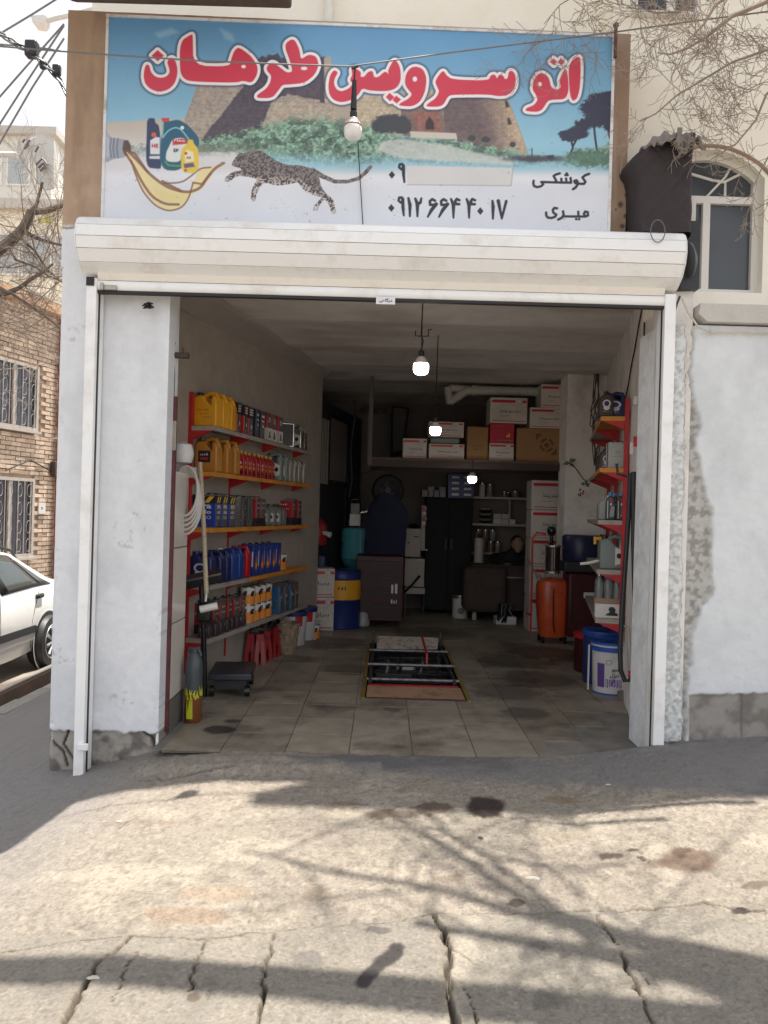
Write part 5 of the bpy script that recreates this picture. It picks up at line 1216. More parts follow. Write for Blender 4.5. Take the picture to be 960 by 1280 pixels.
# stained bucket
def bucket(name, label, cat, loc, r0, r1, h, mbody, mlid=None, handle=True, lid_h=.03):
    o = thing(name, label, cat, loc)
    q = MB()
    if mlid: q.lathe([(r0,0),(r0+.003,.004),(r1,h)], n=28); q.build('body', mbody, o, smooth=True)
    else: q.lathe([(r0*.97,.006),(r0,0),(r1,h),(r1+.008,h),(r1+.008,h-.02),(r1+.002,h-.02),(r1-.004,h-.001),(r0-.004,.01)], n=28); q.build('body', mbody, o, smooth=True)
    if mlid:
        q = MB(); q.lathe([(r1+.001,h-.035),(r1+.007,h-.035),(r1+.008,h-.022),(r1+.003,h-.02),(r1+.004,h-.008),(r1+.010,h-.006),(r1+.010,h+.008),(r1-.006,h+.010),(r1-.02,h+.002)], n=28); q.build('lid', mlid, o, smooth=True)
    if handle:
        q = MB(); q.tube([((r1+.008)*math.cos(t), -.01-.12*abs(math.sin(t))*0-.03*math.sin(t), h*.86-.13*math.sin(t)) for t in [PI*k/12 for k in range(13)]], .003, 6); q.build('handle', m_steel, o, smooth=True)
    return o
g = G(357, 819, 0)
bk = bucket('stained_bucket', 'open bucket caked with brown and beige splashes under the left rack', 'bucket', (g[0]-.01, g[1]+.12, 0), .095, .125, .30, M('stained_plastic', lin(150,130,108), rough=.8, var=.4, scale=26, dirt=lin(84,66,52), dirt_amt=.9, dirt_scale=22, bump=.003))
q = MB(); q.lathe([(.12,.0),(.0,.001)], (0,0,.25), 20, cap=False); q.build('contents', M('dark_sludge', lin(50,44,42), rough=.4), bk)
for i, (px, py) in enumerate([(366,808),(378,803)]):
    g = G(px, py, 0)
    b = bucket('paint_bucket', ['white plastic oil bucket with dark blue lid just behind the stained bucket', 'second white oil bucket with red stripe and dark blue lid'][i], 'bucket', (g[0]-.02, g[1]+.13+.1*i, 0), .125, .145, .34, C('bucket_white', 212,210,206), C('lid_navy', 40,50,104))
    b['group'] = 'white oil buckets behind the stained bucket'
    q = MB(); r = .147
    for (a0, a1, z0, z1, mi) in [(-75,-40,.20,.31,0), (-110,-78,.05,.2,1)]:
        n = 5
        for k in range(n):
            A_, B_ = R(a0+(a1-a0)*k/n), R(a0+(a1-a0)*(k+1)/n); rz = lambda z: .1262+(.145-.125)*z/.34
            q.at(mi=mi).add([(rz(z0)*math.cos(A_), rz(z0)*math.sin(A_), z0),(rz(z0)*math.cos(B_), rz(z0)*math.sin(B_), z0),(rz(z1)*math.cos(B_), rz(z1)*math.sin(B_), z1),(rz(z1)*math.cos(A_), rz(z1)*math.sin(A_), z1)], [(0,1,2,3)])
    q.build('print', [m_redlab, m_inkd], b)
g = G(395, 799, 0)
spawn('can', can, 'orange and white can on the floor in front of the lower white carton', (g[0]-.03, g[1]+.05, 0), .4)
g = G(400, 789, 0)
carton('lower white carton with red stripe and oval on the floor left of the drum', (g[0], g[1]+.05, 0), .30, .385, .28, .1, 'w', txt='بهران')
carton('upper white carton resting on another left of the yellow and blue drum', (g[0]-.03, g[1]+.06, .39), .36, .33, .30, .12, 'w', txt='بهران')
# blue and yellow drum
g = G(424, 788, 0)
dr = thing('banded_drum', 'dark blue drum with a broad yellow band below the teal tank', 'drum', (g[0], g[1]+.26, 0))
md = C('drum_blue', 34,48,110); my = C('drum_yellow', 224,160,40)
q = MB(); q.lathe([(.22,0),(.23,.01),(.23,.33),(.237,.34),(.23,.35)], n=28); q.build('lower_shell', md, dr, smooth=True)
q = MB(); q.lathe([(.231,.35),(.231,.58)], n=28, cap=False); q.build('band', my, dr, smooth=True)
q = MB(); q.lathe([(.23,.58),(.237,.59),(.23,.60),(.23,.68),(.236,.695),(.22,.70)], n=28); q.build('upper_shell', md, dr, smooth=True)
q = MB(); scribble(q, 0, 0.03, .47, .12, 3, .06, -.2345, 4); q.build('print', m_inkd, dr)
nd = thing('navy_crate', 'navy plastic crate of cleaning bottles standing behind the upper white carton', 'crate', (dr.location.x-.36, dr.location.y+.1, 0))
q = MB(); q.box(-.2,.16,-.14,.16,0,.86); q.build('crate_body', C('crate_navy', 34,46,92), nd, bevel=.02)
for k, (x, mm) in enumerate([(-.1, m_redlab), (-.02, m_whitep), (.08, m_whitep)]):
    q = MB(); q.lathe([(.035,0),(.037,.14),(.014,.19),(.014,.22)], (x, -.02+.05*k, .862), 12); bo = q.build('bottle', mm, nd, smooth=True)
    q = MB(); q.box(x-.05, x+.012, -.035+.05*k, -.005+.05*k, 1.083, 1.11); q.build('spray_head', m_redlab, bo)
rb = thing('red_canister', 'red fluid canister hanging above the cleaning bottles beyond the left rack', 'canister', (dr.location.x-.30, dr.location.y-.05, .98))
q = MB(); q.lathe([(.09,0),(.11,.03),(.11,.24),(.05,.31),(.03,.32)], n=20); q.build('body', C('canister_red', 150,34,40), rb, smooth=True)
q = MB(); q.tube([(.05,-.06,.16),(.16,-.1,.13)], [.02,.035], 10); q.build('spout', m_whitep, rb, smooth=True)
# teal pressure tank with pump above
tz = W(443, 712, 9.95)
tk = thing('pressure_tank', 'teal pressure tank with black pump head and white gauge box above the drum', 'water tank', (tz[0], 9.95, 0))
mt = M('teal_paint', lin(76,156,168), rough=.3, var=.06, coat=.3)
z0, z1 = W(443, 712, 9.95)[2], W(443, 660, 9.95)[2]; rr = .178
q = MB(); q.lathe([(.06,z0-.02),(.10,z0),(rr*.9,z0+.10),(rr,z0+.14),(rr+.004,z0+.145),(rr,z0+.15),(rr,z1-.03),(rr-.02,z1),(.05,z1+.012)], n=28); q.build('tank_body', mt, tk, smooth=True)
q = MB()
for a in (20, 140, 260): q.tube([(.09*math.cos(R(a)), .09*math.sin(R(a)), z0+.02), (.12*math.cos(R(a)), .12*math.sin(R(a)), .0)], .012, 6)
q.build('legs', m_dkmetal, tk)
q = MB(); q.box(-.10,.05,-.06,.08,z1+.015,z1+.12); q.box(-.08,.06,-.06,.08,z1+.12,z1+.33); q.build('pump', m_glossblack, tk, bevel=.015)
q = MB(); q.box(-.075,.06,-.085,-.062,z1+.03,z1+.18); q.build('gauge_box', m_whitep, tk, bevel=.004)
q = MB(); q.tube([(-.07,-.02,z1+.33),(-.06,-.02,z1+.37),(.05,-.02,z1+.37),(.06,-.02,z1+.33)], .008, 6); q.tube([(.06,0,z1+.2),(.16,0,z1+.22)], .03, 10); q.build('carry_handle', m_steel, tk, smooth=True)
# tipped can draining over a funnel on a pale vessel
g = G(448, 784, 0)
fn = thing('drain_funnel', 'steel drain funnel on a tall stem above a pale plastic jug beside the drum', 'funnel', (g[0], g[1]+.08, 0))
q = MB(); q.lathe([(.012,.0),(.012,.35),(.02,.37),(.10,.46),(.104,.462),(.10,.455),(.018,.365)], n=20); q.build('funnel_body', m_steel, fn, smooth=True)
q = MB(); q.lathe([(.07,0),(.09,.02),(.085,.16),(.03,.22),(.02,.24)], (.05,-.02,0), 14); q.build('jug', C('smoky_plastic', 150,150,146, rough=.25), fn, smooth=True)
q = MB(); r = .075
tc_ = thing('tipped_can', 'orange and white oil can tipped over to drain on the steel funnel', 'can', (g[0]-.05, g[1]+.08, .56))
tc_.rotation_euler = (0, R(128), 0)
q = MB(); q.lathe([(.075,-.12),(.075,.0)], n=20); q.build('body', C('can_orange_paint'), tc_, smooth=True)
q = MB(); q.lathe([(.0755,.0),(.0755,.09)], n=20); q.build('label', m_whitep, tc_, smooth=True)
q = MB(); q.lathe([(.077,.09),(.077,.10),(.07,.10)], n=20); q.build('rim', m_glossblack, tc_, smooth=True)

# ================================================================ BACK OF THE GARAGE
BY = 10.7
# side bay: dark steel gate leaf with frosted glass, bars
dg = thing('gate_leaf', 'tall black steel gate leaf with a pale glass light in the dark side bay', 'gate', (wl(8.95)+.02, 8.95, 0), LA)
q = MB(); q.box(-.02, 2.2, -.03, .0, 0, 2.72); q.build('sheet', M('gate_black', lin(44,42,44), rough=.6, var=.2, scale=4), dg)
q = MB(); q.box(.55, 1.35, -.042, -.034, 1.78, 2.55); q.build('glass_light', M('frosted_glass', lin(128,122,118), rough=.4, var=.08, scale=3), dg)
for bx in [(.50,1.40,2.55,2.60),(.50,1.40,1.73,1.78),(.50,.55,1.78,2.55),(1.35,1.40,1.0,2.6)]:
    q = MB(); q.box(bx[0], bx[1], -.055, -.032, bx[2], bx[3]); q.build('frame_bar', m_glossblack, dg)
for k in range(3):
    q = MB(); q.box(.25+k*.11, .29+k*.11, -.05, -.032, 1.72, 2.5); q.build('pale_strip', M('pale_strip', lin(150,144,138), rough=.6), dg)
cbm = thing('hanging_cable', 'black cable dropping from the side bay frame to the pump', 'cable', (0, 0, 0))
q = MB(); q.tube([W(442, 500, 8.6), W(444, 520, 8.6), W(438, 560, 8.6), W(440, 600, 8.6), W(436, 622, 8.6)], .012, 6); q.build('drop', m_black, cbm, smooth=True)
q = MB(); q.tube([W(440, 598, 8.6), W(455, 592, 9.2), W(478, 583, 9.8)], .006, 5); q.build('side_run', m_black, cbm, smooth=True)
# red oil rack cabinet with navy jacket and tyre
g = W(440, 780, 9.6); h_ = W(506, 690, 9.6)
rc = thing('red_cabinet', 'dark red tool cabinet with white lettering in front of the back wall', 'tool cabinet', (0, 9.3, 0))
x0, x1 = W(458, 700, 9.3)[0], W(505, 700, 9.3)[0]; zt = W(480, 695, 9.3)[2]
q = MB(); q.box(x0-.12, x1, 0, .5, .08, zt); q.build('cabinet_body', M('cabinet_red', lin(70,18,24), rough=.45, dirt=lin(50,26,26), dirt_amt=.8, dirt_scale=4), rc, bevel=.01)
for k in range(4):
    q = MB(); q.box(x0-.10, x1-.02, -.012, -.001, .12+k*(zt-.16)/4, .12+(k+1)*(zt-.16)/4-.02); dw = q.build('drawer', M('drawer_dark', lin(56,18,24), rough=.5, var=.2), rc, bevel=.004)
    q = MB(); q.box(x0+.05, x1-.15, -.03, -.013, .12+(k+.7)*(zt-.16)/4, .12+(k+.7)*(zt-.16)/4+.015); q.build('handle', m_dkmetal, dw)
q = MB(); scribble(q, 0, x1-.10, .42, .09, 2, .12, -.016, 5); scribble(q, 0, x1-.10, .30, .09, 3, .05, -.016, 6); q.build('print', m_whitep, rc)
jk = thing('hanging_coverall', 'navy coverall hanging over the red cabinet below the tyre', 'coverall', (0, 9.15, 0))
q = MB(); xc = (x0+x1)/2+.0; n = 20; prof = []
zA, zB = W(480, 618, 9.15)[2], W(480, 692, 9.15)[2]
rows = 10; vs = []; fs = []
for r_ in range(rows+1):
    z = zA+(zB-zA)*r_/rows; hwid = .10+.14*min(1, r_/2.5)
    for k in range(n):
        t_ = 2*PI*k/n; fold = .016*math.sin(5*t_+r_*.5)
        vs.append((xc+(hwid+fold)*math.cos(t_), .0+(.07+fold*.8)*math.sin(t_), z))
for r_ in range(rows):
    for k in range(n): fs.append((r_*n+k, r_*n+(k+1) % n, (r_+1)*n+(k+1) % n, (r_+1)*n+k))
q.add(vs, fs+[tuple(range(n))]); q.build('cloth', M('navy_cloth', lin(24,26,52), rough=.9, var=.15), jk, smooth=True)
ty = thing('spare_tyre', 'black tyre hung high on the back wall above the navy coverall', 'tyre', W(485, 613, 9.5), 0)
q = MB(); vs = []; prof = [(.10,-.07),(.17,-.085),(.195,-.06),(.20,0),(.195,.06),(.17,.085),(.10,.07)]; n = 32
for r, y in prof:
    for k in range(n): vs.append((r*math.cos(2*PI*k/n), y, r*math.sin(2*PI*k/n)))
fs = [(i*n+k, i*n+(k+1) % n, (i+1)*n+(k+1) % n, (i+1)*n+k) for i in range(len(prof)-1) for k in range(n)]
q.add(vs, fs); q.build('tyre', M('tyre_rubber', lin(34,33,34), rough=.75), ty, smooth=True)
q = MB(); n = 5; q.tube([(0,-.05,0),(0,.05,0)], .035, 14)
for k in range(n): a = 2*PI*k/n; q.tube([(0,-.03,0),(.11*math.cos(a),-.03,.11*math.sin(a))], .016, 6)
q.build('rim', m_dkmetal, ty)
# white appliance stack
ap = thing('bench_cabinet', 'small off white cabinet with dark knob standing on the white stool box', 'cabinet', (0, BY, 0))
a_, b_2 = W(506, 696, BY), W(526.5, 661, BY)
m_off = M('off_white_enamel', lin(190,180,168), rough=.45, var=.06)
q = MB(); q.box(a_[0], b_2[0], 0, .35, a_[2], b_2[2]); q.build('case', m_off, ap, bevel=.008)
q = MB(); q.box(a_[0]+.12, b_2[0]-.03, -.004, -.0005, b_2[2]-.12, b_2[2]-.105); oval(q, 0, a_[0]+.045, b_2[2]-.2, .013, .013, -.004); q.build('print', m_inkd, ap)
q = MB(); q.lathe([(.06,0),(.08,.02),(.05,.06),(.03,.07)], ((a_[0]+b_2[0])/2, .15, b_2[2]+.001), 12); q.build('knob', m_glossblack, ap, smooth=True)
sb = thing('white_case', 'white case on thin legs with a black strap below the small cabinet', 'case', (0, BY-.05, 0))
a_, b_2 = W(505, 742, BY-.05), W(531, 697.5, BY-.05)
q = MB(); q.box(a_[0], b_2[0], 0, .4, a_[2]+.10, b_2[2]-.012); q.build('case', m_off, sb, bevel=.006)
q = MB(); q.box(a_[0]+.01, b_2[0]+.012, -.02, .4, a_[2], a_[2]+.085); q.build('lower_tray', m_off, sb, bevel=.004)
for x in (a_[0]+.02, b_2[0]): 
    q = MB(); q.tube([(x, .0, 0), (x, 0, a_[2])], .01, 6); q.build('leg', m_steel, sb)
q = MB(); q.tube([(a_[0]-.02,-.04,a_[2]+.0),(a_[0]+.10,-.04,a_[2]+.12),(a_[0]+.21,-.04,a_[2]+.26)], [.02,.014,.02], 6); q.build('strap', m_glossblack, sb)
# tall black cabinet
kb_ = thing('tall_cabinet', 'tall black metal cabinet standing against the back wall under the third bulb', 'cabinet', (0, BY, 0))
x0, x1 = W(531, 700, BY)[0], W(589, 700, BY)[0]; zt = W(560, 622, BY)[2]
m_kc = M('cabinet_black', lin(18,18,22), rough=.75, var=.1)
q = MB(); q.box(x0, x1, 0, .5, .06, zt); q.build('cabinet_body', m_kc, kb_, bevel=.006)
for k in range(2):
    q = MB(); m2 = (x0+x1)/2; q.box([x0+.01, m2+.004][k], [m2-.004, x1-.01][k], -.018, -.002, .10, zt-.03); dd = q.build('door', m_kc, kb_, bevel=.004)
    q = MB(); q.box(m2+[-.05, .03][k], m2+[-.03, .05][k], -.035, -.019, .9, 1.05); q.build('handle', m_dkmetal, dd)
ss = thing('spice_rack', 'narrow rack of small red and white packets between the cabinets', 'packet rack', (0, BY-.02, 0))
a_, b_2 = W(526, 688, BY), W(536, 632, BY)
q = MB(); q.box(a_[0], b_2[0], 0, .1, a_[2], a_[2]+.02); q.box(a_[0], b_2[0], 0.09, .1, a_[2], b_2[2]); q.build('holder', m_off, ss)
for k in range(4):
    for j in range(2):
        q = MB(); xx = a_[0]+.01+j*(b_2[0]-a_[0])*.5; zz = a_[2]+.35+k*.07; q.box(xx, xx+.045, .02, .08, zz, zz+.05); q.build('packet', m_redlab if (k+j) % 2 else m_whitep, ss)
# small blue parts drawers
pd = thing('parts_drawers', 'block of small blue parts drawers with white fronts on top of the black cabinet', 'parts drawers', (0, BY+.0, zt+.002))
xs0 = W(560, 620, BY)[0]; q = MB(); q.box(xs0, xs0+.36, .02, .26, 0, .33); q.build('housing', C('drawer_blue', 44,54,120), pd)
for i in range(2):
    for j in range(4):
        q = MB(); q.box(xs0+.02+i*.17, xs0+.17+i*.17, .0, .019, .015+j*.08, .08+j*.08); dd = q.build('drawer', C('drawer_blue'), pd)
        q = MB(); q.box(xs0+.05+i*.17, xs0+.15+i*.17, -.003, -.0005, .03+j*.08, .06+j*.08); q.build('label', m_whitep, dd)
for k in range(4):
    xk = W(532+k*7, 620, BY)[0]
    q = MB(); q.box(-.05,.05,0,.14,0,.10+.05*(k % 2)); o = q.build('small_box', C('dull_box', 96,92,96), bevel=.004); o.location = (xk, BY+.05, zt+.002)
    tag(o, ['leftmost dull small box on top of the black cabinet', 'taller dull box second from left on the black cabinet', 'low dull box third from left on the black cabinet', 'taller dull box next to the blue drawers'][k], 'small box', 'small boxes on the black cabinet')
# wall shelves with cans
ws = thing('back_shelves', 'white back wall shelves behind the desk holding cans and tubs', 'shelf', (0, BACK-.02, 0))
WYs = BACK-.28
zs_ = [W(630, y, WYs)[2] for y in (621.5, 655, 691)]; xx0, xx1 = W(590, 640, WYs)[0], W(662, 640, WYs)[0]
for z, xe in zip(zs_, (xx1, xx1, W(622, 690, WYs)[0])):
    q = MB(); q.box(xx0, xe, -.28, 0, z-.03, z); q.build('shelf', m_off, ws)
q = MB(); q.box(xx0-.02, xx0, -.28, 0, .8, zs_[0]+.3); q.box(W(636,640,WYs)[0], W(636,640,WYs)[0]+.02, -.27, 0, zs_[1], zs_[0]-.03); q.build('side_board', m_off, ws)
cann = [0]
def jar(x, z, r, h, mt_, lab, Y=WYs, mcap=None):
    o = thing('jar', lab, 'jar', (x, Y+r+.01, z+.001), 0, 'jars and tubs on the back wall shelves')
    q = MB(); q.lathe([(r*.95,0),(r,.005),(r,h*.86),(r*.9,h*.88)], n=14); q.build('body', mt_, o, smooth=True)
    q = MB(); q.lathe([(r*.96,h*.88),(r*.96,h)], n=14); q.build('lid', mcap or m_steel, o, smooth=True); return o
m_copper = M('copper_tin', lin(160,128,104), rough=.35, metal=.4)
m_jarg = M('jar_glass', lin(140,140,134), rough=.2, var=.1)
for i, (px, w2, hpx, mm) in enumerate([(603,8,28,m_whitep),(613,9,26,m_jarg),(631,6,12,m_copper),(636,5,10,m_inkd),(645,9,13,m_jarg)]):
    x = W(px, 620, WYs)[0]; r = w2/2*WYs/961; jar(x, zs_[0], r, hpx*.62*WYs/961, mm, ['tall white tub on the upper back shelf beside the bulb', 'wide glass jar next to the white tub on the upper back shelf', 'small copper tin on the upper back shelf', 'tiny black pot beside the copper tin', 'squat glass jar at the right of the upper back shelf'][i])
for i in range(6):
    x = W(608, 640, WYs)[0]; o = thing('bowl', '%s bowl from the bottom of the pile on the second back shelf' % ['first', 'second', 'third', 'fourth', 'fifth', 'sixth'][i], 'bowl', (x, WYs+.1, zs_[1]+.001+i*.038), 0, 'pile of pale bowls')
    q = MB(); q.lathe([(.05,0),(.09,.02),(.095,.030),(.09,.028),(.05,.006)], n=16); q.build('bowl', m_off if i % 2 else m_inkd, o, smooth=True)
for i in range(5):
    px = [622,622,632,632,640][i]; x = W(px, 640, WYs)[0]; z = zs_[1]+[0,.075,0,.075,0][i]
    q = MB(); q.box(-.055,.055,0,.1,0,.07); o = q.build('filter_box', [m_whitep, m_carton][i % 2], bevel=.004); o.location = (x, WYs+.02, z+.001)
    tag(o, ['small white filter box left of the pair on the second back shelf', 'pale filter box stacked on the left one', 'small white filter box right of the pair', 'pale filter box stacked on the right one', 'lone small white box near the bowl pile end'][i], 'small box', 'small filter boxes on the second back shelf')
for i in range(7):
    px = 596+(i % 4)*9; lev = i//4; x = W(px+(2 if lev else 0), 680, WYs)[0]
    jar(x, zs_[2]+(.0 if lev == 0 else .165), .042, .16, [m_copper, m_jarg][(i+lev) % 2], ['first copper tin of the lower row on the third back shelf', 'second tin of the lower row, glassy', 'third copper tin of the lower row', 'fourth jar of the lower row, glassy', 'first tin of the upper row on the third back shelf', 'second tin of the upper row, copper', 'third jar of the upper row, glassy'][i])
tw = thing('paper_roll', 'tall pale roll of paper standing beside the black cabinet', 'paper roll', (W(597, 720, BY-.05)[0], BY-.1, W(597, 708, BY)[2]))
q = MB(); hh = W(597, 672, BY)[2]-W(597, 708, BY)[2]; q.lathe([(.065,0),(.065,hh)], n=18); q.build('roll', m_off, tw, smooth=True)
q = MB(); q.lathe([(.02,hh+.001),(.02,hh+.06)], n=10); q.build('core', m_dkmetal, tw)
# desk with brown cloth
DY = 10.2
dk = thing('desk', 'dark brown desk draped in cloth in front of the back shelves', 'desk', (0, DY, 0))
x0, x1 = W(590, 740, DY)[0], W(662, 740, DY)[0]; zt = W(620, 706, DY)[2]
m_dk = M('desk_brown', lin(74,60,58), rough=.8, var=.2, scale=5)
q = MB(); q.box(x0, x1, -.03, .5, zt-.03, zt); q.build('desktop', m_dk, dk, bevel=.008)
q = MB(); q.box(x0+.02, x1-.01, 0, .02, .14, zt-.032); q.build('front_panel', m_dk, dk)
q = MB(); q.box(x0+.42, x1-.05, -.045, -.034, zt-.17, zt-.15); q.build('drawer_handle', m_steel, dk)
for x in (x0+.04, x1-.04):
    q = MB(); q.box(x-.025, x+.025, .01, .06, 0, .138); q.build('leg', m_off, dk)
# cloth heap / chair back at left of the desk
hp = thing('draped_chair', 'armchair under a brown blanket at the left end of the desk', 'armchair', (x0+.02, DY+.05, 0))
q = MB(); q.box(-.15,.42,-.25,.15,.12,.72); o = q.build('blanket', M('brown_blanket', lin(78,66,60), rough=.95, var=.2), hp, bevel=.09, seg=4)
# person seated at the desk, leaning on it
def skin_chain(verts, edges, radii, name, mat, parent, sub=2):
    me = bpy.data.meshes.new(name); me.from_pydata(verts, edges, []); me.materials.append(mat)
    o = bpy.data.objects.new(name, me); COL.objects.link(o); o.parent = parent
    s = o.modifiers.new('skin', 'SKIN'); me.skin_vertices.new() if not me.skin_vertices else None
    for i, r in enumerate(radii): me.skin_vertices[0].data[i].radius = (r if isinstance(r, tuple) else (r, r))
    me.skin_vertices[0].data[0].use_root = True; s.use_smooth_shade = True
    u = o.modifiers.new('sub', 'SUBSURF'); u.levels = sub; u.render_levels = sub; return o
hd = W(648, 681, DY+.42)
pn = thing('person', 'person in a black jacket seated behind the desk, dark haired head bent over it', 'person', (hd[0], DY+.62, 0))
m_skin = M('skin', lin(176,138,118), rough=.5, var=.05); m_jack = M('black_jacket', lin(34,32,36), rough=.8)
hz = hd[2]
V = [(-.06,.12,.46),(-.07,.06,.62),(-.08,-.02,.80),(-.06,-.06,hz-.13),(-.03,-.10,hz-.06),(-.28,.0,hz-.20),(-.36,-.16,.80),(-.20,-.36,.745),(.10,-.02,hz-.20),(.17,-.16,.82),(.06,-.36,.745),
     (-.16,.0,.46),(-.18,-.42,.46),(-.18,-.44,.06),(.05,.0,.46),(.08,-.42,.46),(.08,-.44,.06)]
Ed = [(0,1),(1,2),(2,3),(3,4),(2,5),(5,6),(6,7),(2,8),(8,9),(9,10),(0,11),(11,12),(12,13),(0,14),(14,15),(15,16)]
Rr_ = [.15,.15,.16,.085,.055,.085,.06,.042,.085,.06,.042,.10,.075,.05,.10,.075,.05]
skin_chain(V, Ed, Rr_, 'body', m_jack, pn)
q = MB()
vs = []; n = 20; rowsH = 14
for i in range(rowsH+1):
    ph = PI*i/rowsH
    for k in range(n):
        th = 2*PI*k/n; x = .078*math.sin(ph)*math.cos(th); y = .095*math.sin(ph)*math.sin(th); z = .118*math.cos(ph)
        if z < 0: x *= 1-.25*(-z/.118); y *= 1-.12*(-z/.118)
        if math.sin(th) < -.95 and abs(z+.01) < .03: y -= .018          # nose
        if math.sin(th) < -.6 and abs(z-.02) < .014 and .02 < abs(x) < .05: y += .008   # eye hollows
        vs.append((x, y, z))
fs = [(i*n+k, i*n+(k+1) % n, (i+1)*n+(k+1) % n, (i+1)*n+k) for i in range(rowsH) for k in range(n)]
TH = Matrix.Translation((0, -.12, hz)) @ Matrix.Rotation(R(22), 4, 'Z') @ Matrix.Rotation(R(-16), 4, 'X')
q.at(TH).add(vs, [f[::-1] for f in fs]); head = q.build('head', m_skin, pn, smooth=True)
q = MB(); q.at(TH); q.add([(x*1.12, y*1.10+.008, z*1.10+.004) for x, y, z in vs], [f[::-1] for f in fs if all((vs[i][2] > .05-.9*vs[i][1]*-1*0 and (vs[i][1] > -.055 or vs[i][2] > .07)) or (vs[i][1] > .02 and vs[i][2] > -.06) for i in f)])
q.build('hair', M('dark_hair', lin(30,26,26), rough=.6), head, smooth=True)
q = MB(); q.at(TH)
for sx_ in (-1, 1): q.lathe([(.001,-.004),(.011,.0),(.001,.004)], (sx_*.03, -.083, .02), 8)
q.build('eyes', m_inkd, head)
q = MB(); q.at(TH)
for sx_ in (-1, 1): q.tube([(sx_*.076,.005,-.02),(sx_*.086,.012,.0),(sx_*.078,.01,.03)], [.008,.011,.007], 6)
q.tube([(-.02,-.088,-.055),(0,-.093,-.056),(.02,-.088,-.055)], .004, 5); q.build('ears_and_mouth', m_skin, head, smooth=True)
for (sx_, bx) in ((-1, (-.20,-.36,.745)), (1, (.06,-.36,.745))):
    Vh = [bx, (bx[0]+.03, bx[1]-.045, bx[2]-.005), (bx[0]+.045, bx[1]-.085, bx[2]-.008)]; Eh = [(0,1),(1,2)]; Rh = [(.026,.018),(.036,.016),(.034,.014)]
    for f_, (dx, L) in enumerate([(-.026,.062),(-.009,.074),(.009,.070),(.026,.055)]):
        b0 = len(Vh); Vh += [(bx[0]+.045+dx, bx[1]-.095, bx[2]-.006), (bx[0]+.047+dx*1.1, bx[1]-.095-L*.55, bx[2]-.002), (bx[0]+.048+dx*1.15, bx[1]-.095-L, bx[2]-.016)]
        Eh += [(2,b0),(b0,b0+1),(b0+1,b0+2)]; Rh += [.0095,.0088,.0075]
    b0 = len(Vh); Vh += [(bx[0]+.03-sx_*-.04, bx[1]-.06, bx[2]-.004), (bx[0]+.035-sx_*-.06, bx[1]-.095, bx[2]-.008)]; Eh += [(1,b0),(b0,b0+1)]; Rh += [.011,.009]
    skin_chain(Vh, Eh, Rh, 'hand', m_skin, pn, 1)
# small things on the floor at the back
g = G(573, 767, 0)
b = bucket('white_tin', 'white tin with faded round print on the floor before the black cabinet', 'tin', (g[0]-.02, 10.42, 0), .105, .105, .30, m_whitep, m_steel, handle=False)
q = MB(); oval(q, 0, 0, .10, .045, .045, -.108); q.build('print', M('grey_ink'), b)
g = G(628, 774, 0); g = (g[0]-.03, 9.86, 0)
t = thing('shoe_box', 'open white shoe box with dark things spilling out on the floor before the desk', 'box', (g[0], g[1], 0), .05)
q = MB(); q.box(-.13,.13,0,.18,0,.10); q.build('carton', m_whitep, t, bevel=.004)
q = MB()
rr_ = random.Random(9)
for k in range(7): q.tube([(rr_.uniform(-.1,.1), .05+rr_.uniform(-.04,.08), .1), (rr_.uniform(-.1,.1), .06, .16+rr_.uniform(0,.1)), (rr_.uniform(-.12,.12), -.03, rr_.uniform(.02,.1))], [.015,.03,.012], 7)
q.build('rags', m_glossblack, t, smooth=True)
q = MB(); q.box(-.07,.07,.06,.16,.102,.26); q.build('grey_unit', M('grey_unit', lin(120,124,130), rough=.5, var=.3, scale=30), t, bevel=.01)
# ceiling drain pipe
dp = thing('drain_pipe', 'white plastic drain pipe with elbow running under the ceiling at the back', 'pipe', (0,0,0))
mpv = M('pvc_pipe', lin(186,182,176), rough=.4)
A1, A2, A3, A4 = W(710, 491, 9.3), W(598, 488, 9.3), W(582, 489, 9.3), W(562, 503, 9.3)
q = MB(); q.tube([A1, A2], .055, 16); q.build('run', mpv, dp, smooth=True)
q = MB(); q.tube([A2, A3, A4], [.06,.055,.05], 16); q.tube([W(560, 484, 9.3), W(561, 495, 9.3), W(563, 505, 9.3)], .05, 14); q.tube([W(562, 485, 9.32), W(584, 487, 9.32)], .045, 12); q.build('elbow', mpv, dp, smooth=True)
q = MB(); q.tube([W(594, 488, 9.3), W(590, 488, 9.3)], .066, 16); q.build('collar', mpv, dp, smooth=True)
t = thing('wall_fan', 'dark bracket and ducting on the upper back wall left of the cartons', 'bracket', (0,0,0))
q = MB(); a_ = W(450, 513, 10.9); b_2 = W(488, 514, 10.9); q.box(a_[0], b_2[0], 10.88, 10.93, a_[2]-.04, a_[2]+.03); q.build('arm', m_glossblack, t)
q = MB(); c_ = W(500, 540, 10.9); q.prism([(c_[0]-.12, c_[2]-.35), (c_[0]+.05, c_[2]-.3), (c_[0]+.12, c_[2]+.32), (c_[0]-.13, c_[2]+.35)], 10.7, 11.2); q.build('duct', m_dkmetal, t, bevel=.03)
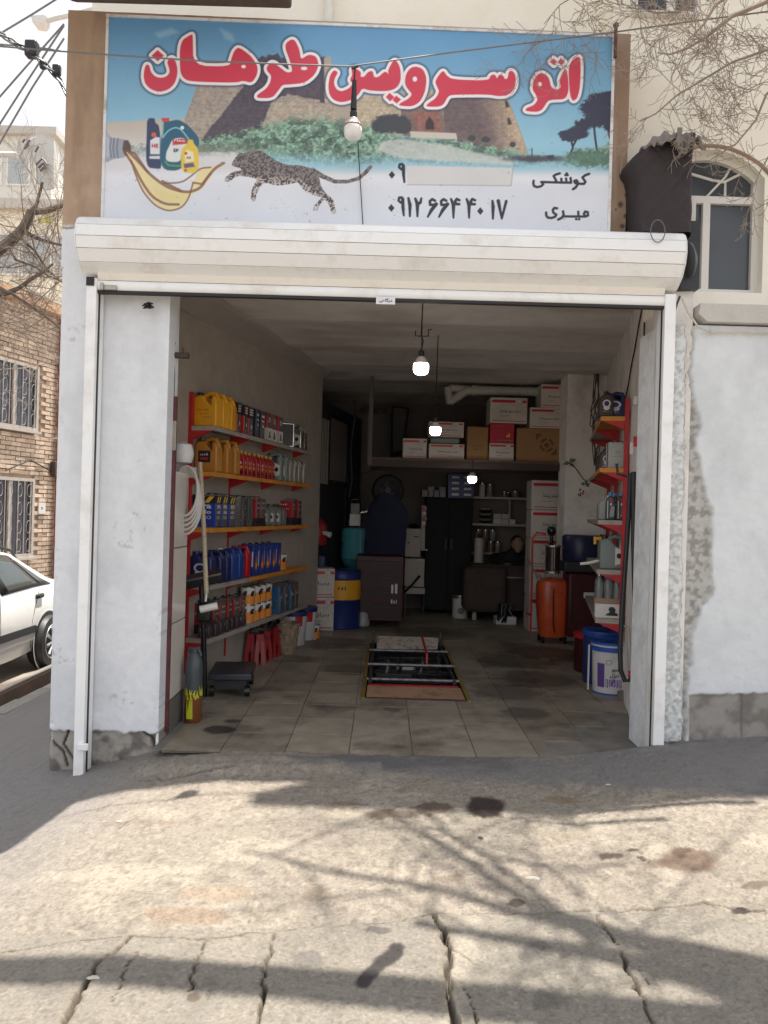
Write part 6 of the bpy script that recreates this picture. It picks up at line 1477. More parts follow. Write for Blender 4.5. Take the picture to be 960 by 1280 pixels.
# loose clutter at the back left
rr_ = random.Random(61)
mixm = [C('clutter_grey', 96,94,92), C('clutter_rust', 96,60,46), C('clutter_blue', 40,56,96), C('clutter_tan', 140,120,96), m_glossblack]
cl_spots = [(-1.02,9.75,.0),(-.80,10.0,.0),(-.62,10.3,.0),(-.95,10.4,.0),(-.25,10.6,0),(.02,10.5,0),(-1.1,10.6,.0)]
for i, (x, y, z) in enumerate(cl_spots):
    wv_, hv_ = rr_.uniform(.10,.16), rr_.uniform(.5,1.05)
    o = thing('tool_crate', ['grey crate deep in the back left corner nearest the gate leaf','rusty crate behind the drum','blue crate beside the red cabinet back','tan crate near the back left wall','black crate behind the red cabinet','grey crate between red cabinet and white case','rusty crate at the far back left corner'][i], 'crate', (x, y, z), rr_.uniform(-.3,.3))
    q = MB(); q.box(-wv_, wv_, -wv_, wv_, 0, hv_); q.build('crate_body', mixm[i % 5], o, bevel=.01)
    q = MB()
    for k in range(5):
        a = rr_.uniform(0, 6.28); q.tube([(wv_*.5*math.cos(a), wv_*.5*math.sin(a), hv_), (wv_*.9*math.cos(a), wv_*.9*math.sin(a), hv_+rr_.uniform(.1,.3))], .012, 6)
    q.build('tool_handle', mixm[(i+1) % 5], o)
# ================================================================ BULBS
def bulb(label, px, py, Y, s, ztop, lit=True, shade=False):
    p = W(px, py, Y); o = thing('pendant_bulb', label, 'light bulb', (p[0], Y, p[2]))
    q = MB(); q.lathe([(s*.30,0),(s*.44,.01*s*10),(s*.5,s*.3),(s*.5,s*.62),(s*.46,s*.70)], n=20)
    q.build('diffuser', M('lit_diffuser', lin(255,255,255), emit=9) if lit else M('white_bulb', lin(226,226,222), rough=.25), o, smooth=True)
    q = MB(); q.lathe([(s*.47,s*.70),(s*.40,s*.90),(s*.22,s*1.15)], n=20); q.build('bulb_body', M('bulb_shell', lin(206,200,196), rough=.4), o, smooth=True)
    q = MB(); q.lathe([(s*.485,s*.70),(s*.485,s*.745)], n=20); q.build('collar', m_redlab, o)
    q = MB(); q.lathe([(s*.20,s*1.14),(s*.20,s*1.5),(s*.10,s*1.6)], n=12); q.build('socket', m_black, o, smooth=True)
    q = MB(); q.tube([(0,0,s*1.55),(.01,0,s*2.2),(-.004,0,s*2.6),(.002,0,ztop-p[2])], .005, 6); q.build('cord', m_black, o)
    return o
b1 = bulb('large lit bulb hanging nearest the entrance, below a small steel hook', 526, 468, 5.3, .105, 3.0)
q = MB(); q.tube([(-.045,0,.30),(-.045,0,.265),(.0,0,.262),(.045,0,.265),(.045,0,.31),(.065,0,.31)], .005, 6); q.tube([(0,0,.33),(0,0,.17)], .004, 6); q.build('hook', m_dkmetal, b1, smooth=True)
bulb('second lit bulb glowing in front of the cartons on the loft', 544, 544, 6.9, .10, 3.0)
bulb('smallest lit bulb hanging deepest, under the loft before the blue drawers', 590, 603.5, 8.7, .10, 1.98)

# ================================================================ RIGHT FLOOR THINGS
g = G(690, 803, 0)
od = thing('oil_drainer', 'orange rounded oil drainer tank with clear measuring cylinder and steel lever', 'oil drainer', (g[0], g[1]+.02, 0)); od.scale = (1.12, 1.1, 1.04)
mo = M('orange_enamel', lin(206,84,42), rough=.35, dirt=lin(120,50,30), dirt_amt=.6, dirt_scale=5, coat=.2)
q = MB()
def rsq(a, b, z, n=24, p=3.2):
    return [(a*abs(math.cos(2*PI*k/n))**(2/p)*math.copysign(1, math.cos(2*PI*k/n)), b*abs(math.sin(2*PI*k/n))**(2/p)*math.copysign(1, math.sin(2*PI*k/n)), z) for k in range(n)]
def loft_(q, rings):
    n = len(rings[0]); vs = [v for r_ in rings for v in r_]
    fs = [(i*n+k, i*n+(k+1) % n, (i+1)*n+(k+1) % n, (i+1)*n+k) for i in range(len(rings)-1) for k in range(n)]
    q.add(vs, fs+[tuple(range(n-1,-1,-1)), tuple((len(rings)-1)*n+k for k in range(n))])
loft_(q, [rsq(.125,.12,.07), rsq(.135,.13,.10), rsq(.16,.15,.40), rsq(.165,.155,.58), rsq(.15,.14,.66), rsq(.10,.09,.69)]); q.build('tank', mo, od, smooth=True)
q = MB(); q.prism([(-.035,.56),(-.02,.60),(-.015,.2),(.0,.14),(-.01,.12),(-.03,.2)], -.158, -.146); q.build('front_groove', M('groove_dark', lin(70,30,24), rough=.6), od, bevel=.004)
q = MB(); q.lathe([(.075,.74),(.08,.745),(.08,.76),(.075,.765)], (-.01,0,0), 20); q.lathe([(.075,1.02),(.08,1.025),(.08,1.04),(.06,1.045)], (-.01,0,0), 20)
for a in (30, 150, 270): q.tube([(-.01+.078*math.cos(R(a)),.078*math.sin(R(a)),.68),(-.01+.078*math.cos(R(a)),.078*math.sin(R(a)),1.05)], .005, 6)
q.build('cylinder_cage', m_steel, od)
q = MB(); q.lathe([(.07,.765),(.07,1.02)], (-.01,0,0), 20); q.build('measuring_cylinder', M('smoked_cylinder', lin(60,44,48), rough=.12), od, smooth=True)
q = MB(); q.lathe([(.02,1.045),(.035,1.07),(.02,1.10),(.018,1.14),(.045,1.17),(.045,1.22),(.03,1.24)], (-.03,0,0), 14); q.build('valve_head', m_glossblack, od, smooth=True)
q = MB(); q.tube([(-.15,-.05,.66),(-.20,-.05,.76),(-.28,-.07,.90)], [.012,.010,.008], 8); q.tube([(-.10,-.08,.66),(-.16,-.06,.72)], .01, 6); q.build('lever', m_steel, od, smooth=True)
q = MB()
for x in (-.11, .11):
    for y in (-.09, .09): q.tube([(x-.012,y,.035),(x+.012,y,.035)], .035, 12)
q.build('castors', m_glossblack, od); q = MB(); q.tube([(-.205,.05,.08),(-.205,.05,.55),(-.21,.05,1.10),(-.17,.05,1.17),(-.08,.02,1.16)], .011, 8); q.tube([(-.205,.05,.28),(-.25,.02,.30)], .014, 8); q.build('red_hose_pipe', M('rack_red'), od, smooth=True)
g = G(725, 800, 0)
rd = thing('red_grease_pump', 'dark red pump cabinet beside the orange drainer tank', 'grease pump', (g[0]-.02, 8.34, 0))
q = MB(); q.box(-.24,.22,0,.3,.10,.80); q.build('housing', M('cabinet_red'), rd, bevel=.03)
q = MB(); q.box(-.07,.06,-.004,-.001,.53,.59); q.build('plate', m_whitep, rd)
q = MB(); q.tube([(-.05,-.2,.12),(.05,-.1,.30),(.18,.0,.42)], .007, 6); q.build('wire_handle', m_dkmetal, rd); q = MB(); q.box(-.30,.24,-.05,.32,.805,.92); q.build('top_motor', m_dkmetal, rd, bevel=.02)
nb = thing('navy_seat_drum', 'round navy plastic basin standing upside down on the red pump cabinet', 'basin', (rd.location.x-.08, rd.location.y+.12, .922))
q = MB(); q.lathe([(.19,.0),(.20,.02),(.21,.26),(.19,.285),(.0,.29)], n=26); q.build('basin', C('navy_basin', 32,38,72), nb, smooth=True)
t = thing('sponge_bottle', 'small pale gripped nozzle lying on the black motor beside the right rack', 'nozzle', (rd.location.x+.26, rd.location.y-.02, .90))
q = MB(); q.tube([(-.10,0,-.02),(.0,-.02,.0),(.08,-.03,.03)], [.008,.012,.026], 8); q.build('nozzle', m_whitep, t, smooth=True)
# blue drum and labelled white bucket
gb_ = G(767, 870, 0)
wbk = bucket('diesel_oil_bucket', 'white oil bucket with blue lid and purple printed label at the right wall', 'bucket', (gb_[0]+.01, gb_[1]+.135, 0), .137, .152, .40, C('bucket_white2', 206,202,200, dirt=lin(150,140,134), dirt_amt=.5), None, handle=False)
r0_, r1_, hB = .137, .152, .40
def rB(z): return r0_+(r1_-r0_)*z/hB+.0012
def wrapped(q, mi, a0, a1, z0, z1, off=0, n=6):
    for k in range(n):
        A_, B_ = R(a0+(a1-a0)*k/n), R(a0+(a1-a0)*(k+1)/n)
        q.at(mi=mi).add([((rB(z)+off)*math.cos(t_), (rB(z)+off)*math.sin(t_), z) for t_, z in ((A_,z0),(B_,z0),(B_,z1),(A_,z1))], [(0,1,2,3)])
q = MB(); m_pur = C('purple_label', 96,70,140)
wrapped(q, 0, -150, -125, .06, .25); wrapped(q, 1, -122, -70, .07, .13)
rr_ = random.Random(12)
for k in range(22): a = rr_.uniform(-120, -72); wrapped(q, 0 if k % 3 else 2, a, a+rr_.uniform(1, 5), rr_.uniform(.06, .09), rr_.uniform(.10, .135), .0006, 2)
for k in range(20):
    a = 2*PI*k/20; a2 = 2*PI*(k+1)/20
    for (ra, rz, aa, zz) in [(9, .020, -112, .262)]:
        pts = []
        for (s_, t_) in ((1, a), (1, a2), (.86, a2), (.86, a)):
            an = R(aa+ra*s_*math.cos(t_)); z = zz+rz*s_*math.sin(t_); pts.append(((rB(z)+.0006)*math.cos(an), (rB(z)+.0006)*math.sin(an), z))
        q.at(mi=3).add(pts, [(0,1,2,3)])
for line, z0, hh, a0, a1 in (('بهران سوپر', .205, .042, -104, -58), ('دیزل', .160, .040, -108, -80)):
    v, f = text_geo(shape_fa(line), .03)
    q.at(mi=3).add([((rB(z0)+.0008)*math.cos(R((a0+a1)/2+x*(a1-a0))), (rB(z0)+.0008)*math.sin(R((a0+a1)/2+x*(a1-a0))), z0+zz*hh) for x, zz in v], f)
q.build('print', [m_pur, C('lilac_label', 176,150,190), m_whitep, m_inkd], wbk)
q = MB(); q.lathe([(.151,.34),(.160,.342),(.160,.358),(.155,.36),(.156,.392),(.163,.394),(.163,.412),(.148,.414),(.136,.402),(.0,.40)], n=30); q.build('lid', C('lid_blue', 44,84,170), wbk, smooth=True)
q = MB(); q.lathe([(.1385,.0),(.1395,.0),(.1405,.014)], n=30); q.build('base_rim', C('lid_blue'), wbk, smooth=True)
q = MB(); q.box(-.186,-.176,-.02,.0,.02,.38); q.build('side_strap', m_whitep, wbk)
g2 = G(752, 842, 0)
bd_ = bucket('blue_drum', 'dark blue drum standing behind the labelled white bucket', 'drum', (gb_[0]+.06, gb_[1]+.50, 0), .17, .175, .44, C('drum_navy', 40,54,110), C('lid_blue'), handle=False)
g3 = G(735, 812, 0)
bd2 = bucket('red_drum', 'low red drum between the blue drum and the pump cabinet', 'drum', (gb_[0]+.10, gb_[1]+.98, 0), .17, .17, .34, M('cabinet_red'), m_redlab, handle=False)
# hoses
hz_ = thing('hanging_hose', 'thick black hoses hanging in a long loop in front of the right rack', 'hose', (0,0,0))
q = MB(); q.tube([W(788, 592, 5.35), W(786, 640, 5.3), W(782, 700, 5.3), W(778, 760, 5.28), W(775, 810, 5.26), W(776, 838, 5.25), W(781, 851, 5.24), W(788, 850, 5.22), W(794, 838, 5.2)], .0165, 10); q.build('hose', M('hose_black', lin(44,44,48), rough=.5), hz_, smooth=True)
q = MB(); q.tube([W(792, 590, 5.3), W(792, 680, 5.25), W(794, 760, 5.2), W(797, 830, 5.15), W(796, 838, 5.14)], .0175, 10); q.build('hose', M('hose_black'), hz_, smooth=True)
q = MB(); q.tube([W(771, 580, 5.4), W(772, 592, 5.38), W(784, 595, 5.36)], .010, 8); q.build('hook', m_glossblack, hz_, smooth=True)
pp = thing('water_pipe', 'white plastic water pipe with red tap running up the right wall', 'pipe', (0,0,0))
q = MB(); q.tube([W(797, 908, 5.02), W(798, 870, 5.04), W(799, 826, 5.06)], .0125, 10); q.tube([W(799, 826, 5.06), W(803, 822, 5.06)], .015, 10); q.tube([W(799, 846, 5.06), W(790, 848, 5.10)], .012, 10); q.build('pipe_run', m_whitep, pp, smooth=True)
q = MB(); q.tube([W(788, 878, 5.30), W(787, 820, 5.30), W(785, 785, 5.30), W(779, 783, 5.32)], .0135, 10); q.build('pipe_run', M('cream_pipe', lin(186,180,168), rough=.4), pp, smooth=True)
q = MB(); c_ = W(789, 842, 5.10)
for a in range(5): q.tube([c_, (c_[0]+.026*math.cos(2*PI*a/5), c_[1]-.01, c_[2]+.026*math.sin(2*PI*a/5))], .009, 6)
q.build('tap_wheel', m_redlab, pp, smooth=True)
for (px, py, w2, h2, mm, lb) in [(799, 494, .05, .06, m_whitep, 'white light switch on the right wall near the top of the rack'), (803, 545, .02, .07, m_redlab, 'small red tag on the right wall below the switch'), (801, 552, .022, .09, m_whitep, 'narrow white box on the right wall below the red tag')]:
    Yw = .60/((px-480)/FPX-.2165) if (px-480)/FPX > .23 else 5.4
    p = W(px, py, min(Yw, 5.6)); Yw = p[1]; q = MB(); q.box(-w2/2, w2/2, -.03, 0, -h2/2, h2/2); o = q.build('wall_switch', mm, bevel=.004); o.location = (wr(5.45)-.004, 5.45, p[2]); o.rotation_euler = (0, 0, RA); tag(o, lb, 'wall fitting')
    if 'tag' in lb: o.location.y = 5.38; o.location.x = wr(5.38)-.003
    if 'narrow' in lb: o.location.y = 5.62; o.location.x = wr(5.62)-.003
wc = thing('wall_conduit', 'dark crooked cable running down the upper right wall inside the entrance', 'cable', (0,0,0))
q = MB(); q.tube([(wr(5.0+k*.22)-.012, 5.0+k*.22, 2.98-.10*k-(.02 if k % 2 else 0)) for k in range(8)], .006, 5); q.build('run', m_black, wc)
q = MB(); q.tube([(wr(5.1)-.012, 5.1, 2.9), (wr(5.12)-.012, 5.12, 2.4), (wr(5.15)-.012, 5.15, 1.95)], .006, 5); q.build('drop', m_black, wc)
# artificial flower sprig and wires at the pier
fl = thing('flower_sprig', 'dusty artificial flower sprig sticking out from the loft beside the pier', 'artificial flower', (0,0,0))
q = MB(); q.tube([W(708, 577, 8.6), W(718, 583, 8.5), W(728, 597, 8.4), W(736, 606, 8.35)], .006, 5); q.build('stem', m_dkmetal, fl)
rr_ = random.Random(21); q = MB()
for c0, n_, s_ in ((W(712, 578, 8.55), 16, .06), (W(731, 606, 8.38), 8, .05)):
    for k in range(n_):
        a = rr_.uniform(0, 2*PI); b = rr_.uniform(-.5, .9); L = rr_.uniform(.5, 1.5)*s_; c = Vector(c0); d = Vector((math.cos(a), -.3, b)).normalized()*L; s2 = d.cross(Vector((0,1,0))).normalized()*L*.22
        q.add([tuple(c), tuple(c+d*.5+s2), tuple(c+d), tuple(c+d*.5-s2)], [(0,1,2,3)])
q.build('leaves', M('dusty_leaf', lin(110,120,96), rough=.8), fl)
q = MB()
for k in range(7): c = Vector(W(727+rr_.uniform(-4,4), 615+rr_.uniform(-4,5), 8.36)); q.lathe([(.001,-.012),(.014,0),(.001,.012)], tuple(c), 6)
q.build('petals', C('dull_red_petal', 130,40,48), fl)
gw = thing('wire_bundle', 'loose bundle of old wires hanging on the pier behind the right rack', 'wires', (0,0,0))
rr_ = random.Random(31)
for k in range(7):
    q = MB(); pts = [W(746+rr_.uniform(-3,3), 466+0*k, 8.6)]+[W(743+rr_.uniform(-6,12)*math.sin(j/6*PI), 480+j*17, 8.55) for j in range(1, 7)]
    q.tube(pts, .006, 5); q.build('wire', M('old_wire', lin(90,76,66), rough=.7), gw)
# ================================================================ PIT CONTENT
pt = thing('pit_cover_board', 'bare tan plywood board laid over the near end of the inspection pit', 'board', (PIT[0], PIT[2], 0))
q = MB(); q.box(.01,.76,.0,.42,-.014,-.002); o = q.build('board', M('plywood_tan', lin(178,138,112), rough=.7, var=.1, scale=9, dirt=lin(90,66,54), dirt_amt=.7, dirt_scale=8), pt)
pf_ = thing('pit_trolley', 'black steel jacking trolley with pale tray and red bar sitting in the pit', 'pit jack', (PIT[0]-.03, PIT[2]+.53, 0))
m_chrome = M('dull_chrome', lin(120,116,116), rough=.4, metal=.7, dirt=lin(40,34,32), dirt_amt=.9, dirt_scale=18)
q = MB(); q.box(.04,.79,.0,.05,-.06,-.02); q.build('front_bar', M('rack_red'), pf_, bevel=.004)
for z, y in ((.005, .10), (.045, .52), (.03, 1.3)):
    q = MB(); q.tube([(.03,y,z),(.80,y,z)], .016, 8); q.build('cross_bar', m_chrome, pf_, smooth=True)
for x in (.06, .76):
    q = MB(); q.tube([(x,.05,.0),(x,1.78,.02)], .018, 8); q.build('side_rail', m_dkmetal, pf_, smooth=True)
    q = MB(); q.tube([(x,1.7,-.3),(x,1.72,.16)], .014, 8); q.build('post', m_chrome, pf_, smooth=True)
q = MB(); q.box(.12,.72,.15,1.2,-.12,-.10); q.box(.12,.72,.15,.17,-.10,-.02); q.box(.12,.72,1.18,1.2,-.10,-.02); q.build('tray', m_dkmetal, pf_)
q = MB(); q.add([(.10,1.45,.03),(.72,1.52,.03),(.74,1.75,.10),(.10,1.75,.10),(.10,1.45,.015),(.72,1.52,.015),(.74,1.76,.085),(.10,1.76,.085)], [(0,1,2,3),(7,6,5,4),(0,4,5,1),(1,5,6,2),(2,6,7,3),(3,7,4,0)]); q.build('pale_board', M('splashed_board', lin(196,184,172), rough=.7, dirt=lin(80,66,58), dirt_amt=.9, dirt_scale=16), pf_)
q = MB(); q.lathe([(.09,0),(.09,.05),(.07,.055),(.07,.02),(.03,.015)], (.38,.9,-.09), 20);q.build('filter_dish', m_whitep, pf_, smooth=False)
q = MB(); q.tube([(.56,.62,.0),(.56,.66,.12),(.555,1.5,.15)], .012, 8); q.build('red_lever', M('rack_red'), pf_, smooth=True)
for k, (xa_2, xb_2, y_, z_) in enumerate([(.10,.74,.13,-.02),(.10,.42,.40,-.01),(.46,.74,.46,-.015),(.08,.76,.75,-.05),(.14,.70,1.05,.01)]):
    q = MB(); q.box(xa_2, xb_2, y_, y_+.035, z_-.035, z_); q.build('cross_plate', m_dkmetal if k % 2 else m_glossblack, pf_, bevel=.004)
for k, x in enumerate((.18, .30, .50, .66)):
    q = MB(); q.tube([(x, .45+.1*k, -.07), (x+.03, .50+.1*k, .03), (x+.03, .72+.1*k, .04)], .015, 7); q.build('lever', m_glossblack if k % 2 else m_chrome, pf_, smooth=True)
rr_ = random.Random(4)
for k in range(9):
    q = MB(); x = .42+.035*k; q.lathe([(.02,0),(.024,.03),(.012,.05),(.014,.07)], (x, .2+rr_.uniform(-.06,.06), -.095), 10); q.build('fitting', m_chrome if k % 2 else m_glossblack, pf_, smooth=True)

# ================================================================ OUTSIDE, RIGHT: covered stack, vent cap
qx0, qx1 = 1.375, 1.80
cv = thing('quilted_cover', 'tall bulky unit wrapped in a dark brown quilted cover beside the sign', 'covered unit', (0, 4.5, 0))
nu, nv = 70, 70; vs = []; 
def cover_pt(a, v):
    # a: around 0..1 (open back), v: 0..1 bottom to top
    z = 3.042 + v*.60
    wl_ = 1.365 + .03*(1-v) - .035*math.exp(-((v-.78)/.13)**2) + (.13 if v > .9 else 0)*(v-.9)/.1
    wr_ = 1.745 - .01*(1-v)
    top = (.04 - .28*((1-a)-.35)**2*0)
    x = wl_ + (wr_-wl_)*a; d = -.17*(1-abs(2*a-1)**12)
    u = (x*10, z*9)
    qd = abs(math.sin((x+z*.75)*25))*abs(math.sin((x-z*.75)*25))
    d -= .012*qd**.5 + .012*math.sin(z*9+x*14)
    z2 = z - (.16*(1-a)**2.2 if v > .0 else 0)*v**3 - .03*a*v**6
    return (x, d+.06, z2)
for j in range(nv+1):
    for i in range(nu+1): vs.append(cover_pt(i/nu, j/nv))
fs = [(j*(nu+1)+i, j*(nu+1)+i+1, (j+1)*(nu+1)+i+1, (j+1)*(nu+1)+i) for j in range(nv) for i in range(nu)]
b0 = len(vs)
for i in range(nu+1): p = vs[nv*(nu+1)+i]; vs.append((p[0], .30, p[2]-.02))
for i in range(nu+1): vs.append((vs[i][0], .30, 3.042))
fs += [(nv*(nu+1)+i, nv*(nu+1)+i+1, b0+i+1, b0+i) for i in range(nu)]
fs += [(b0+nu+1+i, b0+nu+1+i+1, b0+i+1, b0+i) for i in range(nu)]
fs += [(j*(nu+1)+0, (j+1)*(nu+1)+0, b0, b0+nu+1) for j in range(nv)][:0]
side = [j*(nu+1)+nu for j in range(nv+1)]; fs += [tuple([side[k] for k in range(nv+1)]+[b0+nu, b0+nu+1+nu])]
side = [j*(nu+1) for j in range(nv+1)]; fs += [tuple([side[k] for k in range(nv, -1, -1)]+[b0+nu+1, b0])]
q = MB(); q.add(vs, fs); q.build('quilt', M('quilt_brown', lin(56,49,51), rough=.8, var=.15, scale=20, bump=.001), cv, smooth=True)
q = MB(); pts = [W(823+9*math.cos(t_), 288+14*math.sin(t_), 4.29) for t_ in [2*PI*k/24 for k in range(25)]]; q.tube([(p[0], p[1]-4.5+.01, p[2]) for p in pts], .003, 5, cap=False); q.build('cord_loop', M('grey_cord', lin(110,104,104), rough=.8), cv)
q = MB(); vs = []; rr_ = random.Random(8); nu, nv = 26, 12
for j in range(nv+1):
    for i in range(nu+1):
        a = i/nu; x = 1.45+.30*a; front = math.sin(PI*j/nv)
        z = 3.60-.03*a-.24*max(0, .35-a)**1.2 + .035*math.sin(j/nv*PI) + .018*math.sin(a*17+j)+.012*math.sin(a*31-j*.7) - (j/nv-.5)**2*.16 + (-.02 if a > .9 else 0)
        vs.append((x, -.19+.36*j/nv, z - (.07*math.exp(-((a-.60)/.05)**2) if j < 2 else 0)))
q.add(vs, [(j*(nu+1)+i, j*(nu+1)+i+1, (j+1)*(nu+1)+i+1, (j+1)*(nu+1)+i) for j in range(nv) for i in range(nu)])
o = q.build('grey_cloth', M('grey_cloth', lin(140,134,130), rough=.9, var=.15, scale=10), cv, smooth=True); s_ = o.modifiers.new('s', 'SOLIDIFY'); s_.thickness = .012
q = MB(); p = W(848, 162, 4.32); q.prism([(p[0]-.012, p[2]), (p[0]+.014, p[2]), (p[0]+.012, p[2]-.05), (p[0]-.006, p[2]-.125), (p[0]-.014, p[2]-.06)], -.205, -.195); q.build('cloth_tail', M('grey_cloth'), cv)
vc = thing('vent_cap', 'round grey vent cap at the right end of the shutter housing', 'vent cap', (0,0,0))
p = W(862, 325, 4.45); q = MB(); n = 24
q.at(Matrix.Translation(p) @ Matrix.Rotation(R(80), 4, 'Y')); q.lathe([(.0,.03),(.05,.026),(.10,.0),(.10,-.008),(.0,-.01)], n=24); q.build('cap', M('vent_grey', lin(104,108,112), rough=.4, metal=.3), vc, smooth=True)
q = MB(); a_, b_2 = W(852, 310, 4.48), W(873, 366, 4.48); q.box(a_[0], b_2[0], 4.48, 4.72, b_2[2]+.02, a_[2]+.16); q.build('dark_board', M('dark_board', lin(46,46,52), rough=.5, var=.3, scale=5), vc)
cw = thing('wall_cable', 'thin pale cable sagging from the shutter end along the right wall ledge', 'cable', (0,0,0))
q = MB(); q.tube([W(852, 372, 4.40), W(860, 390, 4.41), W(872, 408, 4.44), W(885, 414, 4.475), W(890, 415, 4.478), W(930, 415, 4.475), W(1010, 417, 4.475)], .006, 6); q.lathe([(.012,-.01),(.014,0),(.012,.01)], W(890, 415, 4.472), 8); q.build('run', M('pale_cable', lin(196,190,176), rough=.5), cw, smooth=True)
q = MB(); q.tube([W(850, 370, 4.42), W(846, 380, 4.43), W(842, 392, 4.44)], .007, 6); q.build('dark_run', M('rusty_pin'), cw)

# wire across the front, pendant bulb on it
sw = thing('overhead_wire', 'thin grey wire strung across in front of the sign carrying an unlit bulb', 'wire', (0,0,0))
q = MB(); WYf = 4.20
pl = [(-60,52),(0,58),(60,63),(130,68),(250,76),(350,80),(437,83)]; q.tube([W(x, y, WYf) for x, y in pl], .0042, 6)
q.tube([W(437, 83, WYf), W(560, 66, 4.25), (W(769, 40, 4.46))], .0042, 6); q.tube([W(769, 40, 4.46), W(870, 26, 4.3), W(1010, 8, 4.1)], .0042, 6); q.build('wire', M('grey_wire', lin(120,118,120), rough=.5), sw)
bb = bulb('white unlit bulb hanging on the wire in front of the castle sign', 441, 174, WYf, .098, W(441, 83, WYf)[2], lit=False)
q = MB(); q.tube([(.0,0,.16),(.0,0,.32)], [.018,.012], 10); q.tube([(-.018,0,.385),(.018,0,.40)], .007, 6); q.build('sleeve', m_black, bb, smooth=True)
nr = thing('iron_rod', 'short rusty iron rod fixed upright at the top right corner of the sign', 'iron rod', (0,0,0))
q = MB(); q.tube([W(769, 72, 4.46), W(770, 34, 4.46)], .011, 8); q.tube([W(770, 33, 4.46), W(770, 30, 4.46)], .017, 8); q.build('rod', M('rust', lin(104,72,60), rough=.8, var=.3, scale=30), nr)

# ================================================================ STREET AT THE LEFT
# brick house along the side street
BD = Vector((.2425, .9701)); BN = Vector((.9701, -.2425)); B0 = Vector((-6.2+.25*(9.0-9.5), 9.0))
bh = thing('brick_house', 'old yellow brick house with grilled windows along the side street', 'house', (B0.x, B0.y, -.55), math.atan2(BD.y, BD.x))
# local x runs away along the street, local y into the house, front faces -y
HX, HH = 9.0, 5.15
def s_at(px):       # where the sight line through pixel column px meets the house front
    k = (px+4-480)/FPX; return (k*B0.y-B0.x)/(BD.x-k*BD.y)
def hz_at(px, py):
    s = s_at(px); Y = B0.y+BD.y*s; return s, W(px, py, Y)[2]+.55
wins = []
s0, z0 = hz_at(36, 535); _, z1 = hz_at(36, 462); wins.append((s0-1.25, s0, z0, z1))
s0, z0 = hz_at(34, 680); _, z1 = hz_at(34, 602); wins.append((s0-1.25, s0, z0-.15, z1))
m_brick = M('yellow_brick', lin(206,184,164), rough=.9, var=.18, scale=14, bump=.003, bscale=40, rnd=.22, dirt=lin(120,96,78), dirt_amt=.4, dirt_scale=3)
m_mortar = M('mortar', lin(168,148,130), rough=.95, bump=.004, bscale=30)
q = MB()
q.box(0, HX, .03, .06, 0, HH); 
q.build('mortar_bed', m_mortar, bh)
q = MB(); q.box(0, HX, .30, 5.0, 0, HH-.1); q.build('house_core', m_mortar, bh)
BLn, BHt, JT = .205, .058, .012
bm_ = MB(); bm_.box(0, BLn, 0, .03, 0, BHt); brick_me = bm_.mesh('brick', m_brick)
bricks = []
rr_ = random.Random(2)
nrow = int(HH/(BHt+JT))
sA, sB = s_at(-60), s_at(110)
for j in range(nrow):
    z = .35+j*(BHt+JT)
    if z > HH-.1: break
    off = (j % 2)*.11
    k0 = int((sA-.8)/(BLn+JT)); k1 = int((sB+1.2)/(BLn+JT))
    for k in range(k0, k1+1):
        x = k*(BLn+JT)+off; skip = False
        for a, b, c, d in wins:
            if x+BLn > a-.06 and x < b+.06 and z+BHt > c-.06 and z < d+.08: skip = True
        if skip or x < 0: continue
        bricks.append((x, z))
vis = sorted(bricks, key=lambda b: abs(b[0]-(s_at(35)))*1.0 + (0 if 1.3 < b[1] < 5 else 3))
for i, (x, z) in enumerate(vis[:290]):
    o = bpy.data.objects.new('brick', brick_me); COL.objects.link(o); o.parent = bh
    o.location = (x+rr_.uniform(-.004,.004), rr_.uniform(-.006,.006), z+rr_.uniform(-.002,.002)); o.scale = (rr_.uniform(.96,1.02), 1, rr_.uniform(.94,1.03)); o.rotation_euler = (0, rr_.uniform(-.01,.01), 0)
q = MB()
for x, z in vis[290:]: q.box(x, x+BLn, rr_.uniform(-.005,.005), .03, z, z+BHt)
tag(q.build('brick', m_brick, bh), kind='stuff')
m_grille = M('white_grille', lin(176,168,160), rough=.5)
for wi, (a, b, c, d) in enumerate(wins):
    q = MB(); q.box(a-.05,a,-.035,.05,c-.05,d+.05); q.box(b,b+.05,-.035,.05,c-.05,d+.05); q.box(a,b,-.035,.05,c-.05,c); q.box(a,b,-.035,.05,d,d+.05); q.box(a-.07,b+.09,-.07,-.036,c-.09,c-.051); q.box((a+b)/2+.12,(a+b)/2+.17,-.02,.02,c,d)
    wf_ = q.build('window', m_grille, bh)
    q = MB(); q.box(a, b, .015, .029, c, d); q.build('pane', M('blue_dark_glass', lin(62,62,74), rough=.15, var=.25, scale=4), wf_)
    q = MB()
    for k in range(9): xx = a+(b-a)*(k+.5)/9; q.tube([(xx,-.055,c),(xx,-.055,d)], .007, 5)
    for k in range(6):
        for m2 in range(4):
            cx_, cz_ = a+(b-a)*(k+.5)/6, c+(d-c)*(m2+.5)/4; q.tube([(cx_+.05*math.cos(t_), -.06, cz_+.10*math.sin(t_)) for t_ in [2*PI*v/10 for v in range(11)]], .0035, 4, cap=False)
    tag(q.build('grille', m_grille, wf_), kind='stuff')
q = MB(); q.box(-.1, HX, -.14, .3, HH-.16, HH); q.build('eaves', M('brick_cornice', lin(196,160,130), rough=.9, var=.15, scale=9), bh)
s0, z0 = hz_at(64, 470); q = MB(); q.tube([(s0,-.06,.4),(s0,-.06,HH-.2)], .045, 10); q.build('downpipe', M('red_oxide_pipe', lin(150,84,70), rough=.7, var=.2), bh, smooth=True)
s0, z0 = hz_at(48, 635); q = MB(); q.box(s0-.09,s0+.07,-.02,-.002,z0-.09,z0+.09); pl2 = q.build('number_plate', m_whitep, bh); q = MB(); scribble(q, 2, s0, z0-.02, .06, 1, .05, -.0215, 3)
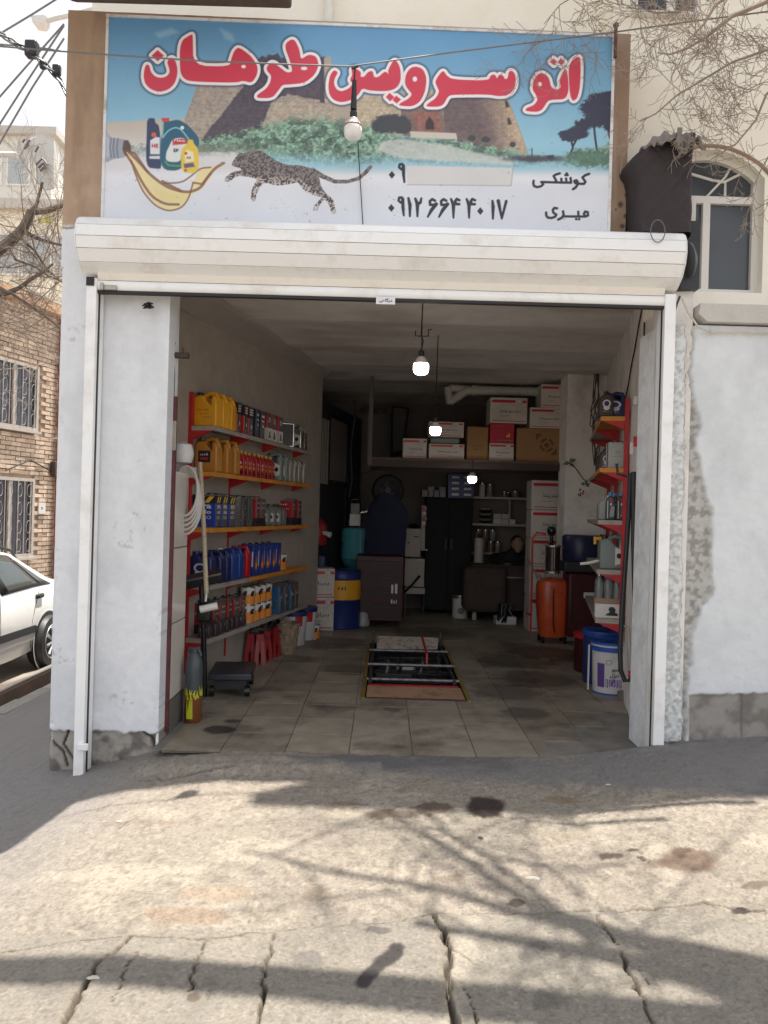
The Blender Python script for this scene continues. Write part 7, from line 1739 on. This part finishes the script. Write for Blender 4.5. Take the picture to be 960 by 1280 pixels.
q.mi = 0; q.m = [0]*len(q.m); q.build('print', m_inkd, pl2)
s0, z0 = hz_at(62, 586); q = MB(); q.box(s0-.10,s0+.10,-.10,-.002,z0-.12,z0+.12); q.build('meter_box', M('rusty_pin'), bh, bevel=.01)
q = MB(); q.tube([hz_at(0,588)[0:1]+(-.02,)+hz_at(0,588)[1:], hz_at(30,575)[0:1]+(-.03,)+hz_at(30,575)[1:], hz_at(60,590)[0:1]+(-.02,)+hz_at(60,590)[1:]], .012, 5); q.build('wall_cable', m_black, bh)
# far buildings seen pale above it
for i, (x0, x1, top, Y, col_, lb) in enumerate([(-40, 66, 168, 26, (214,210,202), 'pale tall building far behind the tree at the left, grey brick upper storey'), (-30, 90, 262, 20, (236,228,208), 'cream low building in front of the pale tall one')]):
    a, b = W(x0, top, Y), W(x1, top, Y); fbld = thing('far_building', lb, 'building', ((a[0]+b[0])/2, Y, -1)); w2 = (b[0]-a[0])/2; h2 = a[2]+1
    q = MB(); q.box(-w2-1.5*(i == 0), w2, 0, 6, 0, h2); q.build('wall', M('far_wall_'+['grey','cream'][i], lin(*col_), rough=.9, var=.08, scale=.8), fbld)
    q = MB(); q.box(-w2-.2-1.5*(i == 0), w2+.2, -.2, 6.2, h2, h2+.25); q.build('roof', M('far_roof', lin(190,184,176), rough=.9), fbld)
    for k in range(3):
        for j in range(3):
            q = MB(); xx = -w2+.4+k*(2*w2/3); zz = h2-1.7-j*2.6
            if zz < 1: continue
            q.box(xx, xx+.8, -.06, -.002, zz, zz+1.1); fwn = q.build('window', M('white_window_frame'), fbld)
            q = MB(); q.box(xx+.06, xx+.74, -.07, -.061, zz+.06, zz+1.04); q.build('pane', M('pale_far_glass', lin(170,174,176), rough=.3), fwn)

# parked white car, rear half seen past the pillar
m_car = M('car_white', lin(222,222,220), rough=.22, var=.02, coat=.6, dirt=lin(186,178,166), dirt_amt=.3, dirt_scale=3)
m_cglass = M('car_glass', lin(54,60,58), rough=.06, var=.2, scale=2)
m_trim = M('car_black_trim', lin(40,40,42), rough=.5)
CX, CYr, CZ = -3.92, 9.05, -.53     # side face x, rear axle y, ground z
car = thing('parked_car', 'white parked saloon car with black side strip seen behind the left pillar', 'car', (CX, CYr, CZ))
# local: x to the right (side face at 0), y away; car nose toward -y. s = -y
def side_prof():
    lower = [(-.78,.34),(-.80,.62),(-.76,.86),(-.70,.93)]
    return lower
# rings along length: (y, belt height, roof height, inset roof)
st = [(.80,.30,.86,.88,.0),(.74,.26,.93,.95,.0),(.45,.24,.95,.97,.02),(.28,.24,.955,1.03,.12),(.0,.24,.95,1.22,.22),(-.30,.24,.945,1.36,.27),(-.75,.22,.935,1.42,.28),(-1.3,.22,.925,1.42,.28),(-1.75,.22,.92,1.36,.28),(-2.25,.22,.91,1.10,.20),(-2.5,.24,.90,.95,.05),(-3.0,.26,.84,.86,.03),(-3.35,.34,.68,.70,.0)]
rings = []
for y, zb2, zbelt, zr, ins in st:
    wdt = 1.66; e = .06 if y > .7 or y < -3.2 else 0
    R_s = [(-.05-e, zb2), (0-e, zb2+.16), (.0-e, (zb2+zbelt)/2+.05), (-.03-e, zbelt), (-.03-ins*.6-e, (zbelt+zr)/2+.02 if zr-zbelt > .1 else zbelt+(zr-zbelt)*.5), (-.05-ins-e, zr-.03 if zr-zbelt > .1 else zr-.004), (-.16-ins-e, zr)]
    L = [(x, z) for x, z in R_s]; Rr2 = [(-wdt-x, z) for x, z in R_s[::-1]]
    rings.append([(x, y, z) for x, z in L+Rr2])
q = MB(); n = len(rings[0]); vs = [v for r_ in rings for v in r_]
fs = []
for i in range(len(rings)-1):
    for k in range(n-1): fs.append((i*n+k, i*n+k+1, (i+1)*n+k+1, (i+1)*n+k))
    fs.append((i*n+n-1, i*n, (i+1)*n, (i+1)*n+n-1))
fs += [tuple(range(n)), tuple(range(len(rings)*n-1, (len(rings)-1)*n-1, -1))]
q.add(vs, fs); cb2 = q.build('body', m_car, car, smooth=True); cb2.data.set_sharp_from_angle(angle=R(60))
# wheel arch (dark disc proud of the body) and wheels
for yy in (0, -2.55):
    q = MB(); q.at(Matrix.Translation((.003, yy, .31)) @ Matrix.Rotation(R(90), 4, 'Y')); q.lathe([(.0,.0),(.345,.0),(.35,-.01)], n=36, cap=True); q.build('wheel_arch', m_trim, car)
    q = MB(); q.at(Matrix.Translation((.0, yy, .31)) @ Matrix.Rotation(R(90), 4, 'Y')); q.lathe([(.345,.001),(.36,.004),(.365,.002),(.345,-.004)], n=36, cap=False); q.build('arch_lip', m_car, car, smooth=True)
    for sx_ in (0, -1.52):
        q = MB(); q.at(Matrix.Translation((sx_+.02, yy, .305)) @ Matrix.Rotation(R(90), 4, 'Y')); q.lathe([(.20,-.14),(.285,-.14),(.305,-.10),(.305,.0),(.285,.04),(.21,.045)], n=32); wh = q.build('wheel', m_trim, car, smooth=True)
        q = MB(); q.at(Matrix.Translation((sx_+.06, yy, .305)) @ Matrix.Rotation(R(90), 4, 'Y')); q.lathe([(.0,.008),(.05,.012),(.06,.0),(.17,.0),(.20,.012),(.205,.004)], n=32, cap=False)
        for k in range(9):
            a = 2*PI*k/9; q.tube([(.05*math.cos(a), .05*math.sin(a), .010), (.18*math.cos(a), .18*math.sin(a), .012)], [.016,.022], 6)
        q.build('rim', M('hubcap_silver', lin(176,178,180), rough=.35, metal=.6), wh, smooth=True)
        q = MB(); q.at(Matrix.Translation((sx_+.062, yy, .305)) @ Matrix.Rotation(R(90), 4, 'Y')); q.lathe([(.0,-.002),(.195,-.002)], n=24, cap=False); q.build('hub_shadow', m_trim, wh)
def side_pt(y, t):     # point on the glass house side at height fraction t
    ys = [s[0] for s in st][::-1]; gz = lambda i: np.interp(y, ys, [s[i] for s in st][::-1]); zb_, zr_, ins = gz(2), gz(3), gz(4)
    za, zm, zt_ = zb_, (zb_+zr_)/2+.02, zr_-.03
    if t < .5: u = t*2; x = -.03-(ins*.6)*u; z = za+(zm-za)*u
    else: u = t*2-1; x = -.03-ins*.6+(-.02-ins*.4)*u; z = zm+(zt_-zm)*u
    return (x+.008, y, z)
def side_glass(name, corners, mat_, off=0, parent=car):
    q = MB(); P = []
    (y0, t0), (y1, t1), (y2, t2), (y3, t3) = corners; N = 8; 
    for i in range(N+1):
        for j in range(5):
            u = i/N; v = j/4; yb, tb = y0+(y1-y0)*u, t0+(t1-t0)*u; yt, tt = y3+(y2-y3)*u, t3+(t2-t3)*u
            p = side_pt(yb+(yt-yb)*v, tb+(tt-tb)*v); P.append((p[0]+off, p[1], p[2]))
    q.add(P, [(i*5+j, (i+1)*5+j, (i+1)*5+j+1, i*5+j+1) for i in range(N) for j in range(4)]); o = q.build(name, mat_, parent, smooth=True); s_ = o.modifiers.new('s', 'SOLIDIFY'); s_.thickness = .006; return o
side_glass('window_surround', [(.13,.06),(-1.05,.03),(-1.0,.95),(-.42,.92)], m_trim)
dr_ = side_glass('rear_door_window', [(-.20,.12),(-.98,.08),(-.95,.88),(-.48,.85)], m_cglass, .007)
side_glass('quarter_window', [(.06,.14),(-.15,.13),(-.43,.82),(-.36,.80)], m_cglass, .007)
side_glass('window_surround', [(-1.10,.03),(-2.25,.03),(-1.85,.90),(-1.05,.95)], m_trim)
side_glass('front_door_window', [(-1.16,.08),(-2.12,.08),(-1.80,.84),(-1.10,.88)], m_cglass, .007)
q = MB(); q.prism([(0,0)]*3, 0, 0) if False else None
q.add([(.012,-.30,.46),(.012,-2.1,.46),(.012,-2.1,.54),(.012,-.34,.54),(.012,-.26,.50),(-.01,-.30,.46),(-.01,-2.1,.46),(-.01,-2.1,.54),(-.01,-.34,.54),(-.01,-.26,.50)], [(0,4,3,2,1),(0,5,9,4),(4,9,8,3),(3,8,7,2),(2,7,6,1),(1,6,5,0)]); q.build('side_strip', m_trim, car)
q = MB(); q.box(-.03,.018,-.30,-.13,.83,.885); q.build('door_handle', m_trim, car, bevel=.02)
q = MB(); q.tube([(-.008,-.42,.30),(-.001,-.40,.60),(-.012,-.22,.93)], .004, 4); q.tube([(-.008,-1.12,.30),(.001,-1.12,.60),(-.024,-1.10,.93)], .004, 4); q.build('door_seam', m_trim, car)
for xx in (-.40, -1.30):
    q = MB(); q.tube([(xx,.02,1.24),(xx,-.12,1.36),(xx,-.6,1.46),(xx,-1.3,1.46),(xx,-1.7,1.40)], .018, 8); q.build('roof_rail', m_trim, car, smooth=True)
q = MB(); q.box(-1.58,-.08,.78,.86,.30,.52); q.build('rear_bumper', m_car, car, bevel=.04)
for xx in (-.28, -1.55):
    q = MB(); q.box(xx,xx+.18,.74,.80,.62,.86); q.build('tail_light', m_redlab, car, bevel=.02)
# utility cables, street lamp
cbb = thing('cable_bundle', 'thick twisted black utility cables crossing the sky at top left', 'cables', (0,0,0))
rr_ = random.Random(14)
for k in range(6):
    q = MB(); pts = []
    for j in range(14):
        u = j/13; x = -30+115*u; y = np.interp(x, [-30,0,20,40,60,75,90], [28,42,55,66,84,100,132]); pts.append(W(x, y+3.5*math.sin(j*1.3+k*2.1), 7.0+.05*math.cos(j*1.3+k*2.1)))
    q.tube(pts, .010, 6); q.build('strand', m_black if k % 2 else M('grey_wire'), cbb, smooth=True)
for k, (a, b_, c_) in enumerate([((-10,48),(40,18),(75,-4)), ((-10,132),(40,75),(80,30)), ((-10,170),(35,100),(80,32)), ((-10,196),(40,110),(80,48)), ((-10,55),(40,58),(75,64))]):
    o_ = thing('utility_wire', ['thin wire rising steeply from the cable bundle to the top edge', 'first long thin wire slanting up to the pillar from the left edge', 'second long thin wire slanting up just below the first', 'lowest thin wire slanting up toward the pillar', 'thin wire running nearly level behind the cable bundle'][k], 'wire', (0,0,0))
    q = MB(); q.tube([W(*a, 9), W(*b_, 9), W(*c_, 9)], .012, 5); q.build('wire', M('grey_wire'), o_)
for (x, y, s_) in ((40, 62, .09), (54, 81, .05), (71, 88, .06)):
    q = MB(); q.box(-s_*.6, s_*.6, -s_*.5, s_*.5, -s_*.8, s_*.8); o = q.build('cable_joint', m_black, cbb, bevel=.015); o.location = W(x, y, 7.0)
sl = thing('street_lamp', 'pale street lamp head on an arm at the top left', 'street lamp', (0,0,0))
q = MB(); p = W(50, 27, 11); q.prism([(p[0]-.10,p[2]+.03),(p[0]+.12,p[2]+.06),(p[0]+.10,p[2]-.04),(p[0]+.06,p[2]-.09),(p[0]-.06,p[2]-.08)], 10.9, 11.1); q.build('lamp_head', m_whitep, sl, bevel=.015)
q = MB(); q.tube([W(54, 27, 11), W(68, 23, 11), W(90, 18, 11), W(120, 10, 11)], .04, 8); q.build('arm', m_whitep, sl, smooth=True)
bn = thing('torn_banner', 'white torn plastic banner with grey scribbles caught in the tree at the left', 'banner', (0,0,0))
q = MB(); N = 12; P = []
ctr = [(22,178),(40,166),(58,166),(68,176),(70,210),(68,236),(56,238),(50,222),(44,205),(30,196),(20,188)]
P = [W(x, y, 7.3) for x, y in ctr]; n = len(P); q.add([(p[0], p[1]+.03*math.sin(i*2), p[2]) for i, p in enumerate(P)]+[(p[0], p[1]+.02+.03*math.sin(i*2), p[2]) for i, p in enumerate(P)], [tuple(range(n)), tuple(range(2*n-1, n-1, -1))]+[(i, i+n, (i+1) % n+n, (i+1) % n) for i in range(n)]); q.build('sheet', m_whitep, bn)
q = MB()
for k, L in enumerate([[(28,178),(31,174)],[(33,182),(37,175)],[(30,186),(36,181)],[(44,190),(48,183)],[(45,206),(53,198),(60,206)],[(48,210),(54,204),(58,211)],[(50,214),(56,209)]]): q.tube([W(x, y, 7.25) for x, y in L], .012, 4)
q.build('print', M('grey_ink'), bn)
q = MB(); q.tube([W(-20, 193, 7.35), W(22, 193, 7.35)], .03, 8); q.build('pole', m_whitep, bn)

# ================================================================ TREES (bare, early spring)
m_bark = M('bark_grey', lin(108,98,90), rough=.9, var=.25, scale=20, bump=.006, bscale=30)
m_twig = M('twig_bark', lin(150,136,124), rough=.9, var=.2)
def twigs(q, rng, p, d, L, r, depth, bias=None, nside=4):
    pts = [p]; cur = p.copy(); dd = d.copy(); rs = [r]; nseg = 4
    for k in range(nseg):
        dd = (dd + Vector((rng.uniform(-.28,.28), rng.uniform(-.28,.28), rng.uniform(-.22,.28))) + (bias*.08 if bias else Vector((0,0,0)))).normalized()
        cur = cur + dd*(L/nseg); pts.append(cur.copy()); rs.append(max(.0016, r*(1-.7*(k+1)/nseg)))
        if depth > 0:
            for m_ in range(rng.choice([1, 1, 2])):
                side = dd.cross(Vector((rng.uniform(-1,1), rng.uniform(-1,1), rng.uniform(-1,1)))).normalized()
                twigs(q, rng, cur.copy(), (dd*.75+side*.75).normalized(), L*rng.uniform(.42,.66), rs[-1]*.62, depth-1, bias, max(3, nside-1))
    q.tube(pts, rs, nside, cap=False)
lt = thing('bare_tree', 'bare grey tree whose forked limb reaches in from the left edge', 'tree', (-4.75, 7.2, -.5))
T0 = Vector((-4.75, 7.2, -.5))
q = MB(); base_l = W(-60, 352, 7.2)
q.tube([(0,0,0),(.02,0,.8),(.0,.02,1.8),tuple(Vector(base_l)-T0)], [.17,.14,.12,.09], 12); q.build('trunk', m_bark, lt, smooth=True)
q = MB()
def Lw(L, Y=7.2): return [tuple(Vector(W(x, y, Y))-T0) for x, y in L]
limbs = [([(-60,352),(-20,325),(5,308),(22,294),(30,284),(40,264)], [.085,.065,.052,.048,.045,.040]), ([(40,264),(56,264),(72,259),(90,252)], [.038,.030,.026,.02]), ([(40,266),(46,255),(50,240),(53,228)], [.022,.016,.014,.014]),
         ([(30,288),(38,294),(52,300),(75,306),(95,310)], [.024,.020,.016,.012,.010]), ([(-20,368),(10,366),(24,360),(40,348),(54,340),(66,330)], [.036,.026,.020,.018,.016,.010]),
         ([(-20,350),(0,360),(16,368),(40,384),(60,398),(80,414)], [.02,.016,.014,.012,.010,.008]), ([(8,308),(20,325),(45,334),(60,345),(78,352)], [.014,.012,.01,.008,.006]), ([(26,298),(44,314),(60,338),(74,350)], [.012,.010,.008,.006])]
for L, rs in limbs: q.tube(Lw(L), rs, 8)
q.build('limbs', m_bark, lt, smooth=True)
q = MB(); rng = random.Random(77)
for L, rs in limbs:
    P = [Vector(p) for p in Lw(L)]
    for i in range(len(P)-1):
        for m_ in range(2 if i else 1):
            t_ = rng.random(); p = P[i].lerp(P[i+1], t_); a = rng.uniform(0, 2*PI)
            twigs(q, rng, p, Vector((math.cos(a)*.9, rng.uniform(-.5,.5), math.sin(a)+.15)).normalized(), rng.uniform(.35, .8), .0065, 2)
# lower thin branches over the brick house
for k in range(14):
    p = Vector(W(rng.uniform(-45, 62), rng.uniform(330, 560), 7.2+rng.uniform(-.4, .8)))-T0; a = rng.uniform(-.5, 2.2)
    twigs(q, rng, p, Vector((math.cos(a), rng.uniform(-.3,.3), math.sin(a))).normalized(), rng.uniform(.4, .9), .006, 2)
tag(q.build('twigs', m_twig, lt), kind='stuff')
yl = W(57, 276, 7.2); q = MB(); q.add([(yl[0]-T0.x-.06,yl[1]-T0.y-.01,yl[2]-T0.z-.01),(yl[0]-T0.x,yl[1]-T0.y-.03,yl[2]-T0.z-.025),(yl[0]-T0.x+.07,yl[1]-T0.y,yl[2]-T0.z-.005),(yl[0]-T0.x+.05,yl[1]-T0.y,yl[2]-T0.z+.02),(yl[0]-T0.x-.03,yl[1]-T0.y,yl[2]-T0.z+.02)], [(0,1,2,3,4)])
ob = q.build('leaf', C('yellow_leaf', 220,214,90), lt); s_ = ob.modifiers.new('s', 'SOLIDIFY'); s_.thickness = .008

# street tree at the right: trunk out of view, limbs overhead throw the bands of shade, twigs hang into the top right
RT = Vector((3.9, 2.9, .1))
rt = thing('street_tree', 'bare street tree whose fine pale twigs hang over the cream wall at top right', 'tree', tuple(RT))
q = MB(); q.tube([(0,0,-.1),(.05,.0,1.2),(-.02,.02,2.6),(-.15,.0,3.9),(-.2,.0,4.6)], [.19,.16,.15,.13,.11], 14); q.build('trunk', m_bark, rt, smooth=True)
def SH(px, py, H):    # point at height H whose shadow falls on ground pixel px,py
    gx_, gy_, _ = G(px, py, 0); return Vector((gx_+TO_SUN.x/TO_SUN.z*H, gy_+TO_SUN.y/TO_SUN.z*H, H))-RT
q = MB(); lim = []
big = [SH(-260, 1150, 5.6), SH(-60, 1175, 5.5), SH(180, 1199, 5.3), SH(420, 1216, 5.2), SH(640, 1236, 5.1), SH(820, 1258, 5.0), SH(1040, 1290, 4.8)]
big = big[::-1]; lim.append(([Vector((-.15,0,3.9))]+big, [.12,.11,.10,.092,.086,.08,.072,.06]))
lim.append(([Vector((-.18,0,4.3)), SH(1080,1240,5.2), SH(960,1215,5.3), SH(880,1188,5.4), SH(780,1160,5.4), SH(680,1128,5.5), SH(600,1085,5.6), SH(545,1050,5.7), SH(480,1012,5.8)], [.10,.085,.08,.07,.055,.04,.03,.022,.012]))
lim.append(([SH(900,1200,5.4), SH(820,1172,5.6), SH(700,1142,5.7), SH(560,1105,5.8), SH(420,1085,5.9), SH(300,1060,6.0)], [.05,.04,.03,.024,.018,.01]))
lim.append(([SH(960,1245,5.0), SH(860,1205,5.2), SH(760,1180,5.3), SH(640,1160,5.4), SH(520,1140,5.5)], [.09,.07,.05,.035,.02]))
lim.append(([SH(760,1180,5.3), SH(690,1120,5.6), SH(640,1090,5.7), SH(560,1040,5.8), SH(520,1000,5.9)], [.03,.025,.02,.016,.01]))
for P, rs in lim: q.tube([tuple(p) for p in P], rs, 9)
q.build('limbs', m_bark, rt, smooth=True)
q = MB(); rng = random.Random(5)
for P, rs in lim[1:]:
    for i in range(1, len(P)-1):
        for m_ in range(2):
            p = P[i].lerp(P[i+1], rng.random()); a = rng.uniform(0, 2*PI)
            twigs(q, rng, p, Vector((math.cos(a), math.sin(a), rng.uniform(-.2,.4))).normalized(), rng.uniform(.5, 1.0), .010, 2)
# branches drooping in front of the cream wall
def Tw(L, Y): return [Vector(W(x, y, Y))-RT for x, y in L]
dro = [(Tw([(1120,-60),(1010,-20),(915,20),(885,45),(860,60),(838,68),(822,66)], 4.1), [.022,.016,.012,.008,.006,.005,.003]), (Tw([(1130,20),(1010,50),(960,62),(915,78),(878,100),(845,120),(820,142),(800,152)], 4.2), [.014,.009,.007,.006,.0055,.005,.004,.003]),
       (Tw([(1090,20),(1010,60),(985,90),(958,118),(945,150),(920,180),(885,202)], 4.3), [.014,.010,.008,.007,.006,.005,.003]), (Tw([(1030,-90),(960,-40),(895,5),(880,30),(860,50)], 4.0), [.018,.014,.010,.007,.004]),
       (Tw([(900,-60),(878,-10),(850,15),(820,16),(800,10),(790,2)], 4.2), [.010,.008,.006,.005,.004,.003]), (Tw([(800,-70),(760,-30),(720,-6),(700,6),(690,18),(680,30)], 4.3), [.008,.006,.004,.003,.0025,.002]), (Tw([(1110,60),(1020,110),(975,170),(950,215),(935,250)], 4.35), [.010,.008,.006,.004,.002])]
for P, rs in dro: q.tube([tuple(p) for p in P], rs, 6, cap=False)
for P, rs in dro:
    for i in range(1, len(P)-1):
        for m_ in range(2):
            p = P[i].lerp(P[i+1], rng.random()); a = rng.uniform(PI*.6, PI*1.8)
            twigs(q, rng, p, Vector((math.cos(a), rng.uniform(-.35,.15), math.sin(a)*.8)).normalized(), rng.uniform(.18, .36), .0022, 2)
tag(q.build('twigs', m_twig, rt), kind='stuff')
# litter
for i, (px, py, s_, lb) in enumerate([(666,1099,.014,'crumpled white scrap of paper in the sunlit middle of the ground'), (150,1027,.008,'cigarette end on the shaded asphalt by the left pillar'), (117,1223,.010,'white cigarette end stuck in the wide left crack'), (760,981,.008,'pale scrap at the edge of the shade before the right jamb'), (841,926,.016,'flake of white plaster at the foot of the rough right strip')]):
    g = G(px, py, 0); z = float(ground_data(np.array([[g[0]]]), np.array([[g[1]]]))[0][0, 0]); g = G(px, py, z)
    q = MB(); rr_ = random.Random(i); q.lathe([(s_*.9,0),(s_*1.3,s_*.3),(s_*.7,s_*.7),(s_*.1,s_*.8)], n=9)
    me_ = q.v; q.v = [(x*(1.6 if i != 4 else 1.3)+rr_.uniform(-.2,.2)*s_, y*.7+rr_.uniform(-.2,.2)*s_, zz) for x, y, zz in me_]
    o = q.build('litter', M('litter_grey', lin(180,174,164), rough=.9)); o.location = (g[0], g[1], z-.001); tag(o, lb, 'litter')
